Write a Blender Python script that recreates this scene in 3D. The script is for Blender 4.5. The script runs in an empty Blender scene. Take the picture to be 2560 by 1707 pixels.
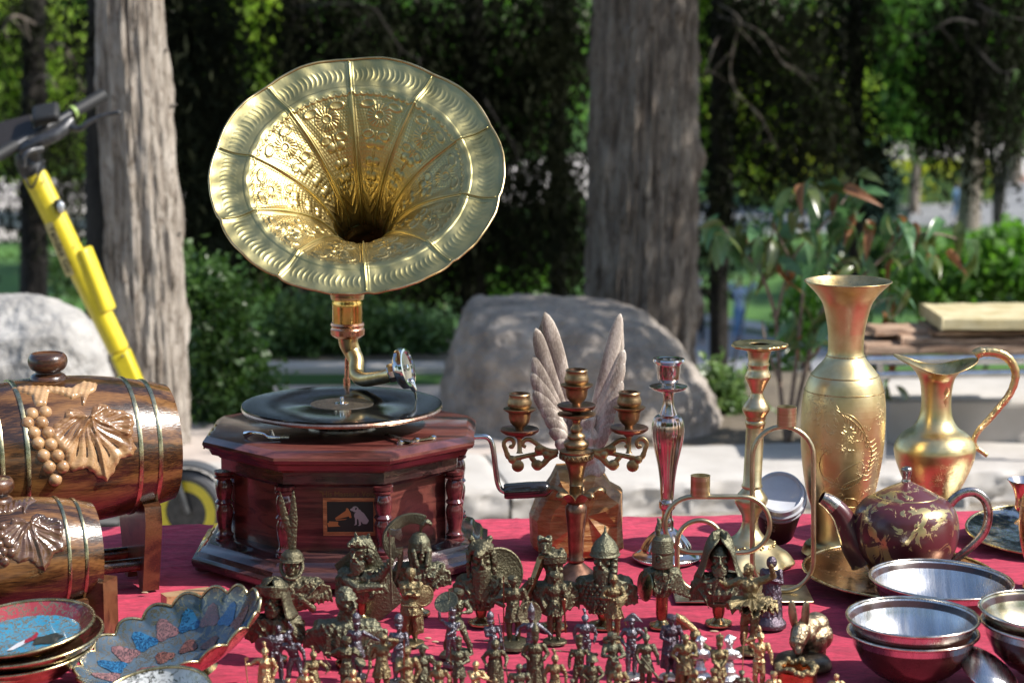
import bpy, math, random
import numpy as np
from mathutils import Vector, Matrix, noise as mnoise
R = math.radians
PI = math.pi
sc = bpy.context.scene
col = sc.collection
random.seed(7)
# ------------------------------------------------------------------ camera
FPX, PITCH, CAMZ = 5600.0, R(9.1), 1.607
cam_d = bpy.data.cameras.new('camera')
cam = bpy.data.objects.new('camera', cam_d)
col.objects.link(cam)
cam.location = (0, 0, CAMZ)
cam.rotation_euler = (PI / 2 - PITCH, 0, 0)
cam_d.sensor_width = 36.0
cam_d.lens = FPX / 2560.0 * 36.0
cam_d.clip_start = 0.05
cam_d.clip_end = 3000
cam_d.dof.use_dof = True
cam_d.dof.focus_distance = 3.18
cam_d.dof.aperture_fstop = 6.3
cam_d.dof.aperture_blades = 9
sc.camera = cam
# ------------------------------------------------------------------ sky, sun, exposure
SUN_EL, SUN_AZ = R(44), R(-12)          # azimuth from +X towards -Y (negative = towards the camera)
sv = Vector((math.cos(SUN_EL) * math.cos(SUN_AZ), math.cos(SUN_EL) * math.sin(SUN_AZ), math.sin(SUN_EL)))
w = bpy.data.worlds.new('World')
sc.world = w
w.use_nodes = True
wn = w.node_tree
bg = wn.nodes['Background']
sky = wn.nodes.new('ShaderNodeTexSky')
sky.sky_type = 'NISHITA'
sky.sun_disc = False
sky.sun_elevation = SUN_EL
sky.sun_rotation = math.atan2(sv.x, sv.y)
wn.links.new(sky.outputs[0], bg.inputs[0])
bg.inputs[1].default_value = 0.15
sd = bpy.data.lights.new('sun', 'SUN')
sun = bpy.data.objects.new('sun', sd)
col.objects.link(sun)
sun.rotation_euler = (-sv).to_track_quat('-Z', 'Y').to_euler()
sd.energy = 5.0
sd.angle = R(0.55)
sd.color = (1.0, 0.95, 0.87)
sc.view_settings.view_transform = 'Standard'
sc.view_settings.look = 'None'
sc.view_settings.gamma = 1
sc.view_settings.use_curve_mapping = False
sc.view_settings.exposure = 0.5
sc.cycles.use_denoising = True
sc.cycles.max_bounces = 7
sc.cycles.diffuse_bounces = 3
sc.cycles.glossy_bounces = 6
sc.cycles.transmission_bounces = 4
sc.cycles.caustics_reflective = False
sc.cycles.sample_clamp_indirect = 6

# ------------------------------------------------------------------ picture -> place helpers
def ray(px, py):
    a = (px - 1280.0) / FPX
    b = (853.5 - py) / FPX
    c, s = math.cos(PITCH), math.sin(PITCH)
    return Vector((a, c + b * s, -s + b * c))
def atY(px, py, Y):
    d = ray(px, py)
    return Vector((0, 0, CAMZ)) + d * (Y / d.y)
def onZ(px, py, z):
    d = ray(px, py)
    return Vector((0, 0, CAMZ)) + d * ((z - CAMZ) / d.z)
TZ = 0.75
def onT(px, py):
    return onZ(px, py, TZ)
def ppm(Y, z=0.9):                        # pixels per metre at a place
    return FPX / (Y * math.cos(PITCH) + (CAMZ - z) * math.sin(PITCH))

# ------------------------------------------------------------------ mesh helpers
class MB:
    def __init__(s):
        s.v = []; s.f = []; s.n = 0
    def add(s, v, f, M=None):
        v = np.asarray(v, float)
        if M is not None:
            m = np.array(M)
            v = v @ m[:3, :3].T + m[:3, 3]
        s.v.append(v)
        n = s.n
        s.f += [tuple(i + n for i in q) for q in f]
        s.n += len(v)
        return s
    def box(s, x0, x1, y0, y1, z0, z1, M=None):
        v = [(x, y, z) for z in (z0, z1) for y in (y0, y1) for x in (x0, x1)]
        return s.add(v, [(0, 2, 3, 1), (4, 5, 7, 6), (0, 1, 5, 4), (2, 6, 7, 3), (0, 4, 6, 2), (1, 3, 7, 5)], M)
    def lathe(s, prof, seg=48, M=None, phase=0.0, cap0=False, cap1=False, wob=None):
        v = []; f = []
        n = len(prof)
        for k in range(seg):
            a = phase + 2 * PI * k / seg
            for i, (r, z) in enumerate(prof):
                rr = r * (wob(a, i) if wob else 1)
                v.append((rr * math.cos(a), rr * math.sin(a), z))
        for k in range(seg):
            k2 = (k + 1) % seg
            for i in range(n - 1):
                f.append((k * n + i, k2 * n + i, k2 * n + i + 1, k * n + i + 1))
        if cap0: f.append(tuple(k * n for k in range(seg))[::-1])
        if cap1: f.append(tuple(k * n + n - 1 for k in range(seg)))
        return s.add(v, f, M)
    def tube(s, pts, rad, seg=10, M=None, cap=True, flat=1.0, closed=False, up=None):
        pts = [Vector(p) for p in pts]
        n = len(pts)
        if not hasattr(rad, '__len__'): rad = [rad] * n
        v = []; f = []
        pn = None
        for i, p in enumerate(pts):
            if closed: t = pts[(i + 1) % n] - pts[i - 1]
            else: t = pts[min(i + 1, n - 1)] - pts[max(i - 1, 0)]
            if t.length < 1e-9: t = Vector((0, 0, 1))
            t.normalize()
            if pn is None:
                u = Vector(up) if up else (Vector((0, 0, 1)) if abs(t.z) < .9 else Vector((1, 0, 0)))
                pn = (u - t * u.dot(t)).normalized()
            else:
                q = pn - t * pn.dot(t)
                pn = q.normalized() if q.length > 1e-6 else pn
            b = t.cross(pn)
            for k in range(seg):
                a = 2 * PI * k / seg
                v.append(p + pn * (math.cos(a) * rad[i]) + b * (math.sin(a) * rad[i] * flat))
        m = n if closed else n - 1
        for i in range(m):
            j = (i + 1) % n
            for k in range(seg):
                k2 = (k + 1) % seg
                f.append((i * seg + k, i * seg + k2, j * seg + k2, j * seg + k))
        if cap and not closed:
            f.append(tuple(range(seg))[::-1])
            f.append(tuple((n - 1) * seg + k for k in range(seg)))
        return s.add([tuple(q) for q in v], f, M)
    def ball(s, c, r, seg=14, rings=9, M=None):
        if not hasattr(r, '__len__'): r = (r, r, r)
        v = [(c[0], c[1], c[2] - r[2])]
        for i in range(1, rings):
            t = PI * i / rings
            for k in range(seg):
                a = 2 * PI * k / seg
                v.append((c[0] + r[0] * math.sin(t) * math.cos(a), c[1] + r[1] * math.sin(t) * math.sin(a), c[2] - r[2] * math.cos(t)))
        v.append((c[0], c[1], c[2] + r[2]))
        f = []
        for k in range(seg):
            k2 = (k + 1) % seg
            f.append((0, 1 + k2, 1 + k))
            for i in range(rings - 2):
                a = 1 + i * seg
                f.append((a + k, a + k2, a + seg + k2, a + seg + k))
            a = 1 + (rings - 2) * seg
            f.append((a + k, a + k2, len(v) - 1))
        return s.add(v, f, M)
    def cap(s, a, b, ra, rb, seg=10, flat=1.0):          # tapered capsule
        a = Vector(a); b = Vector(b)
        t = b - a
        L = t.length
        if L < 1e-6: return s.ball(a, ra)
        t /= L
        P = []; Rr = []
        for q in (-90, -55, -25): P.append(a + t * (ra * math.sin(R(q)))); Rr.append(max(ra * math.cos(R(q)), 1e-4))
        P.append(a); Rr.append(ra)
        P.append(b); Rr.append(rb)
        for q in (25, 55, 90): P.append(b + t * (rb * math.sin(R(q)))); Rr.append(max(rb * math.cos(R(q)), 1e-4))
        return s.tube(P, Rr, seg, flat=flat)
    def prism(s, outline, t0, t1, M=None, bev=0.0):      # 2D outline (x, z), extruded along y t0..t1
        n = len(outline)
        if bev:
            cx = sum(p[0] for p in outline) / n; cz = sum(p[1] for p in outline) / n
            L = [((cx + (x - cx) * (1 - bev), t0, cz + (z - cz) * (1 - bev))) for x, z in outline]
            L += [(x, t0 + (t1 - t0) * .2, z) for x, z in outline]
            L += [(x, t0 + (t1 - t0) * .8, z) for x, z in outline]
            L += [((cx + (x - cx) * (1 - bev), t1, cz + (z - cz) * (1 - bev))) for x, z in outline]
            m = 4
        else:
            L = [(x, t0, z) for x, z in outline] + [(x, t1, z) for x, z in outline]
            m = 2
        f = [tuple(range(n)), tuple(range((m - 1) * n, m * n))[::-1]]
        for j in range(m - 1):
            for i in range(n):
                i2 = (i + 1) % n
                f.append((j * n + i2, j * n + i, (j + 1) * n + i, (j + 1) * n + i2))
        return s.add(L, f, M)
    def grid(s, P):                                      # P: (a, b, 3) array
        a, b, _ = P.shape
        f = [(i * b + j, i * b + j + 1, (i + 1) * b + j + 1, (i + 1) * b + j) for i in range(a - 1) for j in range(b - 1)]
        return s.add(P.reshape(-1, 3), f)
    def mesh(s, name):
        me = bpy.data.meshes.new(name)
        V = np.concatenate(s.v) if s.v else np.zeros((0, 3))
        me.from_pydata(V.tolist(), [], s.f)
        return me

def quads_mesh(name, V):                                 # V: (n,4,3) loose quads, fast
    n = len(V)
    me = bpy.data.meshes.new(name)
    me.vertices.add(n * 4); me.loops.add(n * 4); me.polygons.add(n)
    me.vertices.foreach_set('co', np.ascontiguousarray(V, dtype=np.float32).ravel())
    me.loops.foreach_set('vertex_index', np.arange(n * 4, dtype=np.int32))
    me.polygons.foreach_set('loop_start', np.arange(0, n * 4, 4, dtype=np.int32))
    me.update(calc_edges=True)
    return me

def link(name, me, mat=None, parent=None, smooth=35, loc=None):
    o = bpy.data.objects.new(name, me)
    col.objects.link(o)
    if mat is not None and not len(me.materials):
        me.materials.append(mat)
    if smooth and me.polygons:
        me.shade_smooth()
        if smooth < 180: me.set_sharp_from_angle(angle=R(smooth))
    if parent is not None:
        o.parent = parent
    if loc is not None: o.location = loc
    return o
def part(name, mb, mat, parent, smooth=35, label=None):
    """mb built in world space; parent sits at its own place, so shift by it"""
    me = mb.mesh(name) if isinstance(mb, MB) else mb
    o = link(name, me, mat, None, smooth)
    if parent is not None:
        o.parent = parent
        o.matrix_parent_inverse = world_of(parent).inverted()
    if label: o['label'] = label
    return o
def world_of(p):
    M = p.matrix_basis.copy()
    if p.parent: M = world_of(p.parent) @ p.matrix_parent_inverse @ M
    return M
def thing(name, label, cat, loc=(0, 0, 0), group=None, rz=0):
    o = bpy.data.objects.new(name, None)
    col.objects.link(o)
    o.empty_display_size = .05
    o.location = loc
    o.rotation_euler = (0, 0, rz)
    o['label'] = label; o['category'] = cat
    if group: o['group'] = group
    return o
def tag(o, label, cat, group=None, kind=None):
    if label: o['label'] = label
    if cat: o['category'] = cat
    if group: o['group'] = group
    if kind: o['kind'] = kind
    return o
def struct(name, mb, mat, smooth=35, parent=None):
    o = link(name, mb.mesh(name) if isinstance(mb, MB) else mb, mat, parent, smooth)
    o['kind'] = 'structure'
    return o
def T(x=0, y=0, z=0, rx=0, ry=0, rz=0, s=1.0):
    return Matrix.Translation((x, y, z)) @ Matrix.Rotation(rz, 4, 'Z') @ Matrix.Rotation(ry, 4, 'Y') @ Matrix.Rotation(rx, 4, 'X') @ Matrix.Scale(s, 4)
def frame_to(p, zdir, xhint=(1, 0, 0)):
    z = Vector(zdir).normalized()
    x = Vector(xhint); x = (x - z * x.dot(z)).normalized()
    y = z.cross(x)
    M = Matrix((x, y, z)).transposed().to_4x4()
    M.translation = Vector(p)
    return M
def smooth_path(pts, n=8, closed=False):                 # Catmull-Rom
    P = [Vector(p) for p in pts]
    out = []
    m = len(P)
    for i in range(m if closed else m - 1):
        if closed: p0, p1, p2, p3 = P[i - 1], P[i], P[(i + 1) % m], P[(i + 2) % m]
        else: p0, p1, p2, p3 = P[max(i - 1, 0)], P[i], P[i + 1], P[min(i + 2, m - 1)]
        for k in range(n):
            t = k / n
            out.append(0.5 * ((2 * p1) + (p2 - p0) * t + (2 * p0 - 5 * p1 + 4 * p2 - p3) * t * t + (3 * p1 - p0 - 3 * p2 + p3) * t ** 3))
    if not closed: out.append(P[-1])
    return out
def smooth_prof(pts, n=5):
    return [(max(p.x, 0.0), p.y) for p in smooth_path([(a, b, 0) for a, b in pts], n)]
def pprof(cx, Y, pts, sm=0):
    """lathe profile read off the photo: (y_px, half-width_px) -> (r, z world)"""
    out = []
    for py, r in pts:
        z = atY(cx, py, Y).z
        out.append((r / ppm(Y, z), z))
    out.sort(key=lambda q: 0)
    return smooth_prof(out, sm) if sm else out
def nz(v, sc_=1.0, o=0.0):
    return mnoise.noise(Vector(v) * sc_ + Vector((o, o * 1.7, -o)))

# ------------------------------------------------------------------ materials
def newmat(name):
    m = bpy.data.materials.new(name)
    m.use_nodes = True
    nt = m.node_tree
    b = nt.nodes['Principled BSDF']
    return m, nt, b
def N(nt, t, **k):
    n = nt.nodes.new(t)
    for a, b in k.items(): setattr(n, a, b)
    return n
def noise_n(nt, scale, detail=4, rough=.55, coord='Object', stretch=None, dist=0.0):
    tc = N(nt, 'ShaderNodeTexCoord')
    n = N(nt, 'ShaderNodeTexNoise')
    n.inputs['Scale'].default_value = scale
    n.inputs['Detail'].default_value = detail
    n.inputs['Roughness'].default_value = rough
    n.inputs['Distortion'].default_value = dist
    if stretch:
        mp = N(nt, 'ShaderNodeMapping')
        mp.inputs['Scale'].default_value = stretch
        nt.links.new(tc.outputs[coord], mp.inputs[0]); nt.links.new(mp.outputs[0], n.inputs['Vector'])
    else:
        nt.links.new(tc.outputs[coord], n.inputs['Vector'])
    return n
def ramp(nt, src, stops, interp='LINEAR'):
    r = N(nt, 'ShaderNodeValToRGB')
    r.color_ramp.interpolation = interp
    e = r.color_ramp.elements
    while len(e) < len(stops): e.new(.5)
    for k, (p, c) in enumerate(stops):
        e[k].position = p
        e[k].color = (c, c, c, 1) if not hasattr(c, '__len__') else (*c, 1)
    nt.links.new(src, r.inputs[0])
    return r
def bump(nt, b, src, strength=.3, dist=.001, prev=None):
    n = N(nt, 'ShaderNodeBump')
    n.inputs['Strength'].default_value = strength
    n.inputs['Distance'].default_value = dist
    nt.links.new(src, n.inputs['Height'])
    if prev is not None: nt.links.new(prev.outputs[0], n.inputs['Normal'])
    nt.links.new(n.outputs[0], b.inputs['Normal'])
    return n
def metal(name, c1, c2, scale=40, r0=.18, r1=.45, metal=1.0, bs=.25, bd=.0006, stretch=None, lo=.38, hi=.62, fine=400, detail=5, coat=0.0):
    m, nt, b = newmat(name)
    n = noise_n(nt, scale, detail, .6, stretch=stretch)
    r = ramp(nt, n.outputs['Fac'], [(lo, c1), (hi, c2)])
    nt.links.new(r.outputs[0], b.inputs['Base Color'])
    n2 = noise_n(nt, scale * 2.3, 4, .6, stretch=stretch)
    r2 = ramp(nt, n2.outputs['Fac'], [(.3, r0), (.7, r1)])
    nt.links.new(r2.outputs[0], b.inputs['Roughness'])
    b.inputs['Metallic'].default_value = metal
    if coat: b.inputs['Coat Weight'].default_value = coat
    n3 = noise_n(nt, fine, 3, .6, stretch=stretch)
    p = bump(nt, b, n3.outputs['Fac'], bs, bd)
    return m
def dielectric(name, c1, c2, scale=20, rough=.6, bs=.3, bd=.002, stretch=None, lo=.35, hi=.65, fine=None, spec=.5, coat=0, detail=5):
    m, nt, b = newmat(name)
    n = noise_n(nt, scale, detail, .6, stretch=stretch)
    r = ramp(nt, n.outputs['Fac'], [(lo, c1), (hi, c2)])
    nt.links.new(r.outputs[0], b.inputs['Base Color'])
    b.inputs['Roughness'].default_value = rough
    b.inputs['Specular IOR Level'].default_value = spec
    if coat:
        b.inputs['Coat Weight'].default_value = coat; b.inputs['Coat Roughness'].default_value = .12
    n3 = noise_n(nt, fine or scale * 3, 5, .6, stretch=stretch)
    bump(nt, b, n3.outputs['Fac'], bs, bd)
    return m
def wood(name, dark, mid, light, scale=9, axis=(1, 8, 8), rough=.25, coat=.6, ring=26, bs=.2):
    m, nt, b = newmat(name)
    tc = N(nt, 'ShaderNodeTexCoord')
    mp = N(nt, 'ShaderNodeMapping')
    mp.inputs['Scale'].default_value = axis
    nt.links.new(tc.outputs['Object'], mp.inputs[0])
    n1 = N(nt, 'ShaderNodeTexNoise'); n1.inputs['Scale'].default_value = scale * .35; n1.inputs['Detail'].default_value = 2; n1.inputs['Distortion'].default_value = .8
    nt.links.new(mp.outputs[0], n1.inputs['Vector'])
    ml = N(nt, 'ShaderNodeMath', operation='MULTIPLY'); ml.inputs[1].default_value = ring
    nt.links.new(n1.outputs['Fac'], ml.inputs[0])
    sn = N(nt, 'ShaderNodeMath', operation='SINE'); nt.links.new(ml.outputs[0], sn.inputs[0])
    n2 = N(nt, 'ShaderNodeTexNoise'); n2.inputs['Scale'].default_value = scale * 6; n2.inputs['Detail'].default_value = 5
    mp2 = N(nt, 'ShaderNodeMapping'); mp2.inputs['Scale'].default_value = (axis[0], axis[1] * 2, axis[2] * 2)
    nt.links.new(tc.outputs['Object'], mp2.inputs[0]); nt.links.new(mp2.outputs[0], n2.inputs['Vector'])
    ad = N(nt, 'ShaderNodeMath', operation='MULTIPLY_ADD'); ad.inputs[1].default_value = .22; 
    nt.links.new(sn.outputs[0], ad.inputs[0]); nt.links.new(n2.outputs['Fac'], ad.inputs[2])
    r = ramp(nt, ad.outputs[0], [(.25, dark), (.5, mid), (.78, light)])
    nt.links.new(r.outputs[0], b.inputs['Base Color'])
    b.inputs['Roughness'].default_value = rough
    b.inputs['Coat Weight'].default_value = coat
    b.inputs['Coat Roughness'].default_value = .1
    bump(nt, b, ad.outputs[0], bs, .0012)
    return m
def leafmat(name, c1, c2, scale=3.0, trans=.35, rough=.5, spec=.3):
    m, nt, b = newmat(name)
    n = noise_n(nt, scale, 3, .7)
    r = ramp(nt, n.outputs['Fac'], [(.32, c1), (.68, c2)])
    nt.links.new(r.outputs[0], b.inputs['Base Color'])
    b.inputs['Roughness'].default_value = rough
    b.inputs['Specular IOR Level'].default_value = spec
    tr = N(nt, 'ShaderNodeBsdfTranslucent')
    hs = N(nt, 'ShaderNodeHueSaturation'); hs.inputs['Value'].default_value = 1.6; hs.inputs['Saturation'].default_value = 1.15
    nt.links.new(r.outputs[0], hs.inputs['Color']); nt.links.new(hs.outputs[0], tr.inputs['Color'])
    mx = N(nt, 'ShaderNodeMixShader'); mx.inputs[0].default_value = trans
    out = nt.nodes['Material Output']
    nt.links.new(b.outputs[0], mx.inputs[1]); nt.links.new(tr.outputs[0], mx.inputs[2]); nt.links.new(mx.outputs[0], out.inputs[0])
    return m
def plain(name, c, rough=.5, metallic=0.0, coat=0.0, spec=.5):
    m, nt, b = newmat(name)
    n = noise_n(nt, 60, 4, .6)
    mx = N(nt, 'ShaderNodeMixRGB', blend_type='MULTIPLY')
    r = ramp(nt, n.outputs['Fac'], [(.3, (.8, .8, .8)), (.7, (1, 1, 1))])
    mx.inputs[0].default_value = .6
    mx.inputs[1].default_value = (*c, 1)
    nt.links.new(r.outputs[0], mx.inputs[2]); nt.links.new(mx.outputs[0], b.inputs['Base Color'])
    b.inputs['Roughness'].default_value = rough
    b.inputs['Metallic'].default_value = metallic
    b.inputs['Coat Weight'].default_value = coat
    b.inputs['Specular IOR Level'].default_value = spec
    return m
# ================================================================== SETTING
M_dirt = dielectric('earth', (.10, .08, .06), (.22, .18, .13), 1.2, .95, .6, .02, fine=14)
M_lawn = dielectric('lawn_green', (.022, .07, .012), (.07, .17, .025), .35, .9, .8, .05, fine=9)
M_gravel = dielectric('gravel', (.22, .19, .16), (.42, .38, .33), 14, .95, .9, .012, fine=60)
M_paving = dielectric('pink_paving', (.42, .35, .31), (.56, .49, .44), 3, .85, .3, .004, fine=50)
M_asphalt = dielectric('grey_path', (.16, .165, .18), (.25, .25, .26), .5, .9, .3, .01, fine=20)
M_plaza = dielectric('pale_plaza', (.42, .38, .35), (.58, .54, .5), .4, .9, .2, .01, fine=10)
M_redk = plain('red_kerb', (.38, .2, .15), .8)
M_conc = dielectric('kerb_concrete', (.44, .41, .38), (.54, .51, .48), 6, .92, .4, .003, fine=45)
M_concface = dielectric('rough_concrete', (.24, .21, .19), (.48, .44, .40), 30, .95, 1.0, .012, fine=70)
M_rock = dielectric('boulder_granite', (.19, .16, .14), (.45, .395, .35), 7, .95, 1.0, .03, fine=30, lo=.32, hi=.68, detail=9)
M_rockpale = dielectric('boulder_pale', (.27, .26, .25), (.47, .455, .44), 7, .95, .9, .02, fine=36, detail=8)

def terr(x, y):
    e = 9.9 if x < .25 else (8.75 if x > .7 else 9.9 - (x - .25) / .45 * 1.15)
    base = 0.0 if y < 6.9 + .16 * x else .085
    if y < e: return base
    z = .085 - (y - e) * .26
    return max(z, -8.0) if y < 420 else -8.0 + (y - 420) * .03
xs = sorted(set([round(v, 3) for v in np.concatenate([np.linspace(-3, 3, 61), np.linspace(-40, 40, 33), np.linspace(-700, 700, 21)])]))
ys = sorted(set([round(v, 3) for v in np.concatenate([np.linspace(-60, 2, 10), np.linspace(2, 12, 81), np.linspace(12, 45, 40), np.linspace(45, 900, 30)])]))
g = MB(); g.grid(np.array([[(x, y, terr(x, y)) for x in xs] for y in ys])[:, ::-1][::-1])
struct('ground', g, M_dirt, 40)

def flatpoly(pts, z):
    b = MB(); P = [onZ(px, py, z) for px, py in pts]
    b.add([tuple(p) for p in P], [tuple(range(len(P)))[::-1]])
    return b
lw = MB(); lw.add([(-260, 43, -7.99), (260, 43, -7.99), (260, 415, -7.99), (-260, 415, -7.99)], [(0, 1, 2, 3)])
struct('lawn', lw, M_lawn)
struct('path', flatpoly([(1700, 500), (1950, 525), (2300, 512), (2460, 450), (2700, 440), (2700, 565), (2300, 563), (1950, 588), (1700, 590)], -7.97), M_asphalt)
struct('path', flatpoly([(1950, 362), (2700, 350), (2700, 438), (2300, 436), (2050, 420)], -7.97), M_plaza)
struct('kerb', flatpoly([(2290, 438), (2700, 440), (2700, 455), (2290, 452)], -7.955), M_redk)
struct('path', flatpoly([(-300, 440), (230, 450), (900, 455), (1480, 380), (1480, 500), (900, 545), (230, 590), (-300, 620)], -7.97), M_plaza)
struct('path', flatpoly([(1400, 845), (1770, 815), (1960, 845), (2100, 880), (2100, 1030), (1400, 1030)], -7.97), M_asphalt)
kb = MB(); a_, b_ = onZ(1700, 790, -7.9), onZ(2100, 850, -7.9)
kb.tube([a_, b_], .16, 4); struct('kerb', kb, M_conc)
# terrace behind the stone kerb: pinkish paving, a strip of grass, a pale edging
pv = MB(); pv.add([(-1.4, 6.95, .089), (.3, 7.2, .089), (.3, 8.42, .089), (-1.4, 8.42, .089)], [(0, 1, 2, 3)])
struct('pavement', pv, M_paving)
gs = MB(); gs.add([(-1.4, 8.42, .091), (.3, 8.42, .091), (.3, 8.66, .091), (-1.4, 8.66, .091)], [(0, 1, 2, 3)])
struct('grass_strip', gs, M_lawn)
eb = MB()
for k in range(4): eb.box(-1.5 + k * .46, -1.052 + k * .46, 8.66, 8.82, .07, .115)
struct('path_edging', eb, M_plaza)
# gravel bed before the kerb
gv = MB(); gv.add([(-3, 5.2, .004), (3, 5.2, .004), (3, 7.0, .004), (-3, 6.2, .004)], [(0, 1, 2, 3)])
struct('gravel_bed', gv, M_gravel)

# kerb wall of long cast blocks, each its own piece
kerb = thing('stone_kerb', 'low pale concrete kerb with a broad sunlit top running behind the stall', 'kerb', (0, 6.9, 0))
ang = math.atan2(.25, 1.52)
def kerb_block(s0, s1, seed):
    nx, ny, nz_ = 60, 18, 8
    L = s1 - s0
    b = MB()
    def P(u, v, t):                       # u along, v across 0..1 ; t 0..1 height
        x = s0 + u * L; y = v * .52; z = t
        d = .006 * nz((x * 5, y * 5, z * 3), 1, seed) + .002 * nz((x * 30, y * 30, z * 30), 1, seed)
        return x, y, z, d
    top = np.zeros((nx, ny, 3)); 
    for i in range(nx):
        for j in range(ny):
            x, y, z, d = P(i / (nx - 1), j / (ny - 1), .1)
            ed = min(j, ny - 1 - j, 2) / 2; ex = min(i, nx - 1 - i, 1)
            top[i, j] = (x, y, .104 + d * .5 - (1 - ed) * .008 - (1 - ex) * .006)
    b.grid(top[:, ::-1])
    fr = np.zeros((nx, nz_, 3))
    for i in range(nx):
        for j in range(nz_):
            x, y, z, d = P(i / (nx - 1), 0, j / (nz_ - 1) * .1)
            d = .02 * nz((x * 22, 3, z * 22), 1, seed) + .01 * nz((x * 60, 1, z * 60), 1, seed)
            fr[i, j] = (x, -.012 + (d if j < nz_ - 1 else 0), top[i, 0, 2] * j / (nz_ - 1))
            if j == nz_ - 1: fr[i, j] = top[i, 0]
    b.grid(fr)
    b.box(s0, s1, .01, .5, .0, .09)
    return b
KM = Matrix.Translation((-.12, 6.60, 0)) @ Matrix.Rotation(ang, 4, 'Z')
for k, (s0, s1) in enumerate([(-2.6, -1.25), (-1.24, .11), (.12, 1.47), (1.48, 3.0)]):
    kbm = kerb_block(s0, s1, k * 3.1)
    me = kbm.mesh('block'); me.transform(KM)
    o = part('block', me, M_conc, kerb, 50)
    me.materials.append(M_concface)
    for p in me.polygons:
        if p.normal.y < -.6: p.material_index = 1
def slab_stone(name, px0, px1, py, z, dy, h, seed, label):
    a, b = onZ(px0, py, z), onZ(px1, py, z)
    m = MB(); n = 9; rnd = random.Random(seed)
    cx = (a.x + b.x) / 2; hx = (b.x - a.x) / 2
    out = [(cx + hx * math.cos(2 * PI * k / n) * rnd.uniform(.85, 1.1), a.y + dy * math.sin(2 * PI * k / n) * rnd.uniform(.8, 1.15)) for k in range(n)]
    v = [(x, y, 0) for x, y in out] + [(x, y, h * rnd.uniform(.8, 1.1)) for x, y in out]
    m.add(v, [tuple(range(n))[::-1], tuple(range(n, 2 * n))] + [(i, (i + 1) % n, n + (i + 1) % n, n + i) for i in range(n)])
    o = struct('paving_stone', m, M_rockpale, 30); o['kind'] = 'thing'
    tag(o, label, 'stone', 'loose pale stones before the kerb')
slab_stone('s', 1515, 1605, 1272, .0, .07, .035, 1, 'flat pale stone on the gravel behind the silver candlestick')
slab_stone('s', 1645, 1770, 1268, .0, .08, .04, 2, 'larger flat pale stone on the gravel behind the brass wire candle holder')
slab_stone('s', 2375, 2420, 1262, .0, .06, .04, 4, 'small white stone seen through the teapot handle')
slab_stone('s', 1230, 1290, 1282, .0, .05, .03, 5, 'flat pale stone at the cloth edge right of the gramophone')

# ------------------------------------------------------------------ boulders
def boulder(label, rows, Y, depth, seed, mat, amp=.02):
    """rows: (py, px_left, px_right) from top to bottom: its silhouette at distance Y"""
    rows = smooth_path([(a, b, c) for a, b, c in rows], 14)
    seg = 220
    ring = []
    n = len(rows)
    for i, (py, x0, x1) in enumerate(rows):
        c = atY((x0 + x1) / 2, py, Y); hw = (x1 - x0) / 2 / ppm(Y, c.z)
        t = i / (n - 1)
        hd = depth * (.25 + .75 * math.sin(min(t * 1.6, 1) * PI / 2)) * min(1, hw * 4)
        ring.append([(c.x + hw * np.sign(math.cos(a)) * abs(math.cos(a)) ** .8, Y + hd * np.sign(math.sin(a)) * abs(math.sin(a)) ** .75 + (1 - t) * depth * .25, c.z) for a in np.linspace(0, 2 * PI, seg, endpoint=False)])
    A = np.array(ring)
    for i in range(A.shape[0]):
        for k in range(seg):
            p = A[i, k]; q = (p[0], p[1], p[2])
            d = amp * nz(q, 4, seed) + amp * .9 * (.3 - abs(nz(q, 9, seed))) + amp * .45 * nz(q, 24, seed) + amp * .3 * (.2 - abs(nz(q, 48, seed)))
            a = 2 * PI * k / seg
            A[i, k] += (d * math.cos(a), d * math.sin(a) * 1.3, d * .5)
    b = MB()
    b.add(A.reshape(-1, 3), [(i * seg + (k + 1) % seg, i * seg + k, (i + 1) * seg + k, (i + 1) * seg + (k + 1) % seg)[::-1] for i in range(n - 1) for k in range(seg)] + [tuple(range(seg))])
    o = link('boulder', b.mesh('boulder'), mat, None, 60)
    tag(o, label, 'boulder')
    return o
boulder('big brown-grey boulder dappled with light behind the candlesticks', [(748, 1180, 1215), (760, 1170, 1400), (782, 1160, 1560), (815, 1148, 1640), (870, 1130, 1700), (940, 1113, 1755), (1010, 1105, 1790), (1080, 1098, 1803), (1150, 1092, 1815)], 7.75, .42, 2.0, M_rock, .022)
boulder('pale sunlit boulder behind the barrels at the left', [(740, 0, 60), (752, -60, 120), (785, -120, 190), (830, -170, 235), (900, -220, 262), (1000, -260, 275), (1150, -280, 290)], 7.05, .22, 9.0, M_rockpale, .02)

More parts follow.
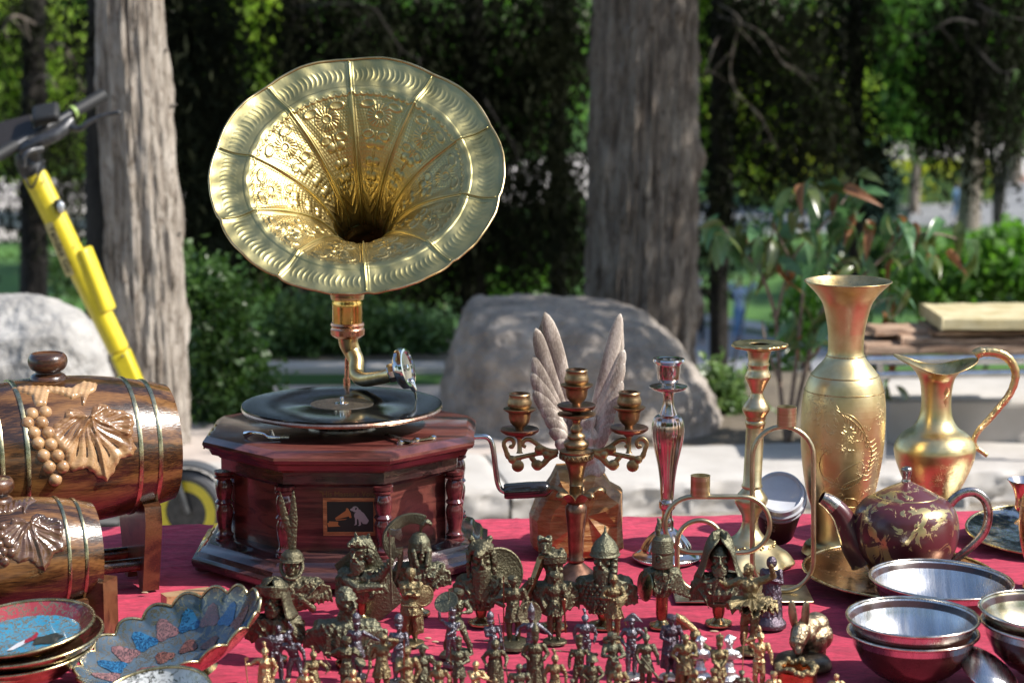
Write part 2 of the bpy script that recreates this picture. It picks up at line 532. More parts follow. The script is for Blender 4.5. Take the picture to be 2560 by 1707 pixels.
# ------------------------------------------------------------------ trunks
def barkmat(name, c1, c2, c3, str_=.9):
    m, nt, b = newmat(name)
    n1 = noise_n(nt, 26, 6, .65, stretch=(1, 1, .13), dist=.4)
    n2 = noise_n(nt, 5, 4, .6)
    r = ramp(nt, n1.outputs['Fac'], [(.3, c1), (.48, c2), (.7, c3)])
    mx = N(nt, 'ShaderNodeMixRGB', blend_type='MULTIPLY'); mx.inputs[0].default_value = .7
    r2 = ramp(nt, n2.outputs['Fac'], [(.3, (.62, .58, .54)), (.65, (1, 1, 1))])
    nt.links.new(r.outputs[0], mx.inputs[1]); nt.links.new(r2.outputs[0], mx.inputs[2]); nt.links.new(mx.outputs[0], b.inputs['Base Color'])
    b.inputs['Roughness'].default_value = .95
    n5 = noise_n(nt, 34, 7, .75, stretch=(1, 1, .38), dist=1.2)
    r5 = ramp(nt, n5.outputs['Fac'], [(.40, (.34, .29, .25)), (.47, (1, 1, 1)), (.66, (1, 1, 1)), (.74, (1.12, 1.08, 1.02))])
    m5 = N(nt, 'ShaderNodeMixRGB', blend_type='MULTIPLY'); m5.inputs[0].default_value = .85
    nt.links.new(mx.outputs[0], m5.inputs[1]); nt.links.new(r5.outputs[0], m5.inputs[2]); nt.links.new(m5.outputs[0], b.inputs['Base Color'])
    p = bump(nt, b, n1.outputs['Fac'], str_, .02)
    bump(nt, b, n5.outputs['Fac'], str_, .02, p)
    return m
M_bark1 = barkmat('pale_bark', (.20, .16, .125), (.50, .44, .38), (.72, .66, .59))
M_bark2 = barkmat('grey_bark', (.10, .08, .065), (.27, .225, .19), (.44, .39, .34))
M_bark3 = barkmat('dark_bark', (.02, .018, .016), (.05, .045, .04), (.09, .08, .07))
def trunk_mb(rows, Y, seed, amp=.05, seg=150, nz_rows=170, ztop=None):
    """rows (py, px_left, px_right) top to bottom"""
    P = []
    for py, x0, x1 in rows:
        c = atY((x0 + x1) / 2, py, Y)
        P.append((c.z, c.x, (x1 - x0) / 2 / ppm(Y, c.z)))
    P.sort()
    if ztop: P.append((ztop, P[-1][1] + (P[-1][1] - P[0][1]) / (P[-1][0] - P[0][0]) * (ztop - P[-1][0]), P[-1][2] * .8))
    zs = np.linspace(P[0][0], P[-1][0], nz_rows)
    X = np.interp(zs, [p[0] for p in P], [p[1] for p in P]); Rr = np.interp(zs, [p[0] for p in P], [p[2] for p in P])
    A = np.zeros((nz_rows, seg, 3))
    for i, z in enumerate(zs):
        for k in range(seg):
            a = 2 * PI * k / seg
            ca, sa = math.cos(a), math.sin(a)
            r = Rr[i]
            d = nz((ca * 4.5, sa * 4.5, z * 1.3), 1, seed) * .5 + abs(nz((ca * 11, sa * 11, z * 2.2), 1, seed + 3)) * -.7 + nz((ca * 20, sa * 20, z * 14), 1, seed) * .45 + max(0, nz((ca * 5, sa * 5, z * 5), 1, seed + 9) - .35) * 2.2
            fl = 1 + .12 * max(0, nz((ca * 1.5, sa * 1.5, z * .3), 1, seed))
            A[i, k] = (X[i] + ca * r * (fl + amp * d), Y + sa * r * (fl + amp * d), z)
    b = MB()
    b.add(A.reshape(-1, 3), [(i * seg + k, i * seg + (k + 1) % seg, (i + 1) * seg + (k + 1) % seg, (i + 1) * seg + k) for i in range(nz_rows - 1) for k in range(seg)])
    return b
# ------------------------------------------------------------------ foliage
def leaves(clumps, L, W, rng, droop=0.0, sub=9, spread=.09, var=.35):
    """clumps: (centre, (rx,ry,rz), n leaves). Leaf-sized blades gathered in sprays."""
    out = []
    for c, r, n in clumps:
        ns = max(1, n // sub)
        d = rng.normal(size=(ns, 3)); d /= np.linalg.norm(d, axis=1)[:, None]
        d *= rng.random((ns, 1)) ** .45
        ctr = np.array(c) + d * np.array(r)
        axis = rng.normal(size=(ns, 3)); axis[:, 2] -= droop * 2; axis /= np.linalg.norm(axis, axis=1)[:, None]
        ctr = np.repeat(ctr, sub, 0); axis = np.repeat(axis, sub, 0)
        m = len(ctr)
        p = ctr + rng.normal(size=(m, 3)) * spread * np.array([1, 1, 1 + droop])
        a = axis + rng.normal(size=(m, 3)) * .7; a[:, 2] -= droop * .5; a /= np.linalg.norm(a, axis=1)[:, None]
        b = np.cross(a, rng.normal(size=(m, 3))); b /= np.linalg.norm(b, axis=1)[:, None] + 1e-9
        nn = np.cross(a, b)
        l = (L * (1 + var * rng.normal(size=(m, 1)))).clip(L * .3); w_ = W * (l / L)
        V = np.stack([p, p + a * l * .5 + b * w_ * .5 + nn * l * .06, p + a * l, p + a * l * .5 - b * w_ * .5 + nn * l * .06], 1)
        out.append(V)
    return np.concatenate(out)
def crown(parent, clumps, L, W, mat, seed, droop=0, name='crown', sub=9, spread=.09):
    V = leaves(clumps, L, W, np.random.default_rng(seed), droop, sub, spread)
    return part(name, quads_mesh(name, V), mat, parent, 0)
def pc(px, py, rx, ry, Y, dy, n):          # clump seen at a pixel, at distance Y
    c = atY(px, py, Y); s = ppm(Y, c.z)
    return (tuple(c), (rx / s, dy, ry / s), n)

M_con = leafmat('dark_conifer', (.008, .011, .006), (.022, .026, .012), 2.5, .15, .8, .1)
M_con2 = leafmat('green_conifer', (.022, .045, .018), (.06, .10, .03), 2.5, .25, .7, .15)
M_bright = leafmat('spring_leaves', (.17, .28, .045), (.48, .60, .14), .5, .5, .5)
M_mid = leafmat('park_leaves', (.05, .12, .03), (.17, .32, .07), .6, .5, .5)
M_yel = leafmat('yellow_hedge', (.28, .34, .05), (.55, .58, .10), .8, .45, .5)
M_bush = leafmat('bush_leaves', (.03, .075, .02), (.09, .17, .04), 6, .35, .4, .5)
M_hedge = leafmat('hedge_leaves', (.06, .12, .04), (.20, .30, .10), 9, .35, .4, .5)
M_hedgeb = leafmat('fresh_leaves', (.06, .15, .03), (.17, .34, .065), 5, .45, .4, .5)

tl = thing('tree', 'tree with a thick pale sunlit trunk of peeling bark beside the yellow scooter', 'tree', (-1.21, 7.35, .08))
part('trunk', trunk_mb([(0, 240, 408), (200, 246, 420), (330, 250, 432), (500, 258, 445), (700, 268, 456), (900, 280, 466), (1140, 285, 478)], 7.35, 3.0, .17, ztop=4.2), M_bark1, tl, 60)
for (x, y, dx) in [(432, 268, 14), (418, 130, 6), (452, 588, 9)]:
    p = atY(x - 6, y, 7.1); br = MB(); br.cap(p, p + Vector((dx / 800, -.01, .008)), .006, .003, 8); part('knot', br, M_bark1, tl)
crown(tl, [((-.8, 7.6, 3.9), (1.3, .9, .8), 9000), ((-1.9, 7.9, 3.4), (.8, .7, .6), 4000)], .09, .035, M_mid, 11, .2, spread=.12)
tr_ = thing('tree', 'tree with a massive grey-brown furrowed trunk behind the big boulder', 'tree', (.47, 9.0, -.05))
part('trunk', trunk_mb([(0, 1478, 1745), (300, 1474, 1742), (600, 1470, 1738), (760, 1466, 1735), (870, 1470, 1728), (1000, 1460, 1740)], 9.0, 8.0, .17, ztop=5.0), M_bark2, tr_, 60)
# its crown reaches out over the boulder (above the frame) and dapples the light
crown(tr_, [((2.7, 7.05, 3.3), (.80, .50, .45), 1300), ((2.85, 7.8, 3.6), (.95, .55, .5), 1900), ((3.2, 8.6, 3.7), (1.5, .6, .5), 3200), ((4.6, 8.6, 4.2), (1.0, .8, .6), 2500), ((1.0, 9.6, 3.1), (1.3, .8, .7), 4000), ((.3, 9.9, 4.2), (1.7, 1.2, .9), 5000)], .10, .045, M_mid, 12, .2, sub=30, spread=.10)

def conifer(label, tx, tw, Y, clumps, seed, mat=M_con, top=-40, bottom=900, dark=M_bark3, over=True, L=.055, W=.014, lean=0, dens=.74):
    c = atY(tx, bottom, Y)
    z0 = min(c.z, terr(c.x, Y)) - .1
    t = thing('conifer_tree', label, 'tree', (c.x, Y, z0), 'dark conifers behind the stall')
    rows = [(top, tx - tw * .42 + lean, tx + tw * .42 + lean), (300, tx - tw / 2 + lean * .5, tx + tw / 2 + lean * .5), (bottom, tx - tw * .55, tx + tw * .55)]
    part('trunk', trunk_mb(rows, Y, seed, .12, 48, 60, ztop=atY(tx, top, Y).z + 2.6), dark, t, 60)
    cl = [pc(a, b, rx, ry, Y + (d if len(q) > 5 else 0), .45, int(n * dens)) for q in clumps for (a, b, rx, ry, n, *dd) in [q] for d in [dd[0] if dd else 0]]
    if over: cl.append(((c.x + .2, Y, 2.9), (1.5, 1.2, 1.0), 8000)); cl.append(((c.x + 1.0, Y - .3, 4.0), (1.6, 1.2, .9), 6000))
    crown(t, cl, L, W, mat, seed, .9, spread=.07)
    return t
conifer('dark conifer standing right behind the pale trunk', 250, 70, 9.6, [(470, 120, 120, 180, 5200), (500, 380, 90, 220, 4800), (520, 560, 80, 90, 2000), (330, 60, 150, 120, 2500)], 21)
conifer('dark conifer trunk with bare lower boughs at the far left above the pale boulder', 85, 66, 15, [(60, 60, 90, 130, 2600), (20, 520, 60, 90, 700), (200, 560, 40, 90, 700), (150, 420, 70, 170, 2600), (30, 330, 60, 110, 1200), (200, 200, 40, 160, 1500)], 22, bottom=1200)
conifer('broad dark conifer filling the shade behind the horn rim at left', 735, 62, 11.5, [(740, 80, 90, 130, 2600), (560, 250, 60, 330, 3400), (820, 300, 200, 200, 5200), (650, 560, 160, 110, 3200), (470, 620, 60, 100, 1400), (880, 60, 120, 110, 2600), (930, 640, 120, 90, 2400), (560, 660, 100, 80, 1500)], 23)
conifer('dark conifer behind the right rim of the horn', 1185, 60, 12, [(1050, 100, 160, 170, 5200), (1250, 150, 130, 220, 5000), (1190, 430, 90, 170, 2800), (1060, 580, 120, 120, 2200), (1330, 330, 80, 240, 3200), (1410, 120, 80, 160, 2600), (1420, 450, 60, 120, 1500), (1190, 600, 120, 100, 2200), (1330, 600, 110, 110, 2400), (1080, 700, 110, 60, 1300), (1440, 640, 50, 90, 900)], 24, bottom=1150)
conifer('slender dark conifer between the horn and the massive trunk', 1395, 40, 13.5, [(1380, 90, 80, 140, 2200), (1290, 540, 60, 110, 1100)], 25, bottom=1150)
conifer('dark conifer with drooping boughs right of the massive trunk', 1797, 44, 12.5, [(1850, 60, 110, 120, 3400), (1960, 150, 130, 140, 3600), (1900, 330, 100, 110, 1900), (2030, 330, 90, 110, 2000), (1780, 300, 50, 160, 1100), (1800, 480, 60, 120, 1300), (1780, 620, 50, 80, 600), (1950, 420, 70, 70, 900)], 26, bottom=1200)
conifer('dark conifer whose lowest bough hangs over the yellow hedge', 2140, 36, 13.2, [(2110, 60, 130, 110, 3400), (2080, 240, 90, 110, 1900), (2130, 380, 90, 70, 1800), (2190, 440, 60, 60, 700)], 27, bottom=900)
conifer('tall dark conifer at the right edge of the park', 2440, 60, 13, [(2440, 120, 150, 190, 5200), (2380, 330, 70, 110, 1900), (2500, 300, 80, 150, 2100), (2330, 150, 60, 150, 1300), (2560, 60, 80, 120, 1800)], 28, bottom=300)
for lab, x, Y_, sd_ in (('dark conifer outside the left border, nearer one', -700, 10.5, 29), ('dark conifer outside the left border, farther one', -350, 13.5, 30), ('dark conifer outside the right border', 2900, 11, 31)):
    conifer(lab, x, 60, Y_, [(x, 120, 220, 220, 5000), (x + 60, 430, 180, 160, 3000), (x - 150, 350, 140, 240, 3000)], sd_, bottom=1100)
# young spruce in mid-distance
yc = thing('spruce_tree', 'young dark spruce in front of the grey path beyond the leafy shrub', 'tree', (6.2, 34, -6.2))
yb = MB(); pY = 40
c0 = atY(2180, 640, pY); c1 = atY(2180, 380, pY); yb.tube([c0, c1], [.10, .02], 8); part('trunk', yb, M_bark3, yc)
yc.location = (c0.x, pY, c0.z)
cl = []
for k in range(14):
    t = k / 13; cl.append(pc(2185 + random.uniform(-10, 10), 395 + 230 * t, 14 + 75 * t, 12, pY, .5 * t + .1, int(150 + 450 * t)))
crown(yc, cl, .28, .06, leafmat('spruce', (.02, .05, .035), (.06, .12, .09), 2, .2, .7), 31, .5, spread=.1)

# broadleaf trees far across the park
def far_tree(label, px, Y, py_top, clumps, mat, seed, tw=22, base=-8.0, L=.34):
    x = atY(px, 300, Y).x
    t = thing('broadleaf_tree', label, 'tree', (x, Y, base), 'broadleaf trees across the park')
    b = MB(); s = ppm(Y, -4)
    b.tube([(x, Y, base), (x + .1, Y, base + 3), (x - .1, Y, base + 7), (x, Y, base + 11)], [tw / s * .6, tw / s * .5, tw / s * .42, .1], 12)
    part('trunk', b, M_bark2, t)
    crown(t, [pc(a, b_, rx, ry, Y, 2.2, n) for a, b_, rx, ry, n in clumps], L, L * .6, mat, seed, .1, spread=.45)
far_tree('bright green tree glimpsed past the left edge of the horn', 622, 88, 0, [(630, 60, 120, 130, 5200), (560, 330, 110, 120, 2500)], M_bright, 41)
far_tree('fresh green tree above the far left path', 60, 92, 0, [(60, 130, 170, 150, 5600), (20, 330, 130, 90, 2600), (200, 330, 90, 90, 1800)], M_bright, 42, 26)
far_tree('shaded green tree behind the dark conifers at the middle', 980, 96, 0, [(1000, 150, 240, 200, 4000), (1280, 200, 200, 180, 3600)], M_mid, 43)
far_tree('sunlit yellow-green tree just right of the massive trunk', 1790, 86, 0, [(1790, 210, 100, 120, 4600), (1860, 350, 90, 80, 2400), (1760, 20, 60, 70, 900)], M_bright, 44, 20)
far_tree('soft green tree left of the two thin poles', 2290, 94, 0, [(2290, 110, 110, 170, 4200), (2300, 280, 100, 90, 2200), (2210, 40, 80, 80, 1400)], M_mid, 45, 24)
far_tree('light green tree behind the dark spruce tip', 2110, 104, 0, [(2080, 180, 140, 120, 3400), (2100, 320, 160, 60, 2500)], M_bright, 46, 22)
far_tree('pale green tree at the far right edge of the park', 2540, 108, 0, [(2530, 250, 120, 120, 2800), (2600, 60, 120, 120, 1800)], M_mid, 47, 30)
far_tree('tree with a broad brown trunk standing by the grey path', 2428, 88, 0, [(2430, 60, 130, 90, 2600)], M_mid, 48, 52)
# wooded far side: many more crowns read as one mass
fw = [((x, 150 + 12 * math.sin(x), -3 + 4 * math.cos(x * .7)), (9, 6, 9), 1500) for x in np.linspace(-62, 62, 22)]
fo = link('distant_woods', quads_mesh('distant_woods', leaves(fw, .7, .45, np.random.default_rng(5), .1, 9, .8)), M_mid, None, 0)
tag(fo, 'dense green woods closing the far side of the park', None, kind='stuff')
# dense shrubs on the slope (shade) -- separate bushes
def bush(label, clumps, Y, L, W, mat, seed, name='bush', spread=.05, sub=9, stems=6, grp=None, z0=None, dy=.12):
    cl = [pc(a, b, rx, ry, Y, dyy if dyy else dy, n) for a, b, rx, ry, n, *q in clumps for dyy in [q[0] if q else 0]]
    cx = cl[0][0][0]
    zz = z0 if z0 is not None else terr(cx, Y)
    t = thing(name, label, 'bush', (cx, Y, zz), grp)
    b = MB(); rnd = random.Random(seed)
    for k in range(stems):
        q = rnd.choice(cl)[0]
        b.tube(smooth_path([(cx + rnd.uniform(-.06, .06), Y, zz), (cx + (q[0] - cx) * .4, Y + rnd.uniform(-.05, .05), zz + (q[2] - zz) * .5), (q[0], q[1], q[2])], 4), [.006 * Y / 8 * (1 - .8 * i / 8) for i in range(9)], 6)
    part('stem', b, M_bark3, t)
    crown(t, cl, L, W, mat, seed, .05, 'foliage', sub, spread)
    return t
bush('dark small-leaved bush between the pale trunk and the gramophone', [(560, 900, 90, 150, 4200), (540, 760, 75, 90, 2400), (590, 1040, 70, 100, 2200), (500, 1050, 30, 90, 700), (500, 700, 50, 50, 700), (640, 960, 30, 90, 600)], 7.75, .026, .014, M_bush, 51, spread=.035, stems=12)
bush('low light green hedge behind the gramophone turntable at left', [(740, 820, 70, 75, 2600), (680, 860, 50, 45, 1300)], 9.15, .03, .02, M_hedge, 52, 'hedge', .03, dy=.1)
bush('low light green hedge behind the gramophone neck', [(880, 825, 90, 75, 3300), (820, 790, 60, 50, 1300)], 9.2, .03, .02, M_hedge, 53, 'hedge', .03, dy=.1)
bush('low hedge between the gramophone and the big boulder', [(1000, 840, 70, 50, 2100), (1080, 850, 50, 40, 900)], 9.25, .028, .02, M_hedge, 54, 'hedge', .03, dy=.1)
bush('sunlit shrub on the slope just above the big boulder', [(1190, 660, 60, 80, 800), (1310, 700, 60, 60, 900), (1250, 740, 90, 40, 800)], 16, .06, .04, M_hedgeb, 55, spread=.07, dy=.3)
bush('shrub glowing green below the left rim of the horn', [(560, 560, 60, 60, 600), (480, 640, 60, 60, 600), (640, 690, 90, 50, 800)], 17, .06, .04, M_mid, 56, spread=.07, dy=.3)
bush('leafy shrub on the slope behind the right rim of the horn', [(1090, 620, 80, 60, 600), (1020, 700, 90, 50, 700), (930, 720, 90, 40, 600)], 18, .06, .04, M_mid, 57, spread=.07, dy=.3)
bush('pale leaved bush between the boulder and the brass candlestick', [(1810, 1000, 35, 60, 900), (1790, 960, 25, 40, 400), (1850, 1060, 45, 60, 900), (1830, 1110, 50, 30, 500)], 7.95, .030, .018, M_hedge, 58, spread=.03)
bush('bright green bush on the slope above the lumber', [(2420, 680, 110, 60, 2600), (2520, 650, 80, 70, 2000), (2330, 720, 70, 40, 1100), (2600, 700, 80, 60, 1200)], 12.5, .05, .034, M_hedgeb, 59, spread=.05, dy=.25)
bush('yellow-green sapling beside the neck of the tall vase', [(2020, 770, 50, 60, 700), (1990, 840, 40, 60, 500), (1930, 960, 40, 60, 450)], 9.6, .035, .022, M_hedgeb, 60, spread=.04)
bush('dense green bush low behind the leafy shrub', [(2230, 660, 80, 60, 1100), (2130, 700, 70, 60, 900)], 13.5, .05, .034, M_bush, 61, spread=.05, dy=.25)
def clipped(label, pts, zb, h, dep, seed, mat=M_yel, front=M_bush):
    a, b = onZ(*pts[0], zb), onZ(*pts[1], zb)
    t = thing('hedge', label, 'hedge', tuple((a + b) / 2), 'clipped hedges across the park')
    rng = np.random.default_rng(seed); n = 4200
    u = rng.random((n, 1)); base = np.array(a) + u * (np.array(b) - np.array(a))
    P = base + np.stack([rng.normal(size=n) * .1, rng.random(n) * dep, rng.random(n) ** .6 * h], 1)
    A = rng.normal(size=(n, 3)); A /= np.linalg.norm(A, axis=1)[:, None]
    B = np.cross(A, rng.normal(size=(n, 3))); B /= np.linalg.norm(B, axis=1)[:, None]
    V = np.stack([P, P + A * .14 + B * .1, P + A * .3, P + A * .14 - B * .1], 1)
    part('foliage', quads_mesh('foliage', V), mat, t, 0)
    bx = MB(); d = (b - a).normalized(); 
    bx.add([tuple(a), tuple(b), tuple(b + Vector((0, dep, 0))), tuple(a + Vector((0, dep, 0)))] + [tuple(q + Vector((0, 0, h * .86))) for q in (a, b, b + Vector((0, dep, 0)), a + Vector((0, dep, 0)))], [(0, 1, 5, 4), (1, 2, 6, 5), (2, 3, 7, 6), (3, 0, 4, 7), (4, 5, 6, 7)])
    part('core', bx, M_bush, t)
clipped('clipped hedge with a yellow-green top left of the spruce', [(1880, 515), (2090, 500)], -8, 1.9, 3.2, 71)
clipped('clipped yellow-topped hedge behind the brown trunk by the path', [(2150, 520), (2480, 505)], -8, 1.7, 2.4, 72)
# two thin poles leaning together, and a fine bare sapling
for lab, x0, x1, xb in [('thin dark pole at the right standing upright in the lawn', 2462, 2490, 2492), ('thin dark pole at the right leaning left over its neighbour', 2520, 2508, 2488)]:
    p = MB(); p.tube([atY(x0, 290, 60), atY(x1, 450, 60), atY(xb, 625, 60)], [.09, .11, .12], 8)
    o = link('pole', p.mesh('pole'), M_bark3, None); 
    b0 = atY(xb, 625, 60); p2 = MB(); p2.tube([b0, (b0.x, b0.y, -8)], .12, 8)
    tag(o, lab, 'pole', 'thin dark poles on the lawn')
    me2 = p2.mesh('foot'); link('foot', me2, M_bark3, o)
# bare twigs of the dark conifers, springing from their trunks and forking
def twigs(tree_name, Y, sets, r=.007, mat=M_bark3):
    tr = bpy.data.objects[tree_name]; rn = random.Random(5)
    for pts in sets:
        P = smooth_path([atY(x, y, Y + (.5 if i == 0 else 0)) for i, (x, y) in enumerate(pts)], 5); n = len(P)
        b = MB(); b.tube(P, [r * (1 - .75 * i / n) for i in range(n)], 6)
        for k in range(3, n - 2, 4):
            q = P[k]; d = Vector((rn.uniform(-.14, .14), rn.uniform(-.05, .05), -rn.uniform(.04, .16)))
            b.tube([q, q + d * .5 + Vector((0, 0, .01)), q + d], [r * .5, r * .35, r * .12], 5)
        part('branch', b, mat, tr)
twigs('conifer_tree.005', 11.9, [[(1797, 10), (1850, 50), (1835, 110), (1826, 190), (1850, 240), (1900, 290), (1925, 340), (1945, 375)], [(1797, 40), (1900, 80), (1950, 150), (1990, 180), (2045, 198)], [(1797, 90), (1780, 130), (1740, 250), (1700, 330)]], .006, M_bark2)
twigs('conifer_tree.007', 12.2, [[(2440, 60), (2380, 50), (2300, 90), (2230, 60)], [(2440, 120), (2500, 180), (2540, 170)], [(2440, 10), (2500, 40), (2570, 50)]], .010)
twigs('conifer_tree.002', 10.9, [[(735, 20), (830, 10), (930, 20), (960, 60), (1010, 130), (1060, 150)], [(735, 280), (660, 300), (600, 380), (560, 400)]], .007)
twigs('conifer_tree.003', 11.5, [[(1185, 200), (1230, 280), (1290, 380), (1300, 440)], [(1185, 260), (1120, 300), (1080, 380)]], .007)
twigs('conifer_tree.001', 14.4, [[(85, 60), (40, 40), (12, 60), (22, 105)], [(85, 140), (150, 110), (188, 165), (202, 215), (240, 250)], [(85, 200), (120, 190), (145, 230)]], .012, M_bark2)
# dark undergrowth on the slope
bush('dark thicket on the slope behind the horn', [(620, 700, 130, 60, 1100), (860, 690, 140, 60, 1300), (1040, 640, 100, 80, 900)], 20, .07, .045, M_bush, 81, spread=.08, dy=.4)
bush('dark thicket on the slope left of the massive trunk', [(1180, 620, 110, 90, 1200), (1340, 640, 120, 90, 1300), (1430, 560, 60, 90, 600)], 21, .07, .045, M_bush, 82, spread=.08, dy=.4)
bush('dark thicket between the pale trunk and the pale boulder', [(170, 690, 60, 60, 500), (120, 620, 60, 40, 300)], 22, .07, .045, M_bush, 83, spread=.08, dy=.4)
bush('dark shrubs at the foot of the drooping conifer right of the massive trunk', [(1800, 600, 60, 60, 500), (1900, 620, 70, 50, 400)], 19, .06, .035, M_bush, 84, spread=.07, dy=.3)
# tall trees added, mostly out of view, to cast shade across the lawn
for k, (x, y) in enumerate([(17, 58), (26, 66), (20, 76), (33, 60), (-4, 70), (-14, 82), (8, 84)]):
    t = thing('added_shade_tree', ['added shade tree just outside the right border, nearest one', 'added shade tree right of the border, second one', 'added shade tree right of the border, third one', 'added shade tree far right outside the picture', 'slim-stemmed added shade tree behind the horn', 'slim-stemmed added shade tree behind the pale trunk', 'slim-stemmed added shade tree left of the tall vase'][k], 'tree', (x, y, -8))
    b = MB(); b.tube([(x, y, -8), (x + .2, y, -3), (x, y, 3), (x, y, 6)], [.3, .24, .2, .1], 10); part('trunk', b, M_bark3, t)
    crown(t, [((x, y, 5.0), (4.6, 4.0, 3.0), 3000), ((x - 2, y + 1, 3.6), (3.0, 2.6, 1.6), 1200), ((x + 2.4, y - 1, 6.6), (3.0, 2.4, 2.0), 1200)], .6, .42, M_mid, 190 + k, .1, spread=.5)
# park trees standing behind the photographer's place (seen in the brass and the bowls)
for k, (x, y) in enumerate([(-9, -7), (-3.5, -11), (3, -9), (8.5, -6), (13, 2)]):
    t = thing('park_tree', ['tall park tree behind the viewer, far left', 'tall park tree behind the viewer, left of centre', 'tall park tree behind the viewer, right of centre', 'tall park tree behind the viewer, far right', 'tall park tree to the right of the stall, out of the picture'][k], 'tree', (x, y, 0))
    b = MB(); b.tube([(x, y, 0), (x + .1, y, 2.4), (x, y + .1, 5)], [.3, .24, .12], 12); part('trunk', b, M_bark2, t)
    crown(t, [((x, y, 5.2), (3.0, 2.4, 2.6), 4200), ((x + 1.4, y + .6, 3.6), (1.8, 1.5, 1.2), 1600), ((x - 1.5, y, 4.0), (1.8, 1.5, 1.3), 1600)], .34, .2, M_mid, 90 + k, .1, spread=.3)
# ================================================================== TABLE AND CLOTH
def clothmat():
    m, nt, b = newmat('crimson_cloth')
    n1 = noise_n(nt, 5, 5, .6); n2 = noise_n(nt, 170, 4, .75, stretch=(.45, 1.5, 1)); n3 = noise_n(nt, 1300, 2, .7)
    r = ramp(nt, n1.outputs['Fac'], [(.3, (.44, .030, .072)), (.7, (.62, .058, .115))])
    n4 = noise_n(nt, 48, 5, .7, stretch=(.6, 1.4, 1)); r4 = ramp(nt, n4.outputs['Fac'], [(.35, (.66, .60, .66)), (.62, (1.08, 1.0, 1.04))])
    m4 = N(nt, 'ShaderNodeMixRGB', blend_type='MULTIPLY'); m4.inputs[0].default_value = .9; nt.links.new(r.outputs[0], m4.inputs[1]); nt.links.new(r4.outputs[0], m4.inputs[2]); r = m4
    mx = N(nt, 'ShaderNodeMixRGB', blend_type='MULTIPLY'); mx.inputs[0].default_value = .85
    r2 = ramp(nt, n2.outputs['Fac'], [(.3, (.45, .38, .42)), (.6, (1, 1, 1))])
    nt.links.new(r.outputs[0], mx.inputs[1]); nt.links.new(r2.outputs[0], mx.inputs[2]); nt.links.new(mx.outputs[0], b.inputs['Base Color'])
    b.inputs['Roughness'].default_value = .9
    b.inputs['Sheen Weight'].default_value = .12
    b.inputs['Sheen Roughness'].default_value = .4
    b.inputs['Sheen Tint'].default_value = (1, .45, .6, 1)
    p = bump(nt, b, n2.outputs['Fac'], .55, .002)
    bump(nt, b, n3.outputs['Fac'], .5, .0006, p)
    return m
M_cloth = clothmat()
M_tablewood = wood('table_wood', (.08, .05, .03), (.2, .13, .08), (.3, .2, .12))
# the back edge of the cloth as the photo shows it
e0, e1 = onT(1190, 1293), onT(2560, 1268)
sl = (e1.y - e0.y) / (e1.x - e0.x)
def backY(x): return e0.y + (x - e0.x) * sl
tb = thing('market_table', 'long wooden table mostly hidden by the crimson cloth', 'table', (0, 2.9, 0))
b = MB(); b.add([(-1.6, 2.25, .70), (1.7, 2.25, .70), (1.7, backY(1.7) - .03, .70), (-1.6, backY(-1.6) - .03, .70)] + [(-1.6, 2.25, .741), (1.7, 2.25, .741), (1.7, backY(1.7) - .03, .741), (-1.6, backY(-1.6) - .03, .741)], [(3, 2, 1, 0), (4, 5, 6, 7), (0, 1, 5, 4), (1, 2, 6, 5), (2, 3, 7, 6), (3, 0, 4, 7)])
part('table_top', b, M_tablewood, tb)
for x in (-1.5, 1.55):
    for y in (2.35, 3.4):
        b = MB(); b.box(x, x + .06, y, y + .06, 0, .70); part('leg', b, M_tablewood, tb)
b = MB()
nx, ny = 460, 240
xs = np.linspace(-1.75, 1.85, nx)
P = np.zeros((nx, ny + 24, 3))
for i, x in enumerate(xs):
    yb = backY(x); yf = 2.2
    for j in range(ny):
        y = yf + (yb - yf) * j / (ny - 1)
        z = TZ - .0030 + .0020 * max(-1, nz((x * 5, y * 9, 0), 1, 3)) * min(1, (ny - 1 - j) / 6) + .0016 * (1 - min(1, abs(nz((x * 6 + y * 3, y * 16 - x * 3, 0), 1, 9)) * 7)) + .0011 * nz((x * 26, y * 44, 0), 1, 5)
        for cx_, sl_ in ((-.52, .03), (.02, -.02), (.55, .04)):
            z += .0011 * math.exp(-((x - cx_ - sl_ * (y - 2.9)) / .004) ** 2)
        z += .0011 * math.exp(-((y - 2.86 - .02 * x) / .004) ** 2) - .0010
        P[i, j + 12] = (x, y, min(z, TZ))
    for j in range(12):                                # hanging edges
        t = j / 12
        P[i, 11 - j] = (x, yf - .006 - .015 * math.sin(x * 24) * t, TZ - .004 - .42 * (t + .02))
        P[i, ny + 12 + j] = (x, yb + .004 + .012 * math.sin(x * 21) * t, TZ - .005 - .36 * (t + .01))
b.grid(P[:, ::-1][:, ::-1])
cl = link('tablecloth', b.mesh('tablecloth'), M_cloth, None, 60)
for p in cl.data.polygons[:1]:
    if p.normal.z < 0: cl.data.flip_normals()
tag(cl, 'crimson woven cloth spread over the whole stall table', 'tablecloth')
# dry scraps on the cloth
M_scrap = plain('dry_leaf', (.42, .3, .2), .8)
for px, py, lab in [(1070, 1597, 'small dry scrap on the cloth left of the raised silver arm'), (1088, 1606, 'paler dry scrap on the cloth below the first'), (1220, 1603, 'pinkish dry scrap beside the silver bearskin soldier'), (1785, 1580, 'dry seed husk on the cloth behind the shako soldier'), (2490, 1452, 'dark dry seed on the cloth right of the large silver bowl'), (362, 1483, 'tiny pale seed on the cloth before the barrel stand')]:
    q = onT(px, py); m = MB()
    m.ball((q.x, q.y, TZ + .0015), (.0045 + .002 * random.random(), .0022, .0016), 8, 5, T(rz=0))
    tag(link('dry_scrap', m.mesh('dry_scrap'), M_scrap), lab, 'scrap', 'dry scraps on the cloth')
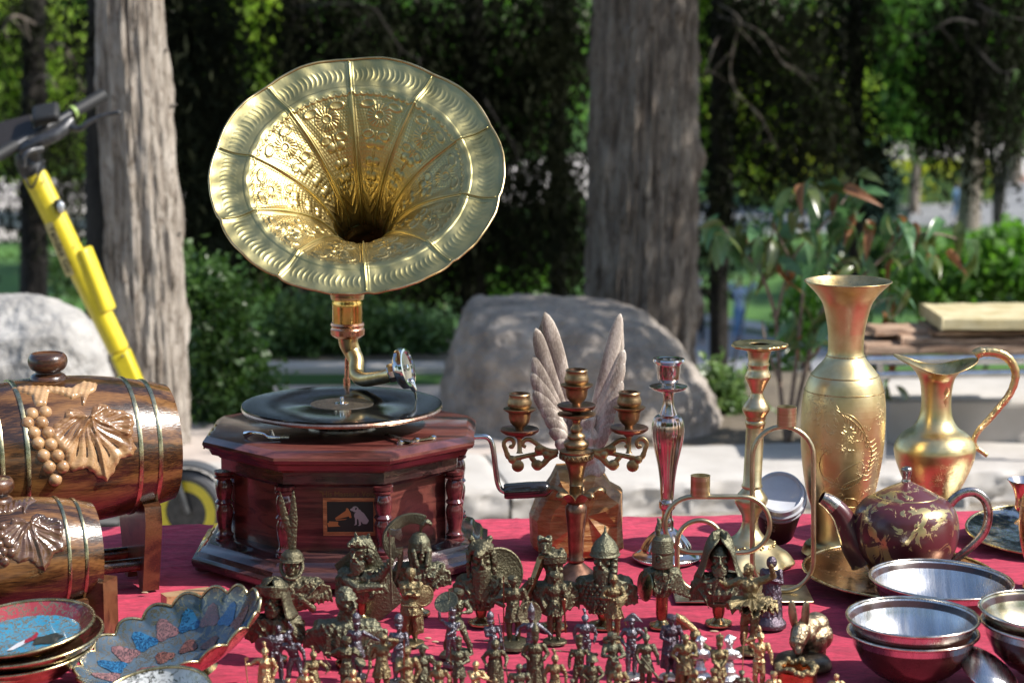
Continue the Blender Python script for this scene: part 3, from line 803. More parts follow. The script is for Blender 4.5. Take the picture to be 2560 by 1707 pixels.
# ================================================================== GRAMOPHONE
M_rose = wood('mahogany', (.034, .009, .008), (.080, .020, .017), (.16, .048, .036), 10, (1, 5, 14), .28, .7, 16, .25)
M_mahd = wood('dark_mahogany', (.018, .008, .009), (.038, .015, .016), (.085, .036, .032), 10, (1, 6, 14), .22, .8, 20, .25)
M_turned = metal('turned_lacquer', (.05, .012, .014), (.15, .035, .035), 60, .12, .3, 0.0, .15, .0005, coat=.8)
M_brass = metal('brass', (.42, .30, .13), (.62, .48, .25), 30, .24, .42, 1, .12, .0004)
M_hornbrass = metal('horn_brass', (.35, .305, .13), (.47, .42, .205), 14, .34, .50, 1, .25, .0006, fine=260, lo=.35, hi=.65)
M_copper = metal('copper', (.50, .25, .15), (.70, .40, .27), 40, .18, .35, 1, .15, .0004)
M_chrome = metal('chrome', (.62, .62, .63), (.8, .8, .8), 30, .06, .16, 1, .05, .0003)
M_steel = metal('steel', (.40, .40, .41), (.6, .6, .6), 60, .2, .35, 1, .15, .0003)
M_black = plain('black_lacquer', (.012, .012, .013), .18, coat=.6)
GX, GY = atY(855, 1008, 3.3).x, 3.3
gram = thing('gramophone', 'gramophone with a huge embossed brass horn on an octagonal mahogany case', 'gramophone', (GX, GY, TZ))
OC = PI / 8
def octa(prof, mat, name, parent=gram, label=None, smooth=30):
    b = MB(); b.lathe([(a / math.cos(OC), z) for a, z in prof], 8, T(GX, GY, 0), OC, cap0=True, cap1=True)
    return part(name, b, mat, parent, smooth, label)
zt = .951
octa([(.175, zt - .034), (.178, zt - .030), (.186, zt - .0285), (.190, zt - .021), (.197, zt - .017), (.1995, zt - .012), (.1985, zt - .008), (.190, zt - .002), (.186, zt)], M_rose, 'lid')
octa([(.168, .894), (.170, .897), (.1735, .900), (.1735, zt - .0345)], M_mahd, 'frieze')
# eight recessed panels, each its own board
ap = .156
for k in range(8):
    a = -PI / 2 + k * PI / 4
    n = Vector((math.cos(a), math.sin(a), 0)); t = Vector((-math.sin(a), math.cos(a), 0))
    hw = ap * math.tan(OC) - .0005
    c = Vector((GX, GY, 0)) + n * ap
    b = MB(); M = Matrix((t, -n, Vector((0, 0, 1)))).transposed().to_4x4(); M.translation = c
    b.box(-hw, hw, 0, .012, .790, .894, M)
    part('panel', b, M_rose, gram, 30, None)
for k in range(8):
    a = OC + k * PI / 4
    rr = .170 / math.cos(OC)
    x, y = GX + rr * math.cos(a), GY + rr * math.sin(a)
    z0, z1 = .793, .897
    h = z1 - z0
    pr = [(.0145, 0), (.0145, .03), (.012, .04), (.0125, .07), (.0135, .085), (.0115, .10), (.0095, .14), (.0098, .2), (.0118, .3), (.0130, .40), (.0128, .46), (.0105, .52), (.0125, .54), (.0138, .555), (.0125, .575), (.0105, .60), (.012, .66), (.0134, .75), (.0125, .83), (.0102, .875), (.0115, .89), (.0145, .905), (.0145, .925), (.0120, .94), (.0145, .955), (.0145, 1.0)]
    b = MB(); b.lathe([(r, z0 + q * h) for r, q in pr], 28, T(x, y, 0), cap0=True, cap1=True)
    part('column', b, M_turned, gram, 50)
octa([(.216, .7575), (.218, .764), (.217, .769), (.210, .772), (.206, .779), (.199, .783), (.194, .790), (.184, .7925), (.180, .7955), (.172, .7965)], M_mahd, 'base_moulding')
for k in range(8):
    a = OC + k * PI / 4; x, y = GX + .215 * math.cos(a), GY + .215 * math.sin(a)
    b = MB(); b.lathe([(.012, .7495), (.016, .752), (.016, .7585)], 12, T(x, y, 0), cap0=True, cap1=True); part('foot', b, M_mahd, gram)
# thin yellow strips across the left edges of lid and base
for (a0, r0, z0_, r1, z1_) in [(PI * .999, .2005, zt - .024, .190, zt - .001), (PI * .999, .2192, .7605, .196, .7895)]:
    for q in range(3):
        t0 = -OC * .8 + q * .13
        b = MB(); n = Vector((-1, 0, 0)); 
        y = GY + (-.055 + q * .035)
        b.tube([(GX - r0 - .0004, y, z0_), (GX - r1 - .0012, y, z1_)], .0016, 6); part('edge_strip', b, M_brass, gram)
# plaque with the picture and lettering
fz = GY - ap - .0004
def PQ(px, py, off=0): 
    p = atY(px, py, fz - off); return p
c0, c1 = PQ(809, 1337), PQ(943, 1243)
M_frame = wood('plaque_frame', (.25, .09, .03), (.48, .2, .07), (.6, .3, .12), 30, (1, 1, 8), .4, .3, 12)
M_green = plain('dark_green_print', (.012, .022, .017), .5)
M_orange = plain('orange_print', (.50, .20, .06), .5)
M_white = plain('offwhite_print', (.42, .40, .38), .5)
M_goldp = plain('faded_gold_print', (.22, .12, .03), .5)
pl = MB(); pl.box(c0.x + .004, c1.x - .004, fz - .0015, fz - .0004, c0.z + .004, c1.z - .004)
plq = part('plaque', pl, M_green, gram, 0)
for (xa, xb, za, zb) in [(c0.x, c1.x, c1.z - .0055, c1.z), (c0.x, c1.x, c0.z, c0.z + .0055), (c0.x, c0.x + .0055, c0.z + .0055, c1.z - .0055), (c1.x - .0055, c1.x, c0.z + .0055, c1.z - .0055)]:
    b = MB(); b.box(xa, xb, fz - .003, fz - .0003, za, zb); part('plaque_frame', b, M_frame, plq, 0)
def crop2(x, y, d=.0):            # position inside the plaque zoom (780..960 x 1200..1340, 11.2x)
    return PQ(780 + x / 11.2, 1200 + y / 11.2)
def decal(name, pts, mat, d, par=plq):
    b = MB(); P = [crop2(x, y) for x, y in pts]
    P = [(p.x, fz - .0015 - d, p.z) for p in P]
    n = len(P)
    cxy = (sum(p[0] for p in P) / n, P[0][1], sum(p[2] for p in P) / n)
    b.add(P + [(x, fz - .0013, z) for x, y, z in P], [tuple(range(n))] + [(i, (i + 1) % n, n + (i + 1) % n, n + i) for i in range(n)])
    part(name, b, mat, par, 0)
decal('print_horn', [(650, 1050), (950, 840), (960, 780), (1010, 775), (1040, 830), (1085, 900), (1110, 1040), (1060, 1045), (1030, 1000), (670, 1090)], M_orange, .0006)
decal('print_arm', [(670, 1100), (760, 1085), (985, 1072), (930, 1095), (680, 1118)], M_orange, .0006)
decal('print_box', [(430, 1190), (480, 1175), (475, 1140), (740, 1150), (730, 1240), (795, 1280), (460, 1295)], M_orange, .0006)
decal('print_dog', [(1070, 800), (1130, 770), (1150, 735), (1210, 717), (1260, 730), (1305, 775), (1300, 805), (1350, 815), (1380, 860), (1450, 910), (1500, 980), (1560, 1070), (1592, 1120), (1560, 1190), (1520, 1215), (1430, 1210), (1385, 1150), (1370, 1160), (1375, 1235), (1340, 1262), (1285, 1262), (1320, 1235), (1300, 1080), (1260, 1070), (1258, 1220), (1230, 1245), (1175, 1243), (1210, 1215), (1205, 1050), (1180, 1000), (1190, 930), (1230, 880), (1180, 880), (1140, 850), (1090, 840)], M_white, .0006)
decal('print_dog_ear', [(1205, 790), (1225, 755), (1262, 755), (1255, 800), (1225, 830)], M_green, .0010)
def text(s, mat, size, p, parent, name='lettering', extr=.0002, rot=None, M=None):
    cu = bpy.data.curves.new(name, 'FONT'); cu.body = s; cu.size = size; cu.extrude = extr; cu.align_x = 'CENTER'; cu.resolution_u = 2
    o = bpy.data.objects.new(name, cu); col.objects.link(o)
    bpy.context.view_layer.update()
    me = bpy.data.meshes.new_from_object(o.evaluated_get(bpy.context.evaluated_depsgraph_get()))
    bpy.data.objects.remove(o)
    me.transform(M if M is not None else Matrix.Translation(p) @ Matrix.Rotation(PI / 2, 4, 'X'))
    o = link(name, me, mat, None, 0)
    o.parent = parent; o.matrix_parent_inverse = world_of(parent).inverted()
    o['kind'] = 'stuff'
    return o
q = PQ(876, 1240)
text('"His Master\'s Voice"', M_goldp, .0108, (q.x, fz - .0006, q.z), gram)
# winding crank
b = MB(); P = [atY(x, y, 3.27) for x, y in [(1172, 1093), (1195, 1091), (1216, 1092), (1228, 1104), (1234, 1130), (1240, 1180), (1246, 1212), (1256, 1226), (1275, 1229)]]
b.tube(smooth_path(P, 5), .0042, 12); part('crank', b, M_chrome, gram, 60)
g0, g1 = atY(1260, 1228, 3.27), atY(1378, 1221, 3.27)
d = (g1 - g0); L = d.length; 
b = MB(); b.lathe([(.001, 0), (.0105, .0), (.0118, .004), (.0118, L * .1), (.0125, L * .5), (.0118, L * .88), (.009, L * .96), (.004, L)], 24, frame_to(g0, d)); 
part('crank_grip', b, M_black, gram, 50)
# turntable and record
zr = .9845
b = MB(); b.lathe([(0, zr - .017), (.05, zr - .017), (.135, zr - .013), (.1485, zr - .0095), (.1505, zr - .006), (.149, zr - .0032), (.0, zr - .003)], 128, T(GX, GY, 0)); part('turntable', b, metal('turntable_rim', (.42, .24, .16), (.62, .42, .30), 60, .2, .4), gram, 40)
b = MB(); b.lathe([(.05, zt), (.052, zt + .006), (.03, zt + .009), (.03, zr - .016)], 32, T(GX, GY, 0)); part('turntable_hub', b, M_steel, gram)
def recordmat():
    m, nt, b = newmat('shellac')
    tc = N(nt, 'ShaderNodeTexCoord'); sp = N(nt, 'ShaderNodeSeparateXYZ'); nt.links.new(tc.outputs['Object'], sp.inputs[0])
    x2 = N(nt, 'ShaderNodeMath', operation='POWER'); x2.inputs[1].default_value = 2; y2 = N(nt, 'ShaderNodeMath', operation='POWER'); y2.inputs[1].default_value = 2
    sx = N(nt, 'ShaderNodeMath', operation='SUBTRACT'); sx.inputs[1].default_value = GX; sy = N(nt, 'ShaderNodeMath', operation='SUBTRACT'); sy.inputs[1].default_value = GY
    nt.links.new(sp.outputs[0], sx.inputs[0]); nt.links.new(sp.outputs[1], sy.inputs[0]); nt.links.new(sx.outputs[0], x2.inputs[0]); nt.links.new(sy.outputs[0], y2.inputs[0])
    ad = N(nt, 'ShaderNodeMath', operation='ADD'); nt.links.new(x2.outputs[0], ad.inputs[0]); nt.links.new(y2.outputs[0], ad.inputs[1])
    sq = N(nt, 'ShaderNodeMath', operation='SQRT'); nt.links.new(ad.outputs[0], sq.inputs[0])
    ml = N(nt, 'ShaderNodeMath', operation='MULTIPLY'); ml.inputs[1].default_value = 2200; nt.links.new(sq.outputs[0], ml.inputs[0])
    sn = N(nt, 'ShaderNodeMath', operation='SINE'); nt.links.new(ml.outputs[0], sn.inputs[0])
    b.inputs['Base Color'].default_value = (.008, .008, .009, 1)
    n = noise_n(nt, 35, 4, .7); r = ramp(nt, n.outputs['Fac'], [(.35, .07), (.7, .17)]); nt.links.new(r.outputs[0], b.inputs['Roughness'])
    bump(nt, b, sn.outputs[0], .10, .0001)
    return m
M_rec = recordmat()
b = MB(); b.lathe([(0, zr - .0026), (.149, zr - .0026), (.1498, zr - .0016), (.1495, zr - .0002), (.147, zr), (.054, zr), (.052, zr - .0006), (.0, zr - .0006)], 160, T(GX, GY, 0))
rec = link('record', b.mesh('record'), M_rec, None, 40); tag(rec, 'black shellac record lying on the gramophone turntable', 'record')
b = MB(); b.lathe([(.0, zr - .0001), (.047, zr - .0001), (.0475, zr - .0006)], 64, T(GX, GY, 0)); part('record_label', b, metal('worn_label', (.012, .010, .008), (.07, .055, .04), 180, .3, .6, 0), rec)
b = MB(); b.lathe([(.011, zr), (.011, zr + .0012), (.006, zr + .002), (.0034, zr + .003), (.003, zr + .009), (.001, zr + .0105), (0, zr + .0105)], 20, T(GX, GY, 0)); part('spindle', b, M_chrome, gram)
# brake levers on the lid
def onLid(px, py, h=.0): return onZ(px, py, zt + h)
b = MB(); P = smooth_path([onLid(612, 1088, .004), onLid(630, 1082, .010), onLid(655, 1084, .009), onLid(672, 1093, .005), onLid(700, 1094, .004)], 5); b.tube(P, [.006 - .0035 * min(1, i / 6) for i in range(len(P))], 10, flat=.45); part('lever', b, M_chrome, gram, 60, 'spoon-shaped chrome lever')
b = MB(); p = onLid(696, 1092); b.box(p.x - .016, p.x + .016, p.y - .006, p.y + .006, zt, zt + .002); part('lever_plate', b, M_steel, gram)
b = MB(); p = onLid(684, 1092); b.tube([p, (p.x - .004, p.y, zt + .011)], .0032, 10); part('lever_post', b, M_steel, gram)
b = MB(); p, q2 = onLid(1000, 1106, .002), onLid(1082, 1094, .002); d = (q2 - p)
b.tube([p, q2], .006, 10, flat=.25, up=(0, 1, 0)); part('speed_plate', b, M_brass, gram)
for t in (0.0, .5, 1.0):
    b = MB(); c = p + d * t; b.lathe([(.005, zt), (.0055, zt + .004), (.003, zt + .0058), (0, zt + .006)], 14, T(c.x, c.y, 0)); part('screw', b, M_chrome, gram)
b = MB(); b.tube([onLid(965, 1085, .006), onLid(1000, 1096, .006), onLid(1035, 1104, .004)], .005, 10, flat=.25, up=(0, 1, 0)); part('brake_arm', b, M_steel, gram)
# ---- horn
MC = atY(893, 430, 3.25)
EL = R(41.5)
AX = Vector((0, -math.cos(EL), math.sin(EL)))
UP = Vector((0, math.sin(EL), math.cos(EL)))
HM = Matrix((Vector((1, 0, 0)), UP, AX)).transposed().to_4x4(); HM.translation = MC   # local x right, y up-in-plane, z out of the mouth
RR = 368 / ppm(3.25, MC.z)
pr = smooth_path([(.033, -.178, 0), (.0345, -.165, 0), (.041, -.145, 0), (.052, -.115, 0), (.069, -.083, 0), (.092, -.055, 0), (.118, -.033, 0), (.142, -.018, 0), (.158, -.0095, 0), (.166, -.008, 0), (.186, -.0085, 0), (.203, -.004, 0), (RR, .0, 0)], 20)
pr = [(p.x, p.y) for p in pr]
# resample evenly by arc length
cum = [0]
for i in range(1, len(pr)): cum.append(cum[-1] + math.dist(pr[i], pr[i - 1]))
NU, NP = 230, 900
ss = np.linspace(0, cum[-1], NU)
rad = np.interp(ss, cum, [p[0] for p in pr]); dep = np.interp(ss, cum, [p[1] for p in pr])
phi = np.linspace(0, 2 * PI, NP, endpoint=False)
SEAM = R(95.7)
p_ = ((phi - SEAM) / (PI / 5)) % 1.0 - .5             # panel coordinate, seams at +-.5
p_ = -p_
RAD, PPh = np.meshgrid(rad, phi, indexing='ij'); DEP = np.meshgrid(dep, phi, indexing='ij')[0]; PC = np.meshgrid(rad, p_, indexing='ij')[1]
rim = 1 - .013 * (np.abs(PC) * 2) ** 2.2 * np.clip((RAD - .1) / (RR - .1), 0, 1) ** 1.5
X_ = PC * (PI / 5) * RAD                               # metres across the panel
hwd = .5 * (PI / 5) * RAD
H = np.zeros_like(RAD)
def ga(x, s): return np.exp(-(x / s) ** 2)
# seams: double roll
dse = hwd - np.abs(X_)
H += .0026 * ga(dse, .0017) + .0012 * ga(dse - .0042, .0009)
inner = RAD < .158
# scalloped border between band and bell
th = np.arange(9) - 4
sp_ = 2 * hwd * .92 / 9
k_ = np.clip(np.round(X_ / np.maximum(sp_, 1e-5)), -4, 4)
sx_ = (X_ - k_ * sp_) / np.maximum(sp_, 1e-5)
edge = .157 - .0045 * np.sqrt(np.clip(1 - (2 * sx_) ** 2, 0, 1))
H += .0014 * ga(RAD - edge, .0011)
H += np.where((RAD > edge), .0010, 0) * (RAD < .166)
# crescents on the rim band
nc = 13
sc2 = 2 * hwd * .88 / nc
u2 = X_ / np.maximum(sc2, 1e-5)
v2 = (RAD - .188) / .012
uu = u2 + .55 * v2 ** 2
fr_ = uu - np.round(uu)
H += .0010 * ga(fr_, .13) * ((np.abs(v2) < 1) * (1 - np.abs(v2) ** 4)) * (np.abs(u2) < nc / 2) * (dse > .005)
# raised dots in the bell
sd_ = .0042
a1 = RAD / sd_; row = np.floor(a1)
u3 = X_ / sd_ + .5 * (row % 2)
dd = np.sqrt((a1 - row - .5) ** 2 + (u3 - np.floor(u3) - .5) ** 2)
dots = np.clip(1 - dd / .42, 0, 1)
mask = (RAD > .05) & (RAD < edge - .002) & (dse > .006)
# flower
fr0 = .128; FRd = .0185
fx, fy = X_, (RAD - fr0) * 1.25
fr = np.sqrt(fx ** 2 + fy ** 2); fa = np.arctan2(fy, fx)
pet = np.cos(18 * fa + fr / FRd * 5) 
fl = (fr < FRd)
Hf = .0022 * np.clip(1 - ((fr - .0125) / .0068) ** 2, 0, 1) * (.55 + .45 * pet) + .0020 * ga(fr - .0062, .0009) - .0006 * (fr < .0056) + .0010 * ga(fr - FRd, .0008)
lv = np.zeros_like(RAD)
for sx in (-1, 1):                                     # leaves beside the flower
    for (ox, oy, lx, ly) in [(.021, .014, .0105, .005), (.012, -.024, .008, .0045)]:
        q = ((X_ - sx * ox) / lx) ** 2 + ((RAD - fr0 - oy) / ly) ** 2
        lv += .0014 * ga(q - 1, .35) + .0008 * (q < 1)
stem = .0016 * ga(X_, .0012) * (RAD > .055) * (RAD < .108)
for ro, wx, wy in [(.094, .0125, .0050), (.076, .0095, .0042), (.063, .0075, .0036)]:
    q = ((np.abs(X_) - wx * .55) / (wx * .55)) ** 2 + ((RAD - ro) / wy) ** 2
    lv += .0024 * np.clip(1 - q, 0, 1) ** .5
lm = lv > .0004
H += np.where(mask & ~fl & ~lm, .0007 * dots, 0)
H += np.where(mask & fl, Hf, 0) + np.where(mask, lv, 0) + np.where(mask & ~fl, stem, 0)
# chevrons near the throat
cv = (RAD - .036 - np.abs(X_) * .8) / .0065
H += .0011 * ga((cv - np.round(cv)), .16) * (RAD < .058) * (RAD > .038) * (dse > .003)
# big soft dents
H += .0006 * np.sin(PPh * 23 + RAD * 60) * (RAD > .16) + .0004 * np.sin(PPh * 41 - RAD * 90) * (RAD > .1)
dr = np.gradient(rad); dz = np.gradient(dep)
nl = np.sqrt(dr ** 2 + dz ** 2); nr = (-dz / nl)[:, None]; nzv = (dr / nl)[:, None]
R2 = RAD * rim + nr * H; Z2 = DEP + nzv * H
# gentle waviness of the rim
Z2 += .0017 * np.cos(PC * 2 * PI) * np.clip((RAD - .15) / .06, 0, 1)
V = np.stack([R2 * np.cos(PPh), R2 * np.sin(PPh), Z2], -1)
b = MB(); v = V.reshape(-1, 3)
i, k = np.meshgrid(np.arange(NU - 1), np.arange(NP), indexing='ij'); k2 = (k + 1) % NP
F = np.stack([i * NP + k, i * NP + k2, (i + 1) * NP + k2, (i + 1) * NP + k], -1).reshape(-1, 4)
me = bpy.data.meshes.new('horn'); 
me.vertices.add(len(v)); me.vertices.foreach_set('co', v.astype(np.float32).ravel()); me.loops.add(F.size); me.loops.foreach_set('vertex_index', F.astype(np.int32).ravel()); me.polygons.add(len(F)); me.polygons.foreach_set('loop_start', np.arange(0, F.size, 4, dtype=np.int32)); me.update(calc_edges=True)
me.transform(HM)
M_bell_bounce = metal('bell_brass_bounce_tint', (.38, .285, .11), (.53, .425, .19), 14, .30, .46, 1, .25, .0006, fine=260, lo=.35, hi=.65)  # amber of light reflected inside the bell, mixed into this brass colour
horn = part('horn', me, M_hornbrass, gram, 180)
me.materials.append(M_bell_bounce)
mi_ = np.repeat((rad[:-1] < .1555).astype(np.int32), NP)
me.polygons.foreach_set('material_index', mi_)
# outer shell a little behind, so the sheet has thickness
b = MB()
so = slice(None, None, 5)
Vo = np.stack([(RAD * rim - nr * .0016)[so] * np.cos(PPh)[so], (RAD * rim - nr * .0016)[so] * np.sin(PPh)[so], (DEP - nzv * .0016 + .0017 * np.cos(PC * 2 * PI) * np.clip((RAD - .15) / .06, 0, 1))[so]], -1)
Vo = np.concatenate([Vo[:, ::5], Vo[:, :1]], 1)
b.grid(Vo); me = b.mesh('horn_back'); me.transform(HM); part('horn_back', me, M_hornbrass, horn, 180)
rp = [tuple(V[-1, k]) for k in range(0, NP, 6)]
b = MB(); b.tube(rp, .0021, 8, HM, closed=True, up=(0, 0, 1)); part('horn_rim', b, M_brass, horn, 180)
for s in range(10):
    a = SEAM + s * PI / 5
    kk = int(round(a / (2 * PI) * NP)) % NP
    P = [tuple(np.array(V[i, kk]) + np.array([nr[i, 0] * math.cos(a), nr[i, 0] * math.sin(a), nzv[i, 0]]) * .0004) for i in range(6, NU - 1, 4)]
    b = MB(); b.tube(P, .0011, 6, HM); part('seam', b, M_hornbrass, horn, 180)
# throat, elbow, amber socket and collar
th0 = MC + AX * -.178
neckx = atY(868, 730, 3.47)
P = smooth_path([th0, th0 - AX * .03, Vector((neckx.x, 3.462, neckx.z + .035)), Vector((neckx.x, 3.47, neckx.z - .0)), Vector((neckx.x, 3.47, neckx.z - .012))], 8)
b = MB(); b.tube(P, [.0345 - .0095 * i / (len(P) - 1) for i in range(len(P))], 28, cap=False); part('horn_elbow', b, M_brass, gram, 60)
NX, NY = neckx.x, 3.47
b = MB(); b.lathe(pprof(868, NY, [(700, 42), (725, 40), (745, 37), (752, 36), (756, 38), (765, 37), (806, 37)]), 24, T(NX, NY, 0), wob=lambda a, i: 1 + .02 * math.cos(a * 12)); part('socket', b, metal('amber_brass', (.55, .30, .07), (.75, .48, .16), 30, .1, .22), gram, 40)
b = MB(); b.lathe(pprof(868, NY, [(805, 30), (806, 41), (811, 43), (815, 40), (818, 40), (822, 43), (836, 42), (840, 36), (844, 30)]), 32, T(NX, NY, 0)); part('collar', b, M_copper, gram, 40)
def D(x, y, Yy=3.47): return atY(480 + x / 1.9605, 700 + y / 1.9605, Yy)
needle = onZ(1041, 1001, zr)
P = smooth_path([D(765, 280), D(768, 310), D(785, 350), D(805, 395, 3.46), D(805, 440, 3.45), D(812, 470, 3.44), D(845, 488, 3.42), D(900, 482, 3.38), D(950, 472, 3.34), D(985, 462, needle.y)], 7)
n = len(P); b = MB(); b.tube(P, [.0165 - .0035 * min(1, i / (n * .35)) - .003 * (i / n) for i in range(n)], 24); part('tone_arm', b, M_brass, gram, 180)
b = MB(); p = D(760, 515); b.tube([(p.x, 3.475, zt - .002), D(758, 480, 3.475)], .0055, 14); part('arm_post', b, M_copper, gram)
b = MB(); b.tube([D(758, 485, 3.475), D(760, 390, 3.475), D(772, 320, 3.47)], .0036, 12); part('arm_rod', b, M_copper, gram)
# sound box
c = D(1042, 432, needle.y); ax = Vector((.93, -.26, .24)).normalized()
FM = frame_to(c, ax, (0, 0, 1))
b = MB(); b.lathe([(0, -.010), (.010, -.010), (.026, -.0095), (.0305, -.006), (.031, -.003), (.031, .003), (.0295, .006), (.026, .0065), (.0255, .0035), (.008, .003), (0, .003)], 64, FM, wob=lambda a, i: 1 + (.012 * math.cos(a * 40) if i in (4, 5) else 0)); part('sound_box', b, M_chrome, gram, 40)
b = MB(); b.lathe([(0, .0045), (.005, .0045), (.005, .006), (0, .007)], 12, FM); part('screw', b, M_chrome, gram)
h0 = D(962, 460, needle.y); h1 = D(1012, 448, needle.y)
b = MB(); b.lathe([(.006, 0), (.0135, 0), (.0145, .003), (.0145, .016), (.012, .02), (.010, .026)], 10, frame_to(h0, h1 - h0)); part('arm_coupling', b, M_chrome, gram, 30)
b = MB(); s0 = D(1078, 520, needle.y); b.cap(s0 + Vector((-.002, 0, .006)), (needle.x - .0025, needle.y, needle.z + .016), .0065, .0038, 12); part('needle_holder', b, M_chrome, gram, 60)
b = MB(); b.tube([(needle.x - .0025, needle.y, needle.z + .016), (needle.x, needle.y, needle.z + .0004)], [.0022, .0012], 8); part('needle', b, M_chrome, gram)
# ================================================================== BARRELS
M_oak = wood('varnished_oak', (.024, .010, .004), (.090, .038, .012), (.20, .092, .028), 7, (1.2, 6, 6), .26, .5, 26, .25)
M_carve = wood('carved_pale_wood', (.18, .085, .032), (.34, .19, .085), (.46, .285, .14), 9, (1.2, 5, 5), .3, .6, 14, .2)
M_carved = wood('carved_dark_wood', (.022, .010, .006), (.065, .030, .016), (.12, .06, .03), 9, (1.2, 5, 5), .14, .9, 14, .2)
M_walnut = wood('walnut', (.03, .012, .006), (.09, .035, .015), (.14, .06, .026), 14, (1, 5, 5), .3, .4, 14, .2)
M_hoop = metal('hoop_brass', (.34, .30, .17), (.58, .54, .36), 60, .2, .35)
M_hoop2 = metal('hoop_copper', (.40, .22, .12), (.6, .38, .22), 60, .2, .35)

def barrel(label, C, half, r_mid, r_end, yaw, hoops, carve_mat, grapes, leafc, vine, knob, stand, sc_l=1.0, group=None):
    """local x = barrel axis (right end farther away), local z up"""
    t = thing('wooden_barrel', label, 'barrel', (C.x, C.y, TZ), group)
    M = Matrix.Translation(C) @ Matrix.Rotation(yaw, 4, 'Z')
    MI = M @ Matrix.Rotation(PI / 2, 4, 'Y')           # lathe z -> local x
    def rad(u): return r_end + (r_mid - r_end) * (1 - (u / half) ** 2)
    b = MB(); n = 40
    pr = [(0, -half + .008), (rad(half) - .012, -half + .008), (rad(half) - .010, -half)] + [(rad(u), u) for u in np.linspace(-half, half, n)] + [(rad(half) - .010, half), (rad(half) - .012, half - .008), (0, half - .008)]
    b.lathe(pr, 128); me = b.mesh('body'); me.transform(Matrix.Rotation(PI / 2, 4, 'Y'))
    o = link('body', me, M_oak, t, 40); o.matrix_world = M; o.matrix_local = Matrix.Translation(C - t.location) @ Matrix.Rotation(yaw, 4, 'Z')
    for u in hoops:
        b = MB(); w_ = .0036 * sc_l
        b.lathe([(rad(u) - .001, u - w_), (rad(u) + .0016, u - w_ * .8), (rad(u) + .0022, u), (rad(u) + .0016, u + w_ * .8), (rad(u) - .001, u + w_)], 96)
        me = b.mesh('hoop'); me.transform(MI); part('hoop', me, M_hoop, t, 60)
    def S(u, a, h=0.0):                                # surface point: u along axis, a angle from up towards the camera
        r = rad(u) + h
        return M @ Vector((u, -r * math.sin(a), r * math.cos(a)))
    # grapes
    for (u, a, g) in grapes:
        b = MB(); p = S(u, a, -g * .30); b.ball(p, g, 18, 12); part('grape', b, carve_mat, t, 180)
    # leaf: patch of the surface with an outline and veins
    def patch(name, outline, hfun, res=.0016 * sc_l):
        us = [p[0] for p in outline]; as_ = [p[1] for p in outline]
        u0, u1, a0, a1 = min(us), max(us), min(as_), max(as_)
        nu = int((u1 - u0) / res); na = int((a1 - a0) * r_mid / res)
        U = np.linspace(u0, u1, nu); A = np.linspace(a0, a1, na)
        O = [(x, y * r_mid) for x, y in outline]
        ins = np.zeros((nu, na), bool); dist = np.full((nu, na), 9.0)
        UU, AA = np.meshgrid(U, A * r_mid, indexing='ij')
        m = len(O)
        for k in range(m):
            (x1, y1), (x2, y2) = O[k], O[(k + 1) % m]
            cond = ((y1 > AA) != (y2 > AA)) & (UU < (x2 - x1) * (AA - y1) / (y2 - y1 + 1e-12) + x1)
            ins ^= cond
            dx, dy = x2 - x1, y2 - y1
            tt = np.clip(((UU - x1) * dx + (AA - y1) * dy) / (dx * dx + dy * dy + 1e-12), 0, 1)
            dist = np.minimum(dist, np.hypot(UU - x1 - tt * dx, AA - y1 - tt * dy))
        d = np.where(ins, dist, -dist)
        Hh = hfun(UU, AA, d)
        Pm = np.zeros((nu, na, 3))
        for i in range(nu):
            for j in range(na):
                Pm[i, j] = S(U[i], A[j], Hh[i, j])
        keep = d > -.0035 * sc_l
        f = [(i * na + j, i * na + j + 1, (i + 1) * na + j + 1, (i + 1) * na + j)[::-1] for i in range(nu - 1) for j in range(na - 1) if keep[i, j] and keep[i + 1, j] and keep[i, j + 1] and keep[i + 1, j + 1]]
        b = MB(); b.add(Pm.reshape(-1, 3), f); me = b.mesh(name)
        import bmesh as _b
        bm = _b.new(); bm.from_mesh(me); _b.ops.delete(bm, geom=[v for v in bm.verts if not v.link_faces], context='VERTS'); bm.to_mesh(me); bm.free()
        part(name, me, carve_mat, t, 180)
    (lu, la, ls) = leafc
    la_ = la * r_mid
    lobes = [(0.0, .46, -1), (.18, .42, -1), (.30, .50, 0)]
    out = []
    for k in range(160):
        q = 2 * PI * k / 160                           # 5-lobed vine leaf, tip pointing down-right
        qd = abs(math.degrees(q if q < PI else 2 * PI - q))
        base = np.interp(qd, [0, 10, 22, 34, 46, 58, 74, 90, 104, 118, 134, 150, 164, 180], [1.12, 1.0, .84, .80, .98, 1.02, .84, .94, 1.08, 1.0, .82, .90, .78, .45]) + .018 * math.cos(30 * q)
        ca, sa = math.cos(q), math.sin(q)
        tip = R(80)
        x = ls * base * (ca * math.cos(tip) - sa * .92 * math.sin(tip)); y = ls * base * (ca * math.sin(tip) + sa * .92 * math.cos(tip))
        out.append((lu + x * 1.08, la + y / r_mid))
    tip = R(80)
    bx, by = lu - ls * .45 * math.cos(tip), la_ - ls * .45 * math.sin(tip)
    def leafh(UU, AA, d):
        dx, dy = UU - bx, AA - by
        r = np.hypot(dx, dy); th = np.arctan2(dy, dx)
        hh = .0042 * sc_l * np.clip(d / (.006 * sc_l), -1, 1)
        ve = np.zeros_like(UU)
        for q in (tip, tip - R(52), tip + R(52), tip - R(108), tip + R(108)):
            dq = np.abs((th - q + PI) % (2 * PI) - PI)
            ve += .0034 * sc_l * np.exp(-(dq * r / (.0022 * sc_l)) ** 2)
        rip = .0011 * sc_l * np.sin(th * 23 + 7 * np.sin(r / ls * 2.2) + r / ls * 9) * np.clip(d / (.006 * sc_l), 0, 1)
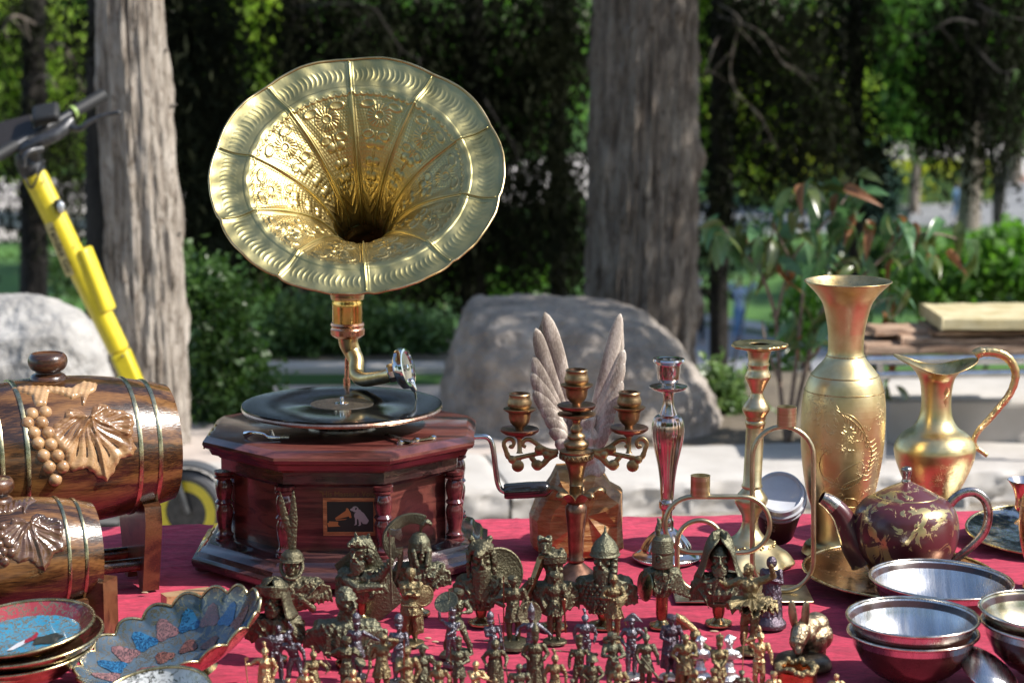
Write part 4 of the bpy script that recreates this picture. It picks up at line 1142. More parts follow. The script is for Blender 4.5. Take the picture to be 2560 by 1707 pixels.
        cup = -.0042 * sc_l * np.clip(d / (.016 * sc_l), 0, 1)
        rim_ = -.0045 * sc_l * np.exp(-((d + .0015 * sc_l) / (.0013 * sc_l)) ** 2)
        return hh + np.where(d > 0, ve + rip + cup, 0) + rim_ + .0008
    patch('carved_leaf', out, leafh)
    def vineh(UU, AA, d): return .0032 * sc_l * np.clip(d / (.004 * sc_l), -1, 1) - .003 * sc_l * np.exp(-((d + .001) / .0013) ** 2) + .0007 + .0006 * sc_l * np.sin(UU * 700 / sc_l + AA * 300)
    if vine: patch('carved_vine', vine, vineh)
    # bung knob on top
    ku, ks = knob
    p = S(ku, 0)
    b = MB(); b.lathe([(r * ks, z * ks) for r, z in smooth_prof([(.0, -.004), (.024, -.004), (.024, .003), (.019, .006), (.0175, .009), (.024, .013), (.0275, .021), (.0265, .029), (.0225, .034), (.0205, .034), (.019, .0325), (.0, .033)], 3)], 40, T(p.x, p.y, p.z)); part('bung_knob', b, M_walnut, t, 50)
    # cradle: two shaped feet and two dowels
    su, th_ = stand
    for s in (-1, 1):
        zb = TZ - C.z
        k = r_end * 1.0
        hh = -zb - rad(su) * math.cos(R(42))
        out = [(-k * .62, zb), (-k * .40, zb), (-k * .28, zb + hh * .16), (k * .28, zb + hh * .16), (k * .40, zb), (k * .62, zb), (k * .86, zb + hh * .55), (k * .94, zb + hh * .78), (k * .90, zb + hh * .95)]
        arc = [(k * 1.0 * math.sin(a), -rad(su) * math.cos(a) - .001) for a in np.linspace(R(42), R(-42), 12)]
        out += arc + [(-k * .90, zb + hh * .95), (-k * .94, zb + hh * .78), (-k * .86, zb + hh * .55)]
        b = MB(); b.prism(out, s * su - th_ / 2, s * su + th_ / 2); me = b.mesh('cradle_foot')
        me.transform(M @ Matrix.Rotation(-PI / 2, 4, 'Z')); part('cradle_foot', me, M_walnut, t, 30)
    for yy in (-r_end * .42, r_end * .42):
        b = MB(); b.tube([M @ Vector((-su, yy, TZ - C.z + .036)), M @ Vector((su, yy, TZ - C.z + .036))], .0095 * sc_l, 16); part('dowel', b, M_oak, t, 50)
    return t, S, M
# positions from the photo: big barrel
YB = 3.10
Cb = atY(128, 1128, YB)
S0 = ppm(YB - .08, Cb.z)
big_yaw = R(24)
gr = []
cz = math.cos(big_yaw)
def bpos(px, py, Cc, r_mid, Y0, yaw):       # nearest barrel surface point under a pixel (cylinder approx.)
    M = (Matrix.Translation(Cc) @ Matrix.Rotation(yaw, 4, 'Z')).inverted()
    o = M @ Vector((0, 0, CAMZ)); d = (M @ (Vector((0, 0, CAMZ)) + ray(px, py))) - o
    a = d.y ** 2 + d.z ** 2; b_ = 2 * (o.y * d.y + o.z * d.z); c = o.y ** 2 + o.z ** 2 - r_mid ** 2
    disc = b_ * b_ - 4 * a * c
    tt = (-b_ - math.sqrt(max(disc, 0))) / (2 * a)
    p = o + d * tt
    return p.x, math.atan2(-p.y, p.z)
RB = .106
for gx, gy in [(195, 420), (278, 412), (172, 478), (256, 478), (210, 540), (297, 542), (235, 605), (312, 612), (268, 682), (355, 685), (303, 752), (385, 752), (340, 832)]:
    u, a = bpos(gx / 2.45, 860 + gy / 2.45, Cb, RB, YB, big_yaw); gr.append((u, a, .0098))
lu, la = bpos(590 / 2.45, 860 + 560 / 2.45, Cb, RB, YB, big_yaw)
vo = [bpos(x / 2.45, 860 + y / 2.45, Cb, RB * .985, YB, big_yaw) for x, y in [(60, 268), (180, 262), (330, 268), (430, 275), (510, 232), (600, 240), (590, 280), (545, 310), (520, 380), (500, 380), (490, 325), (440, 345), (390, 320), (300, 300), (285, 380), (215, 385), (190, 320), (110, 290)]]
hs = [bpos(x / 2.45, 860 + y / 2.45, Cb, RB * .97, YB, big_yaw)[0] for x, y in [(868, 600), (995, 590), (160, 560), (12, 640)]]
barrel('large varnished oak barrel with pale carved grapes and vine leaf, on a dark cradle', Cb, .168, RB, .083, big_yaw, hs, M_carve, gr, (lu, la, .060), vo, (bpos(130, 955, Cb, RB, YB, big_yaw)[0] + .0, 1.0), (.125, .024))
YS = 2.86
Cs = atY(20, 1392, YS)
RS = .078
gs_ = []
for gx, gy in [(-30, 1110), (15, 1115), (-40, 1160), (5, 1165), (45, 1215), (-5, 1225), (20, 1270), (70, 1275), (30, 1330), (-10, 1290)]:
    u, a = bpos(gx / 2.45, 860 + gy / 2.45, Cs, RS, YS, big_yaw); gs_.append((u, a, .0072))
lu, la = bpos(215 / 2.45, 860 + 1175 / 2.45, Cs, RS, YS, big_yaw)
hs = [bpos(x / 2.45, 860 + y / 2.45, Cs, RS * .97, YS, big_yaw)[0] for x, y in [(425, 1230), (535, 1230)]] + [-.07, -.085]
vo = [bpos(x / 2.45, 860 + y / 2.45, Cs, RS * .985, YS, big_yaw) for x, y in [(-60, 1010), (30, 990), (130, 960), (215, 935), (220, 960), (175, 990), (160, 1040), (140, 1045), (130, 1010), (60, 1045), (-20, 1050)]]
barrel('smaller dark oak barrel with glossy dark carved vine leaf at the front left', Cs, .113, RS, .062, big_yaw, hs, M_carved, gs_, (lu, la, .042), vo, (-.012, .85), (.082, .02), .72)
# ================================================================== ENAMELLED BOWLS
def enamel(name, base, base2, floral, scale=90, gold=(.45, .36, .16), thr=.54):
    m, nt, b = newmat(name)
    n1 = noise_n(nt, scale, 4, .7, dist=2.2)
    n2 = noise_n(nt, scale * .25, 3, .6)
    r0 = ramp(nt, n2.outputs['Fac'], [(.35, base), (.65, base2)])
    r1 = ramp(nt, n1.outputs['Fac'], [(thr - .03, 0), (thr, 1), (thr + .05, 1), (thr + .08, 0)])
    mx = N(nt, 'ShaderNodeMixRGB'); nt.links.new(r1.outputs[0], mx.inputs[0]); nt.links.new(r0.outputs[0], mx.inputs[1]); mx.inputs[2].default_value = (*gold, 1)
    nt.links.new(mx.outputs[0], b.inputs['Base Color'])
    b.inputs['Roughness'].default_value = .18; b.inputs['Coat Weight'].default_value = .6
    mm = N(nt, 'ShaderNodeMath', operation='MULTIPLY'); mm.inputs[1].default_value = .8; nt.links.new(r1.outputs[0], mm.inputs[0]); nt.links.new(mm.outputs[0], b.inputs['Metallic'])
    bump(nt, b, n1.outputs['Fac'], .5, .0008)
    return m
M_eblue = enamel('turquoise_enamel', (.02, .22, .38), (.04, .30, .48), 0)
M_ered = enamel('crimson_enamel', (.22, .02, .03), (.34, .05, .06), 0, 70, (.42, .33, .2))
M_egrey = enamel('slate_blue_enamel', (.045, .075, .11), (.09, .135, .18), 0, 60, (.25, .21, .14))
M_epink = enamel('rose_enamel', (.22, .10, .10), (.31, .155, .15), 0, 110, (.16, .10, .09), .5)
M_edeep = enamel('deep_blue_enamel', (.02, .12, .26), (.03, .17, .34), 0, 110, (.02, .07, .16), .5)
M_erust = enamel('rust_enamel', (.19, .07, .05), (.27, .11, .08), 0, 110, (.12, .06, .04), .5)
M_ecoral = enamel('coral_enamel', (.62, .10, .09), (.72, .16, .14), 0, 60, (.25, .14, .06))
M_ewhite = enamel('white_enamel', (.52, .54, .56), (.66, .67, .68), 0, 70, (.16, .15, .14), .55)
M_eblack = plain('black_enamel', (.012, .03, .03), .25, coat=.5)
M_ebird = plain('bird_red_enamel', (.30, .01, .04), .25, coat=.5)
M_eright = plain('bird_white_enamel', (.65, .66, .70), .25, coat=.5)
M_rimb = metal('worn_brass_rim', (.34, .27, .13), (.58, .5, .3), 70, .2, .38)
M_under = metal('dark_brass', (.16, .12, .06), (.40, .31, .15), 30, .12, .3, 1, .2, .0006)
def tilted(C, nrm, xh=(1, 0, 0)): return frame_to(C, nrm, xh)
def dish(name, label, cat, C, nrm, r, depth, in1, in2, out_, r_in=.72, group=None, foot=.4, rim=.0022, parts=None):
    t = thing(name, label, cat, tuple(C), group)
    M = tilted(C, nrm)
    b = MB(); b.lathe([(r * .985, -.001), (r * r_in, -depth * .72)], 96, M); part('inner_rim', b, in1, t, 180)
    b = MB(); b.lathe([(r * r_in, -depth * .72), (r * .5, -depth * .9), (r * .25, -depth * .97), (0, -depth)], 96, M); part('well', b, in2, t, 180)
    b = MB(); b.lathe([(r, -.0005), (r * .93, -depth * .35), (r * r_in, -depth * .82), (r * .5, -depth * 1.02), (r * foot, -depth * 1.1), (r * foot * .95, -depth * 1.35), (r * foot * .8, -depth * 1.35), (r * foot * .75, -depth * 1.15), (0, -depth * 1.12)], 96, M); part('underside', b, out_, t, 60)
    b = MB(); b.tube([(r * math.cos(a), r * math.sin(a), 0) for a in np.linspace(0, 2 * PI, 96, endpoint=False)], rim, 8, M, closed=True); part('rim', b, M_rimb, t, 180)
    return t, M
# stack of four at the far left; the rim ellipse read from the photo
C1 = atY(48, 1568, 2.66)
nrm = Vector((-.10, -.10, 1)).normalized()
r1 = 186 / ppm(2.66, C1.z)
t1, M1 = dish('enamel_dish', 'topmost dish of the left stack, turquoise enamel with a red bird', 'dish', C1, nrm, r1, .019, M_ered, M_eblue, M_under, .80)
def inlay(M, pts, mat, h, par, name):
    b = MB(); P = [(x, y, h) for x, y in pts]; n = len(P)
    b.add(P + [(x, y, h - .0012) for x, y in pts], [tuple(range(n))] + [(i, (i + 1) % n, n + (i + 1) % n, n + i) for i in range(n)], M); part(name, b, mat, par, 0)
d1 = .019
def zin(x, y):
    q = math.hypot(x, y) / r1
    return -np.interp(q, [0, .25, .5, .80, .985], [d1, d1 * .97, d1 * .9, d1 * .72, .001]) + .0011
def inlay_c(pts, mat, name):
    cx = sum(p[0] for p in pts) / len(pts); cy = sum(p[1] for p in pts) / len(pts)
    P = [(cx, cy, zin(cx, cy))] + [(x, y, zin(x, y)) for x, y in pts]; n = len(pts)
    b = MB(); b.add(P, [(0, 1 + i, 1 + (i + 1) % n) for i in range(n)], M1); part(name, b, mat, t1, 180)
inlay_c([(-.012, -.030), (-.004, -.028), (.003, -.016), (.010, .0), (.004, .004), (-.004, -.006)], M_eright, 'bird_tail')
inlay_c([(.003, -.012), (.012, -.004), (.018, .004), (.017, .020), (.014, .024), (.012, .014), (.006, .006), (-.001, -.002)], M_ebird, 'bird_body')
inlay_c([(.034 + (.019 + .0025 * math.cos(k * 5)) * math.cos(k * PI / 12), -.004 + (.016 + .0025 * math.cos(k * 5)) * math.sin(k * PI / 12)) for k in range(24)], M_eblack, 'flower')
inlay_c([(-.030 + .008 * math.cos(k * PI / 8), -.022 + .007 * math.sin(k * PI / 8)) for k in range(16)], M_eblack, 'flower')
for k, (dx, dz, rr, lab, mm, m2) in enumerate([(18, 26, 1.02, 'second dish of the left stack, showing a copper-coloured outside', M_under, M_ered), (4, 56, .98, 'third dish of the left stack, with a blue band under its rim', M_egrey, M_egrey), (-10, 84, .92, 'lowest dish of the left stack, dark brass with a window glinting in it', M_under, M_under)]):
    Ck = atY(48 + dx, 1568 + dz, 2.66 + .002 * k)
    n2 = Vector((-.10 + .02 * k, -.08 + .015 * k, 1)).normalized()
    if Ck.z - .04 < TZ: Ck = Vector((Ck.x, Ck.y, max(Ck.z, TZ + .036)))
    dish('enamel_dish', lab, 'dish', Ck, n2, r1 * rr, .026, m2, mm, M_under)
# scalloped oval bowl, tipped towards the camera
def scallop(label, C, nrm, rx, ry, depth, xh):
    t = thing('scalloped_bowl', label, 'bowl', tuple(C))
    M = frame_to(C, nrm, xh)
    ns = 18
    def surf(q, a, off=0.0):
        sc3 = 1 + (.045 * abs(math.cos(ns / 2 * a)) - .02) * q ** 2
        rr_ = q * sc3
        z = -depth * (1 - q ** 2.3) + (.010 * abs(math.cos(ns / 2 * a)) * q ** 6)
        return (rx * rr_ * math.cos(a) * (1 + off), ry * rr_ * math.sin(a) * (1 + off), z + off * .0)
    A = np.linspace(0, 2 * PI, 217); Q = np.linspace(0.02, 1, 24)
    b = MB(); b.grid(np.array([[surf(q, a) for q in Q] for a in A])); me = b.mesh('inside'); me.transform(M); part('inside', me, M_egrey, t, 180)
    b = MB(); b.grid(np.array([[np.array(surf(q, a, .012)) + (0, 0, -.0022) for q in Q] for a in A])[:, ::-1]); me = b.mesh('outside'); me.transform(M); part('outside', me, M_ecoral, t, 180)
    b = MB(); b.tube([surf(1.003, a, .006) for a in A[:-1]], .0021, 6, M, closed=True); part('rim', b, M_rimb, t, 180)
    b = MB(); b.lathe([(.3, -depth - .002), (.34, -depth - .012), (.3, -depth - .012)], 40, M @ Matrix.Diagonal((rx, ry, 1, 1))); part('foot_ring', b, M_under, t)
    mats = [M_epink, M_edeep, M_epink, M_edeep, M_epink, M_edeep, M_epink, M_edeep, M_epink]
    k = 0
    for a_ in np.arange(ns) * 2 * PI / ns:
        for (qa, qs, sel) in [(.74, .115, 0), (.40, .10, 1)]:
            if sel and int(round(a_ / (2 * PI / ns))) % 2: continue
            mt = (M_epink if int(round(a_ / (2 * PI / ns))) % 2 else M_edeep) if not sel else M_erust
            P = []
            for j in range(16):
                th = 2 * PI * j / 16; rj = 1 + .22 * math.cos(3 * th)
                s = surf(qa + qs * rj * math.cos(th), a_ + qs * 1.05 * rj * math.sin(th) / qa, 0)
                P.append((s[0], s[1], s[2] + .0011))
            c_ = surf(qa, a_); b = MB(); b.add([(c_[0], c_[1], c_[2] + .0012)] + P, [(0, 1 + i, 1 + (i + 1) % 16) for i in range(16)], M)
            part('painted_tree', b, mt, t, 180)
    return t
Cc = atY(425, 1600, 2.66)
scallop('scalloped oval enamel bowl, grey-blue inside and coral outside, tipped forward', Cc, (-.34, -.30, .89), .120, .078, .042, (.94, .0, .34))
# white rimmed bowl in front
Cw = atY(385, 1738, 2.47)
nw = Vector((-.12, -.22, 1)).normalized()
dish('enamel_dish', 'white rimmed enamel dish with a brass well, cut by the lower edge', 'dish', Cw, nw, 142 / ppm(2.47, Cw.z), .03, M_ewhite, metal('engraved_brass', (.20, .14, .06), (.52, .40, .2), 60, .2, .4, 1, .6, .001), M_under, .80)
# wooden chips seen by the bowls
for (px, py, w_, h_, d_, rz, lab, mt) in [(470, 1520, .034, .020, .012, .5, 'small pale wooden block behind the scalloped bowl', M_carve), (232, 1560, .028, .040, .02, -.3, 'dark wooden block beside the rim of the dish stack', M_walnut)]:
    q = onT(px, py + 30); b = MB(); b.box(-w_, w_, -d_, d_, 0, h_ * 2); me = b.mesh('wood_block'); me.transform(T(q.x, q.y, TZ, 0, 0, rz)); tag(link('wood_block', me, mt), lab, 'block')

# ================================================================== SCOOTER
M_yel_p = plain('yellow_paint', (.78, .62, .03), .32, coat=.5)
M_grip = plain('black_rubber', (.018, .019, .021), .6)
M_satin = metal('dark_satin_metal', (.05, .052, .056), (.09, .09, .095), 60, .3, .45, .6)
M_tyre = plain('grey_tyre', (.11, .11, .115), .8)
M_stick = plain('sticker', (.60, .50, .22), .4)
M_ink = plain('black_ink', (.02, .02, .02), .5)
SY = 6.2
sco = thing('scooter', 'yellow electric kick scooter parked behind the barrels', 'scooter', tuple(atY(465, 1248, SY)[:2]) + (0,))
def SP(x, y, dy=0): return atY(x, y, SY + dy)
whc = SP(470, 1250); whc.z = .127
def wheel(c, r):
    w_ = thing('w', 'x', 'x'); col.objects.unlink(w_); bpy.data.objects.remove(w_)
    M = Matrix.Translation(c) @ Matrix.Rotation(R(-14), 4, 'Z') @ Matrix.Rotation(PI / 2, 4, 'X')
    b = MB(); b.lathe([(r * .74, -.018), (r * .86, -.024), (r * .96, -.019), (r, -.008), (r, .008), (r * .96, .019), (r * .86, .024), (r * .74, .018)], 64, M); ty = part('tyre', b, M_tyre, sco, 40)
    for k in range(26):
        a = 2 * PI * k / 26
        b = MB(); b.tube([(r * .90 * math.cos(a), r * .90 * math.sin(a), -.0235), (r * .985 * math.cos(a + .09), r * .985 * math.sin(a + .09), -.016), (r * 1.003 * math.cos(a + .14), r * 1.003 * math.sin(a + .14), -.002)], .0014, 4, M); part('tread', b, M_grip, ty)
    b = MB(); b.lathe([(r * .5, -.018), (r * .56, -.02), (r * .72, -.02), (r * .76, -.016), (r * .76, .016), (r * .72, .02), (r * .5, .018)], 48, M); rm = part('wheel_rim', b, M_yel_p, sco, 40)
    b = MB(); b.lathe([(0, -.022), (r * .2, -.024), (r * .48, -.016), (r * .5, .0), (r * .5, .016), (0, .018)], 40, M); part('hub', b, M_satin, sco, 40)
    for k in range(6):
        a = 2 * PI * k / 6; b = MB(); b.ball((r * .63 * math.cos(a), r * .63 * math.sin(a), -.021), (.006, .006, .003), 8, 5, M); part('rim_bolt', b, M_satin, rm)
wheel(whc, .122)
# mudguard
b = MB(); P = []
for a in np.linspace(R(70), R(150), 14): P.append((whc.x + .140 * math.cos(a), whc.y, whc.z + .140 * math.sin(a)))
b.tube(P, .032, 10, flat=.9, up=(0, 1, 0)); 
pg = [(whc.x + .142 * math.cos(a), whc.z + .142 * math.sin(a)) for a in np.linspace(R(48), R(160), 16)] + [(whc.x + .134 * math.cos(a), whc.z + .134 * math.sin(a)) for a in np.linspace(R(160), R(48), 16)]
b = MB(); b.prism(pg, whc.y - .034, whc.y + .034); part('mudguard', b, plain('grey_plastic', (.08, .085, .095), .5), sco, 40)
# fork, steering column (yellow box section that widens)
base = SP(350, 1000); topc = SP(82, 428)
ax = (topc - base).normalized()
b = MB(); b.tube([whc + Vector((0, -.028, 0)), whc + Vector((-.04, -.028, .13)), base + ax * -.06], [.012, .014, .02], 10); part('fork', b, M_satin, sco)
def box_tube(p0, p1, w0, w1, d0, d1, name, mat, bev=.28):
    d = (p1 - p0); M = frame_to(p0, d, (1, 0, 0)); L = d.length
    b = MB(); rows = []
    sh = [(-1, -1 + bev), (-1 + bev, -1), (1 - bev, -1), (1, -1 + bev), (1, 1 - bev), (1 - bev, 1), (-1 + bev, 1), (-1, 1 - bev)]
    v = [(x * w0, y * d0, 0) for x, y in sh] + [(x * w1, y * d1, L) for x, y in sh]
    b.add(v, [tuple(range(8))[::-1], tuple(range(8, 16))] + [(i, (i + 1) % 8, 8 + (i + 1) % 8, 8 + i) for i in range(8)], M)
    o = part(name, b, mat, sco, 25); o.modifiers.new('b', 'BEVEL').width = .009; o.modifiers['b'].segments = 3; return o
s6 = 1 / ppm(SY, .8)
box_tube(base - ax * .12, SP(300, 880), .024, .028, .03, .03, 'column_foot', M_yel_p)
box_tube(SP(299, 879), topc, .030, .034, .032, .032, 'steering_column', M_yel_p, .6)
box_tube(SP(262, 778), SP(203, 620), .028, .024, .037, .034, 'battery_bulge', M_yel_p, .7).location = Vector((.006, 0, 0))
b = MB(); b.tube([SP(143, 500, -.03), SP(148, 515, -.034), SP(156, 532, -.03)], [.010, .013, .008], 10); part('lamp', b, M_grip, sco)
b = MB(); p = SP(152, 518, -.045); b.ball(p, (.010, .008, .017), 12, 8, None); part('lamp_glass', b, metal('lamp_lens', (.5, .52, .55), (.7, .72, .75), 30, .08, .15, .6), sco)
for (x, y) in [(111, 452), (200, 603), (306, 890)]:
    b = MB(); b.ball(SP(x, y, -.031), .0035, 8, 6); part('bolt', b, M_satin, sco)
# sticker with lettering running down the column
a0, a1 = SP(117, 558, -.034), SP(172, 690, -.034)
dd = (a1 - a0).normalized(); nn = Vector((-.30, -.95, 0)); nn = (nn - dd * nn.dot(dd)).normalized(); bb = dd.cross(nn)
b = MB(); wv = .0135; LL = (a1 - a0).length
sx0 = Vector((.004, .002, 0))
b.add([tuple(a0 + bb * wv + sx0), tuple(a0 - bb * wv + sx0), tuple(a1 - bb * wv + sx0), tuple(a1 + bb * wv + sx0)], [(0, 1, 2, 3)])
stk = part('sticker', b, M_stick, sco, 0)
Mt = Matrix((dd, bb if bb.z > 0 or True else -bb, nn)).transposed().to_4x4(); 
if Mt.to_3x3().determinant() < 0: Mt = Matrix((dd, -bb, nn)).transposed().to_4x4()
Mt.translation = (a0 + a1) / 2 + nn * .0015 + sx0 - Vector(Mt.col[1][:3]) * .006
text('Yandex Go', M_ink, .030, None, sco, 'lettering', .0003, M=Mt)
# handlebar block, bars, grips, brake levers, phone mount
b = MB(); b.lathe([(.034, 0), (.037, .01), (.036, .05), (.028, .07), (.0, .075)], 20, frame_to(topc - ax * .012, ax)); part('stem_clamp', b, M_satin, sco)
b = MB(); b.tube(smooth_path([SP(88, 395, -.01), SP(82, 370, -.03), SP(88, 350, -.04)], 4), [.022] * 9, 14); part('stem_head', b, M_satin, sco)
hb0, hb1 = SP(-60, 420, -.12), SP(262, 236, .16)
def HB(t): return hb0 + (hb1 - hb0) * t
b = MB(); b.tube([HB(.1), HB(.78)], .0125, 16); part('handlebar', b, M_satin, sco)
b = MB(); b.tube([HB(.74), HB(.99), HB(1)], [.0175, .0185, .014], 18); part('grip', b, M_grip, sco)
b = MB(); b.tube([HB(.0), HB(.30)], [.0175, .0175], 18); part('grip', b, M_grip, sco)
b = MB(); b.lathe([(.0195, 0), (.020, .003), (.0195, .012)], 20, frame_to(HB(.735), hb1 - hb0)); part('green_ring', b, plain('green_plastic', (.25, .36, .10), .4), sco)
b = MB(); P = smooth_path([SP(176, 318, -.02), SP(200, 322, -.03), (SP(222, 306, -.03)), SP(262, 288, -.02), SP(296, 282, -.02)], 5); b.tube(P, [.010 - .005 * i / len(P) for i in range(len(P))], 10, flat=.8); b.ball(P[-1], .0065, 10, 7); part('brake_lever', b, M_satin, sco, 60)
b = MB(); P = smooth_path([SP(105, 372, -.06), SP(75, 378, -.09), SP(62, 392, -.10), SP(60, 415, -.10)], 5); b.tube(P, [.009 - .003 * i / len(P) for i in range(len(P))], 10); b.ball(P[-1], .007, 10, 7); part('brake_lever', b, M_satin, sco, 60)
b = MB(); b.tube(smooth_path([SP(50, 378, -.04), SP(100, 355, -.05), SP(150, 330, -.03), SP(178, 300, 0)], 4), [.014, .016, .018, .018, .018, .019, .019, .019, .018, .018, .017, .016, .014], 12, flat=.8); part('lever_housing', b, M_satin, sco, 60)
b = MB(); M = frame_to(SP(118, 285, .0), (-.15, -.55, .8), (.9, -.1, .38)); b.box(-.040, .034, -.034, .034, -.016, .016, M)
o = part('controller', b, M_grip, sco, 30); o.modifiers.new('bevel', 'BEVEL').width = .011; o.modifiers['bevel'].segments = 3
b = MB(); M = frame_to(SP(20, 335, .02), (-.1, -.7, .7), (.9, -.1, .42)); b.box(-.10, .075, -.05, .05, -.013, .008, M)
o = part('phone_tray', b, plain('brown_black_plastic', (.03, .026, .024), .35), sco, 30); o.modifiers.new('bevel', 'BEVEL').width = .006
b = MB(); b.tube(smooth_path([SP(60, 440, -.03), SP(78, 470, -.05), SP(95, 440, -.05), SP(110, 400, -.04)], 5), .0035, 8)
part('brake_cable', b, M_grip, sco, 180)
# deck and rear wheel, hidden here by the barrels but standing there
b = MB(); b.box(whc.x - .95, whc.x - .18, SY - .08, SY + .10, .09, .125); o = part('deck', b, M_grip, sco); o.modifiers.new('bevel', 'BEVEL').width = .015
b = MB(); b.tube([(whc.x - .2, SY, .11), (whc.x - .12, SY, .22), base - ax * .1], .022, 12); part('neck_tube', b, M_yel_p, sco)
wheel(Vector((whc.x - 1.05, SY + .03, .122)), .12)
# ================================================================== RIGHT SIDE: VASE, JUG, TEAPOT, CANDLESTICKS
def engraved(name, c1, c2, scale, bs=.6, bd=.0012, r0=.2, r1=.36, rings=True, z0=0, z1=9):
    """brass with turned lines and chased leaf scrolls"""
    m, nt, b = newmat(name)
    n = noise_n(nt, 18, 4, .6); r = ramp(nt, n.outputs['Fac'], [(.35, c1), (.65, c2)])
    nt.links.new(r.outputs[0], b.inputs['Base Color'])
    b.inputs['Metallic'].default_value = 1
    n2 = noise_n(nt, 50, 4, .6); r2 = ramp(nt, n2.outputs['Fac'], [(.3, r0), (.7, r1)]); nt.links.new(r2.outputs[0], b.inputs['Roughness'])
    tc = N(nt, 'ShaderNodeTexCoord')
    nr = noise_n(nt, 420, 3, .6, stretch=(.02, .02, 1))
    bp = bump(nt, b, nr.outputs['Fac'], .35, .0005)
    if scale:
        nn = noise_n(nt, scale, 3, .5, dist=1.6)
        wv = N(nt, 'ShaderNodeMath', operation='MULTIPLY'); wv.inputs[1].default_value = 34; nt.links.new(nn.outputs['Fac'], wv.inputs[0])
        s = N(nt, 'ShaderNodeMath', operation='SINE'); nt.links.new(wv.outputs[0], s.inputs[0])
        r3 = ramp(nt, s.outputs[0], [(.72, 0), (.95, 1)])
        n4 = noise_n(nt, scale * .5, 2, .5); r4 = ramp(nt, n4.outputs['Fac'], [(.47, 0), (.53, 1)])
        ml = N(nt, 'ShaderNodeMath', operation='MULTIPLY'); nt.links.new(r3.outputs[0], ml.inputs[0]); nt.links.new(r4.outputs[0], ml.inputs[1])
        sp = N(nt, 'ShaderNodeSeparateXYZ'); nt.links.new(tc.outputs['Object'], sp.inputs[0])
        g1 = N(nt, 'ShaderNodeMath', operation='GREATER_THAN'); g1.inputs[1].default_value = z0; nt.links.new(sp.outputs[2], g1.inputs[0])
        g2 = N(nt, 'ShaderNodeMath', operation='LESS_THAN'); g2.inputs[1].default_value = z1; nt.links.new(sp.outputs[2], g2.inputs[0])
        mm = N(nt, 'ShaderNodeMath', operation='MULTIPLY'); nt.links.new(g1.outputs[0], mm.inputs[0]); nt.links.new(g2.outputs[0], mm.inputs[1])
        m3 = N(nt, 'ShaderNodeMath', operation='MULTIPLY'); nt.links.new(ml.outputs[0], m3.inputs[0]); nt.links.new(mm.outputs[0], m3.inputs[1])
        bump(nt, b, m3.outputs[0], -bs if False else bs, bd, bp)
    return m
VY = 3.32
zv0, zv1 = atY(2105, 1240, VY).z, atY(2105, 972, VY).z
M_vase = engraved('engraved_brass_vase', (.54, .42, .20), (.69, .58, .33), 34, 1.0, .0012, .34, .48, True, zv0, zv1)
vc = atY(2105, 1000, VY)
vase = thing('brass_vase', 'tall slender brass vase with a flared mouth and chased leaf scrolls', 'vase', (vc.x, VY, TZ))
def leanM(cx, Y, k=0.0):
    M = T(cx, Y, 0); S = Matrix.Identity(4); S[0][2] = k; S[0][3] = -k * TZ
    return M @ S
pv_ = pprof(2105, VY, [(703, 108), (709, 103), (717, 95), (732, 80), (756, 63), (785, 54), (824, 46.5), (853, 44.5), (877, 44.5), (892, 49), (905, 58), (916, 68), (931, 80), (950, 91), (974, 98.5), (1000, 103), (1030, 105), (1075, 105), (1125, 102), (1173, 96), (1222, 87), (1250, 78), (1275, 69), (1300, 63), (1335, 62), (1350, 68), (1358, 84), (1378, 92)], 4)
pv_ = [(r, max(z, TZ)) for r, z in pv_]
b = MB(); b.lathe(pv_[::-1], 120, leanM(vc.x, VY, .012)); part('body', b, M_vase, vase, 180)
b = MB(); b.lathe([(r - .0016, z) for r, z in pv_[:60]], 96, leanM(vc.x, VY, .012)); part('inside', b, M_brass, vase, 180)
for y_ in (888, 936, 974):
    z = atY(2105, y_, VY).z; r = np.interp(-z, [-q[1] for q in pv_], [q[0] for q in pv_])
    b = MB(); b.tube([(vc.x + .012 * (z - TZ) + (r + .0002) * math.cos(a), VY + (r + .0002) * math.sin(a), z) for a in np.linspace(0, 2 * PI, 80, endpoint=False)], .0009, 6, closed=True, up=(0, 0, 1)); part('turned_ring', b, M_brass, vase, 180)
b = MB(); r = pv_[0][0]; z = pv_[0][1]; b.tube([(vc.x + .012 * (z - TZ) + r * math.cos(a), VY + r * math.sin(a), z) for a in np.linspace(0, 2 * PI, 96, endpoint=False)], .0012, 6, closed=True, up=(0, 0, 1)); part('lip', b, M_brass, vase, 180)
